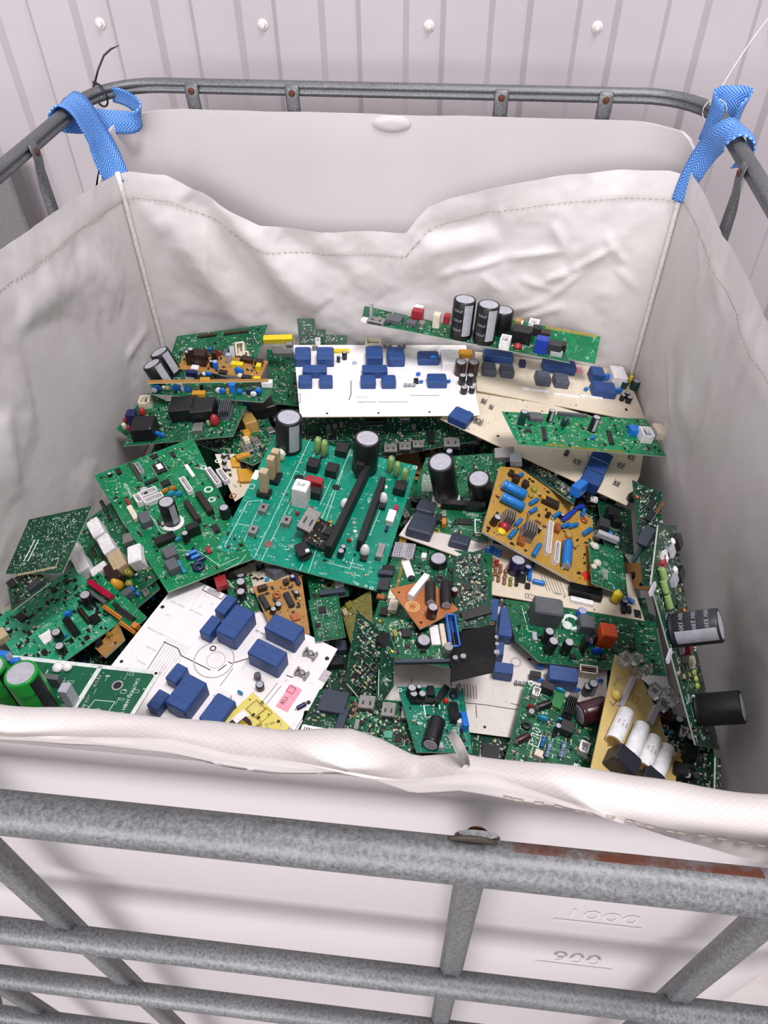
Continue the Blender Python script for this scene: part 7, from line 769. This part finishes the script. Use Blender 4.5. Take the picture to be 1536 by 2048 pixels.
{'l':'dark green high voltage board with tall green capacitors at the front left corner','m':'pcbdeep','p':[-0.2787,-0.3527,0.8],'u':[0.9971,-0.055,0.0526],'n':[-0.0499,0.0499,0.9975],'o':[[-112.9,-37.8],[106.0,-32.3],[115.1,37.4],[-117.8,37.4]],'c':[('ec',16.3,-24.6,32.0,0.0,67.5,{'c':'capgreen','stripe':'black','top':'lgrey'}),('ec',-19.9,-19.8,28.8,0.0,64.6,{'c':'capgreen','stripe':'black','top':'lgrey'}),('bx',38.7,-9.9,10.0,11.5,26.5,{'c':'lgrey','nm':'white_bracket'}),('bx',10.7,7.2,17.0,6.5,15.4,{'c':'grey','nm':'metal_bracket'}),('bl',3.4,26.6,11.7,0.0,7.0,{'c':'white','nm':'glue_lump'}),('bl',13.5,28.5,10.7,0.0,7.0,{'c':'white','nm':'glue_lump'}),('rg',76.5,15.0,12.0,0.0,0.0,{'c':'silver'}),('ho',76.5,15.0,8.8,0.0,0.0,{}),('rg',68.8,-19.5,11.6,0.0,0.0,{'c':'silver'}),('ho',68.8,-19.5,8.6,0.0,0.0,{}),('rg',111.3,34.4,6.3,0.0,0.0,{'c':'white'}),('ho',111.3,34.4,3.7,0.0,0.0,{}),('ln',[[-113.0,34.6],[114.3,35.4]],4.69,{'c':'borderw'}),('ln',[[113.7,35.3],[104.0,-31.4]],4.69,{'c':'borderw'}),('ln',[[47.8,34.1],[42.2,-33.9]],5.21,{'c':'borderw'}),('tx',95.2,-5.6,5.3,0.0,0.0,{'t':'CAUTION HIGH VOLTAGE','c':'silk','a':-90}),('ln',[[56.3,-24.0],[60.6,-4.7],[82.5,-4.2],[79.3,-26.8]],0.63,{'c':'silk'}),('ln',[[60.5,2.5],[87.2,3.6]],0.63,{'c':'dkteal'}),('ax',-63.6,31.3,17.9,11.9,0.0,{'c':'blue','a':0}),('ax',-46.3,28.2,8.8,7.6,0.0,{'c':'blue','a':10}),('tx',52.8,17.6,4.7,0.0,0.0,{'t':'R12 C4','c':'dust','a':90}),('tx',52.6,-8.7,4.6,0.0,0.0,{'t':'C7 R31','c':'dust','a':90})],'s':6,'k':11,'d':0,'r':61,'t':2.4},
{'l':'green board with blue discs and a large maroon capacitor at the front right','m':'pcb','p':[0.267,-0.3001,0.7026],'u':[0.9503,-0.3049,-0.0628],'n':[0.0499,-0.0499,0.9975],'o':[[-44.5,-57.7],[50.9,-39.8],[42.4,52.5],[-51.4,52.5]],'c':[('ax',28.8,40.7,34.4,26.4,0.0,{'c':'maroon','a':40,'stripe':'lgrey'}),('dc',-11.5,53.9,12.3,4.7,8.2,{'c':'cyan'}),('dc',-20.0,11.4,12.6,5.1,11.4,{'c':'cyan'}),('ax',-23.7,28.7,18.6,8.7,0.0,{'c':'black','a':45,'stripe':'lgrey'}),('ec',-3.0,0.7,6.8,0.0,24.8,{'c':'black'}),('rs',-4.1,-20.3,19.4,6.7,0.0,{'c':'bluegrey','a':90}),('rs',10.2,-13.8,19.5,6.7,0.0,{'c':'bluegrey','a':90}),('cn',-36.5,39.4,8.5,10.7,10.4,{'c':'white'}),('cn',30.6,-4.4,10.5,12.2,13.3,{'c':'white'}),('bx',-13.1,-30.8,9.0,8.4,8.8,{'c':'cream'}),('bl',-37.0,20.5,6.9,0.0,10.4,{'c':'redfilm'}),('ec',-34.6,12.7,6.9,0.0,10.3,{'c':'steel'}),('ax',-34.2,-20.2,18.0,8.4,0.0,{'c':'maroon','a':50}),('co',-34.9,-2.2,11.4,0.0,10.2,{'c':'black'}),('hs',4.5,39.0,11.0,28.9,15.9,{'c':'black'}),('bx',7.2,10.7,16.1,13.9,13.6,{'c':'black','nm':'transformer'}),('rs',-12.2,-13.9,12.3,5.0,0.0,{'c':'blue','a':90}),('bx',-10.7,44.4,12.3,26.7,5.7,{'c':'pcbgreen','nm':'green_patch'}),('bx',-26.1,49.9,15.8,9.5,13.7,{'c':'black','nm':'transistor'}),('rg',-45.2,52.5,7.1,0.0,0.0,{'c':'silk'}),('bx',13.1,47.1,5.5,6.0,0.9,{'c':'silk','nm':'printed_patch'}),('bx',28.6,-23.4,5.2,5.4,0.9,{'c':'silk','nm':'printed_patch'}),('fr',-20.9,-14.0,11.8,14.8,0.0,{'c':'silk'}),('bx',-1.8,17.8,4.9,2.6,10.3,{'c':'cyan'}),('ec',35.1,-13.6,5.0,0.0,8.8,{'c':'steel'})],'s':221,'k':84,'d':50,'r':62,'t':1.6},
{'l':'cluster of black parts on a dark board in the front right corner of the bag','m':'pcbdark','p':[0.4094,-0.3108,0.7],'u':[0.969,-0.2472,0.0],'n':[0.0,0.0,1.0],'o':[[-23.5,-57.7],[35.9,-35.9],[20.7,50.8],[-34.6,50.8]],'c':[('bx',-27.9,38.6,11.7,11.9,14.3,{'c':'maroon'}),('dc',-27.7,23.9,6.2,2.8,6.8,{'c':'cyan'}),('dc',-21.3,23.2,5.7,2.8,5.7,{'c':'cyan'}),('cn',-28.7,7.7,8.3,13.9,8.3,{'c':'white'}),('cn',-7.1,29.1,8.3,11.7,6.1,{'c':'white'}),('ec',-15.9,35.1,9.1,0.0,18.3,{'c':'black'}),('ec',-1.8,18.9,10.1,0.0,16.2,{'c':'black'}),('bl',-15.1,-2.2,7.7,0.0,6.2,{'c':'cream'}),('bx',-12.3,-5.5,13.2,14.8,4.1,{'c':'tanplas'}),('bx',-0.5,1.8,15.2,14.8,18.4,{'c':'black'}),('ic',5.4,-10.4,7.0,4.8,4.1,{}),('ec',7.0,1.6,6.6,0.0,9.1,{'c':'steel'}),('hd',-21.2,-17.4,3.0,30.3,5.2,{'c':'silver'}),('bx',-8.4,-22.6,15.0,14.3,16.6,{'c':'black'}),('ec',-1.8,-27.2,8.6,0.0,14.5,{'c':'black'}),('ec',7.6,-23.7,7.6,0.0,14.4,{'c':'dkgrey'}),('bx',4.0,25.6,15.5,5.8,8.1,{'c':'lgrey'}),('ec',13.9,29.2,11.2,0.0,16.0,{'c':'dkgrey'}),('ec',-26.1,47.1,6.9,0.0,12.2,{'c':'dkbrown'}),('bl',-1.1,10.3,5.6,0.0,6.1,{'c':'steel'})],'s':204,'k':0,'d':0,'r':63,'t':1.6},
{'l':'beige board with four white cylinder capacitors at the front right','m':'beigepcb','p':[0.3549,-0.2891,0.7289],'u':[0.7978,-0.4477,-0.4038],'n':[0.4087,-0.0908,0.9082],'o':[[-24.1,-116.1],[63.4,-38.5],[56.8,-19.9],[13.5,29.9],[-14.8,50.7],[-42.5,60.7],[-58.9,55.4]],'c':[('ax',-23.2,-30.5,43.5,17.2,0.0,{'c':'whitecap','a':90,'endc':'tanplas','txt':'33uF'}),('ax',-1.1,-30.5,43.1,17.2,0.0,{'c':'whitecap','a':90,'endc':'tanplas'}),('ax',16.6,-31.6,41.4,16.6,0.0,{'c':'whitecap','a':90,'endc':'tanplas','txt':'33uF'}),('ax',33.9,-28.6,39.9,16.6,0.0,{'c':'whitecap','a':90,'endc':'tanplas'}),('bx',-6.9,-67.2,28.2,21.6,22.9,{'c':'slateblk','nm':'relay'}),('bx',28.6,-57.2,23.2,17.8,16.3,{'c':'slateblk','nm':'relay'}),('bl',-38.6,5.8,12.2,0.0,8.5,{'c':'yellowt','nm':'taped_coil'}),('bl',6.5,-4.0,11.0,0.0,8.3,{'c':'yellowt','nm':'taped_coil'}),('bx',-29.1,20.8,5.4,47.4,4.6,{'c':'lilac','nm':'spacer'}),('bx',8.2,19.2,7.0,26.2,5.3,{'c':'lilac','nm':'spacer'}),('bx',-48.3,54.8,12.4,14.2,10.9,{'c':'clear','nm':'clear_clip'}),('ec',-37.2,66.1,12.8,0.0,12.4,{'c':'clear'}),('ec',-21.5,62.0,11.6,0.0,12.3,{'c':'clear'}),('bx',-29.2,49.9,11.1,10.9,9.3,{'c':'clear','nm':'clear_clip'}),('bx',-1.4,48.1,13.3,15.3,9.2,{'c':'clear','nm':'clear_clip'}),('ec',11.2,59.6,11.5,0.0,12.1,{'c':'clear'}),('ec',24.7,56.9,10.3,0.0,13.6,{'c':'clear'}),('bx',13.8,40.7,12.1,12.0,7.6,{'c':'clear','nm':'clear_clip'}),('tx',-44.2,22.3,6.2,0.0,0.0,{'t':'00 00','c':'ochre','a':85}),('fr',-16.7,22.3,7.1,10.3,0.0,{'c':'ochre'}),('ln',[[-41.7,-5.2],[-36.3,-7.9],[-32.8,9.0]],0.67,{'c':'ink'})],'s':10,'k':19,'d':0,'r':64,'t':1.6},
{'l':'dark green board leaning on the right bag wall','m':'pcbdark','p':[0.4006,-0.0136,0.74],'u':[0.7682,-0.6207,0.1567],'n':[-0.4506,-0.3505,0.8211],'o':[[26.1,-65.5],[46.0,-52.1],[-15.6,61.9],[-61.0,61.9]],'c':[('ic',-18.2,39.3,9.6,17.9,5.4,{}),('ic',-11.8,24.5,9.5,17.8,5.4,{}),('hd',-7.5,40.5,5.4,17.8,4.1,{'c':'copper'}),('ec',6.7,21.7,4.7,0.0,8.0,{'c':'silver'}),('bl',-41.2,41.5,6.2,0.0,4.1,{'c':'copper'}),('bx',-0.4,-5.1,16.1,27.1,12.1,{'c':'slate'}),('bx',-0.8,-19.3,5.4,47.4,5.4,{'c':'dkgreen'})],'s':136,'k':0,'d':20,'r':65,'t':1.6},
{'l':'long green board standing on edge at the right with two big black capacitors','m':'pcbdark','p':[0.3837,-0.2317,0.825],'u':[0.3526,-0.5689,-0.743],'n':[0.8583,-0.1198,0.499],'o':[[-112.6,24.6],[-80.8,-77.7],[-2.8,-76.6],[87.8,-77.7],[151.5,25.2],[57.1,41.7],[-13.2,61.3],[-86.4,120.5]],'c':[('ec',-21.6,-51.1,33.9,0.0,46.9,{'c':'slateblk','stripe':'lgrey','txt':'500V 330uF'}),('ec',71.3,-37.0,32.8,0.0,44.8,{'c':'blackrub','stripe':'black'}),('ru',-78.3,-18.5,4.6,0.0,3.0,{'c':'cream'}),('ax',-76.1,-36.5,14.1,7.5,0.0,{'c':'greenres','a':8}),('ax',-65.7,-44.8,13.3,7.5,0.0,{'c':'greenres','a':0}),('ax',-49.9,-45.4,14.4,7.5,0.0,{'c':'greenres','a':0}),('cn',-83.0,1.0,10.7,20.9,4.0,{'c':'white'}),('bx',-80.7,-14.2,6.3,17.7,4.5,{'c':'redfilm'}),('bl',-81.3,65.4,9.0,0.0,4.8,{'c':'white'}),('bl',-56.8,38.4,8.8,0.0,4.7,{'c':'white'}),('bx',-75.8,46.3,10.1,22.0,4.2,{'c':'lilac','nm':'connector'}),('bx',-51.5,19.6,7.7,30.7,5.1,{'c':'lgrey'}),('bx',-48.9,44.3,11.3,31.5,7.4,{'c':'black'}),('bl',-12.9,27.3,6.5,0.0,4.7,{'c':'copper'}),('bx',14.5,-9.6,9.8,17.7,6.0,{'c':'redfilm'}),('bx',5.9,-34.8,6.4,9.7,3.9,{'c':'lilac'}),('bx',33.1,-4.8,7.7,17.2,4.5,{'c':'cream'}),('bl',43.0,-8.3,7.4,0.0,4.5,{'c':'yelgreen'}),('bl',50.9,-7.2,7.4,0.0,4.5,{'c':'yelgreen'}),('bl',58.0,-9.2,7.4,0.0,4.5,{'c':'yelgreen'}),('bx',-77.6,-83.1,31.2,4.4,2.3,{'c':'lilac','nm':'plastic_tab','a':90}),('bx',-12.3,-90.9,4.5,26.6,2.3,{'c':'lilac','nm':'plastic_tab'}),('bx',-74.3,86.8,14.1,26.2,6.5,{'c':'black'})],'s':153,'k':0,'d':0,'r':66,'t':1.6},
{'l':'narrow dark board standing on edge in the front right corner','m':'pcbdark','p':[0.4061,-0.3706,0.78],'u':[0.5889,0.402,-0.7011],'n':[0.8081,-0.303,0.5051],'o':[[-10.9,-19.0],[8.0,-19.8],[9.6,19.7],[-6.4,19.7]],'c':[],'s':8,'k':0,'d':0,'r':67,'t':1.6}
]

for B in BOARDS: make_board(B)
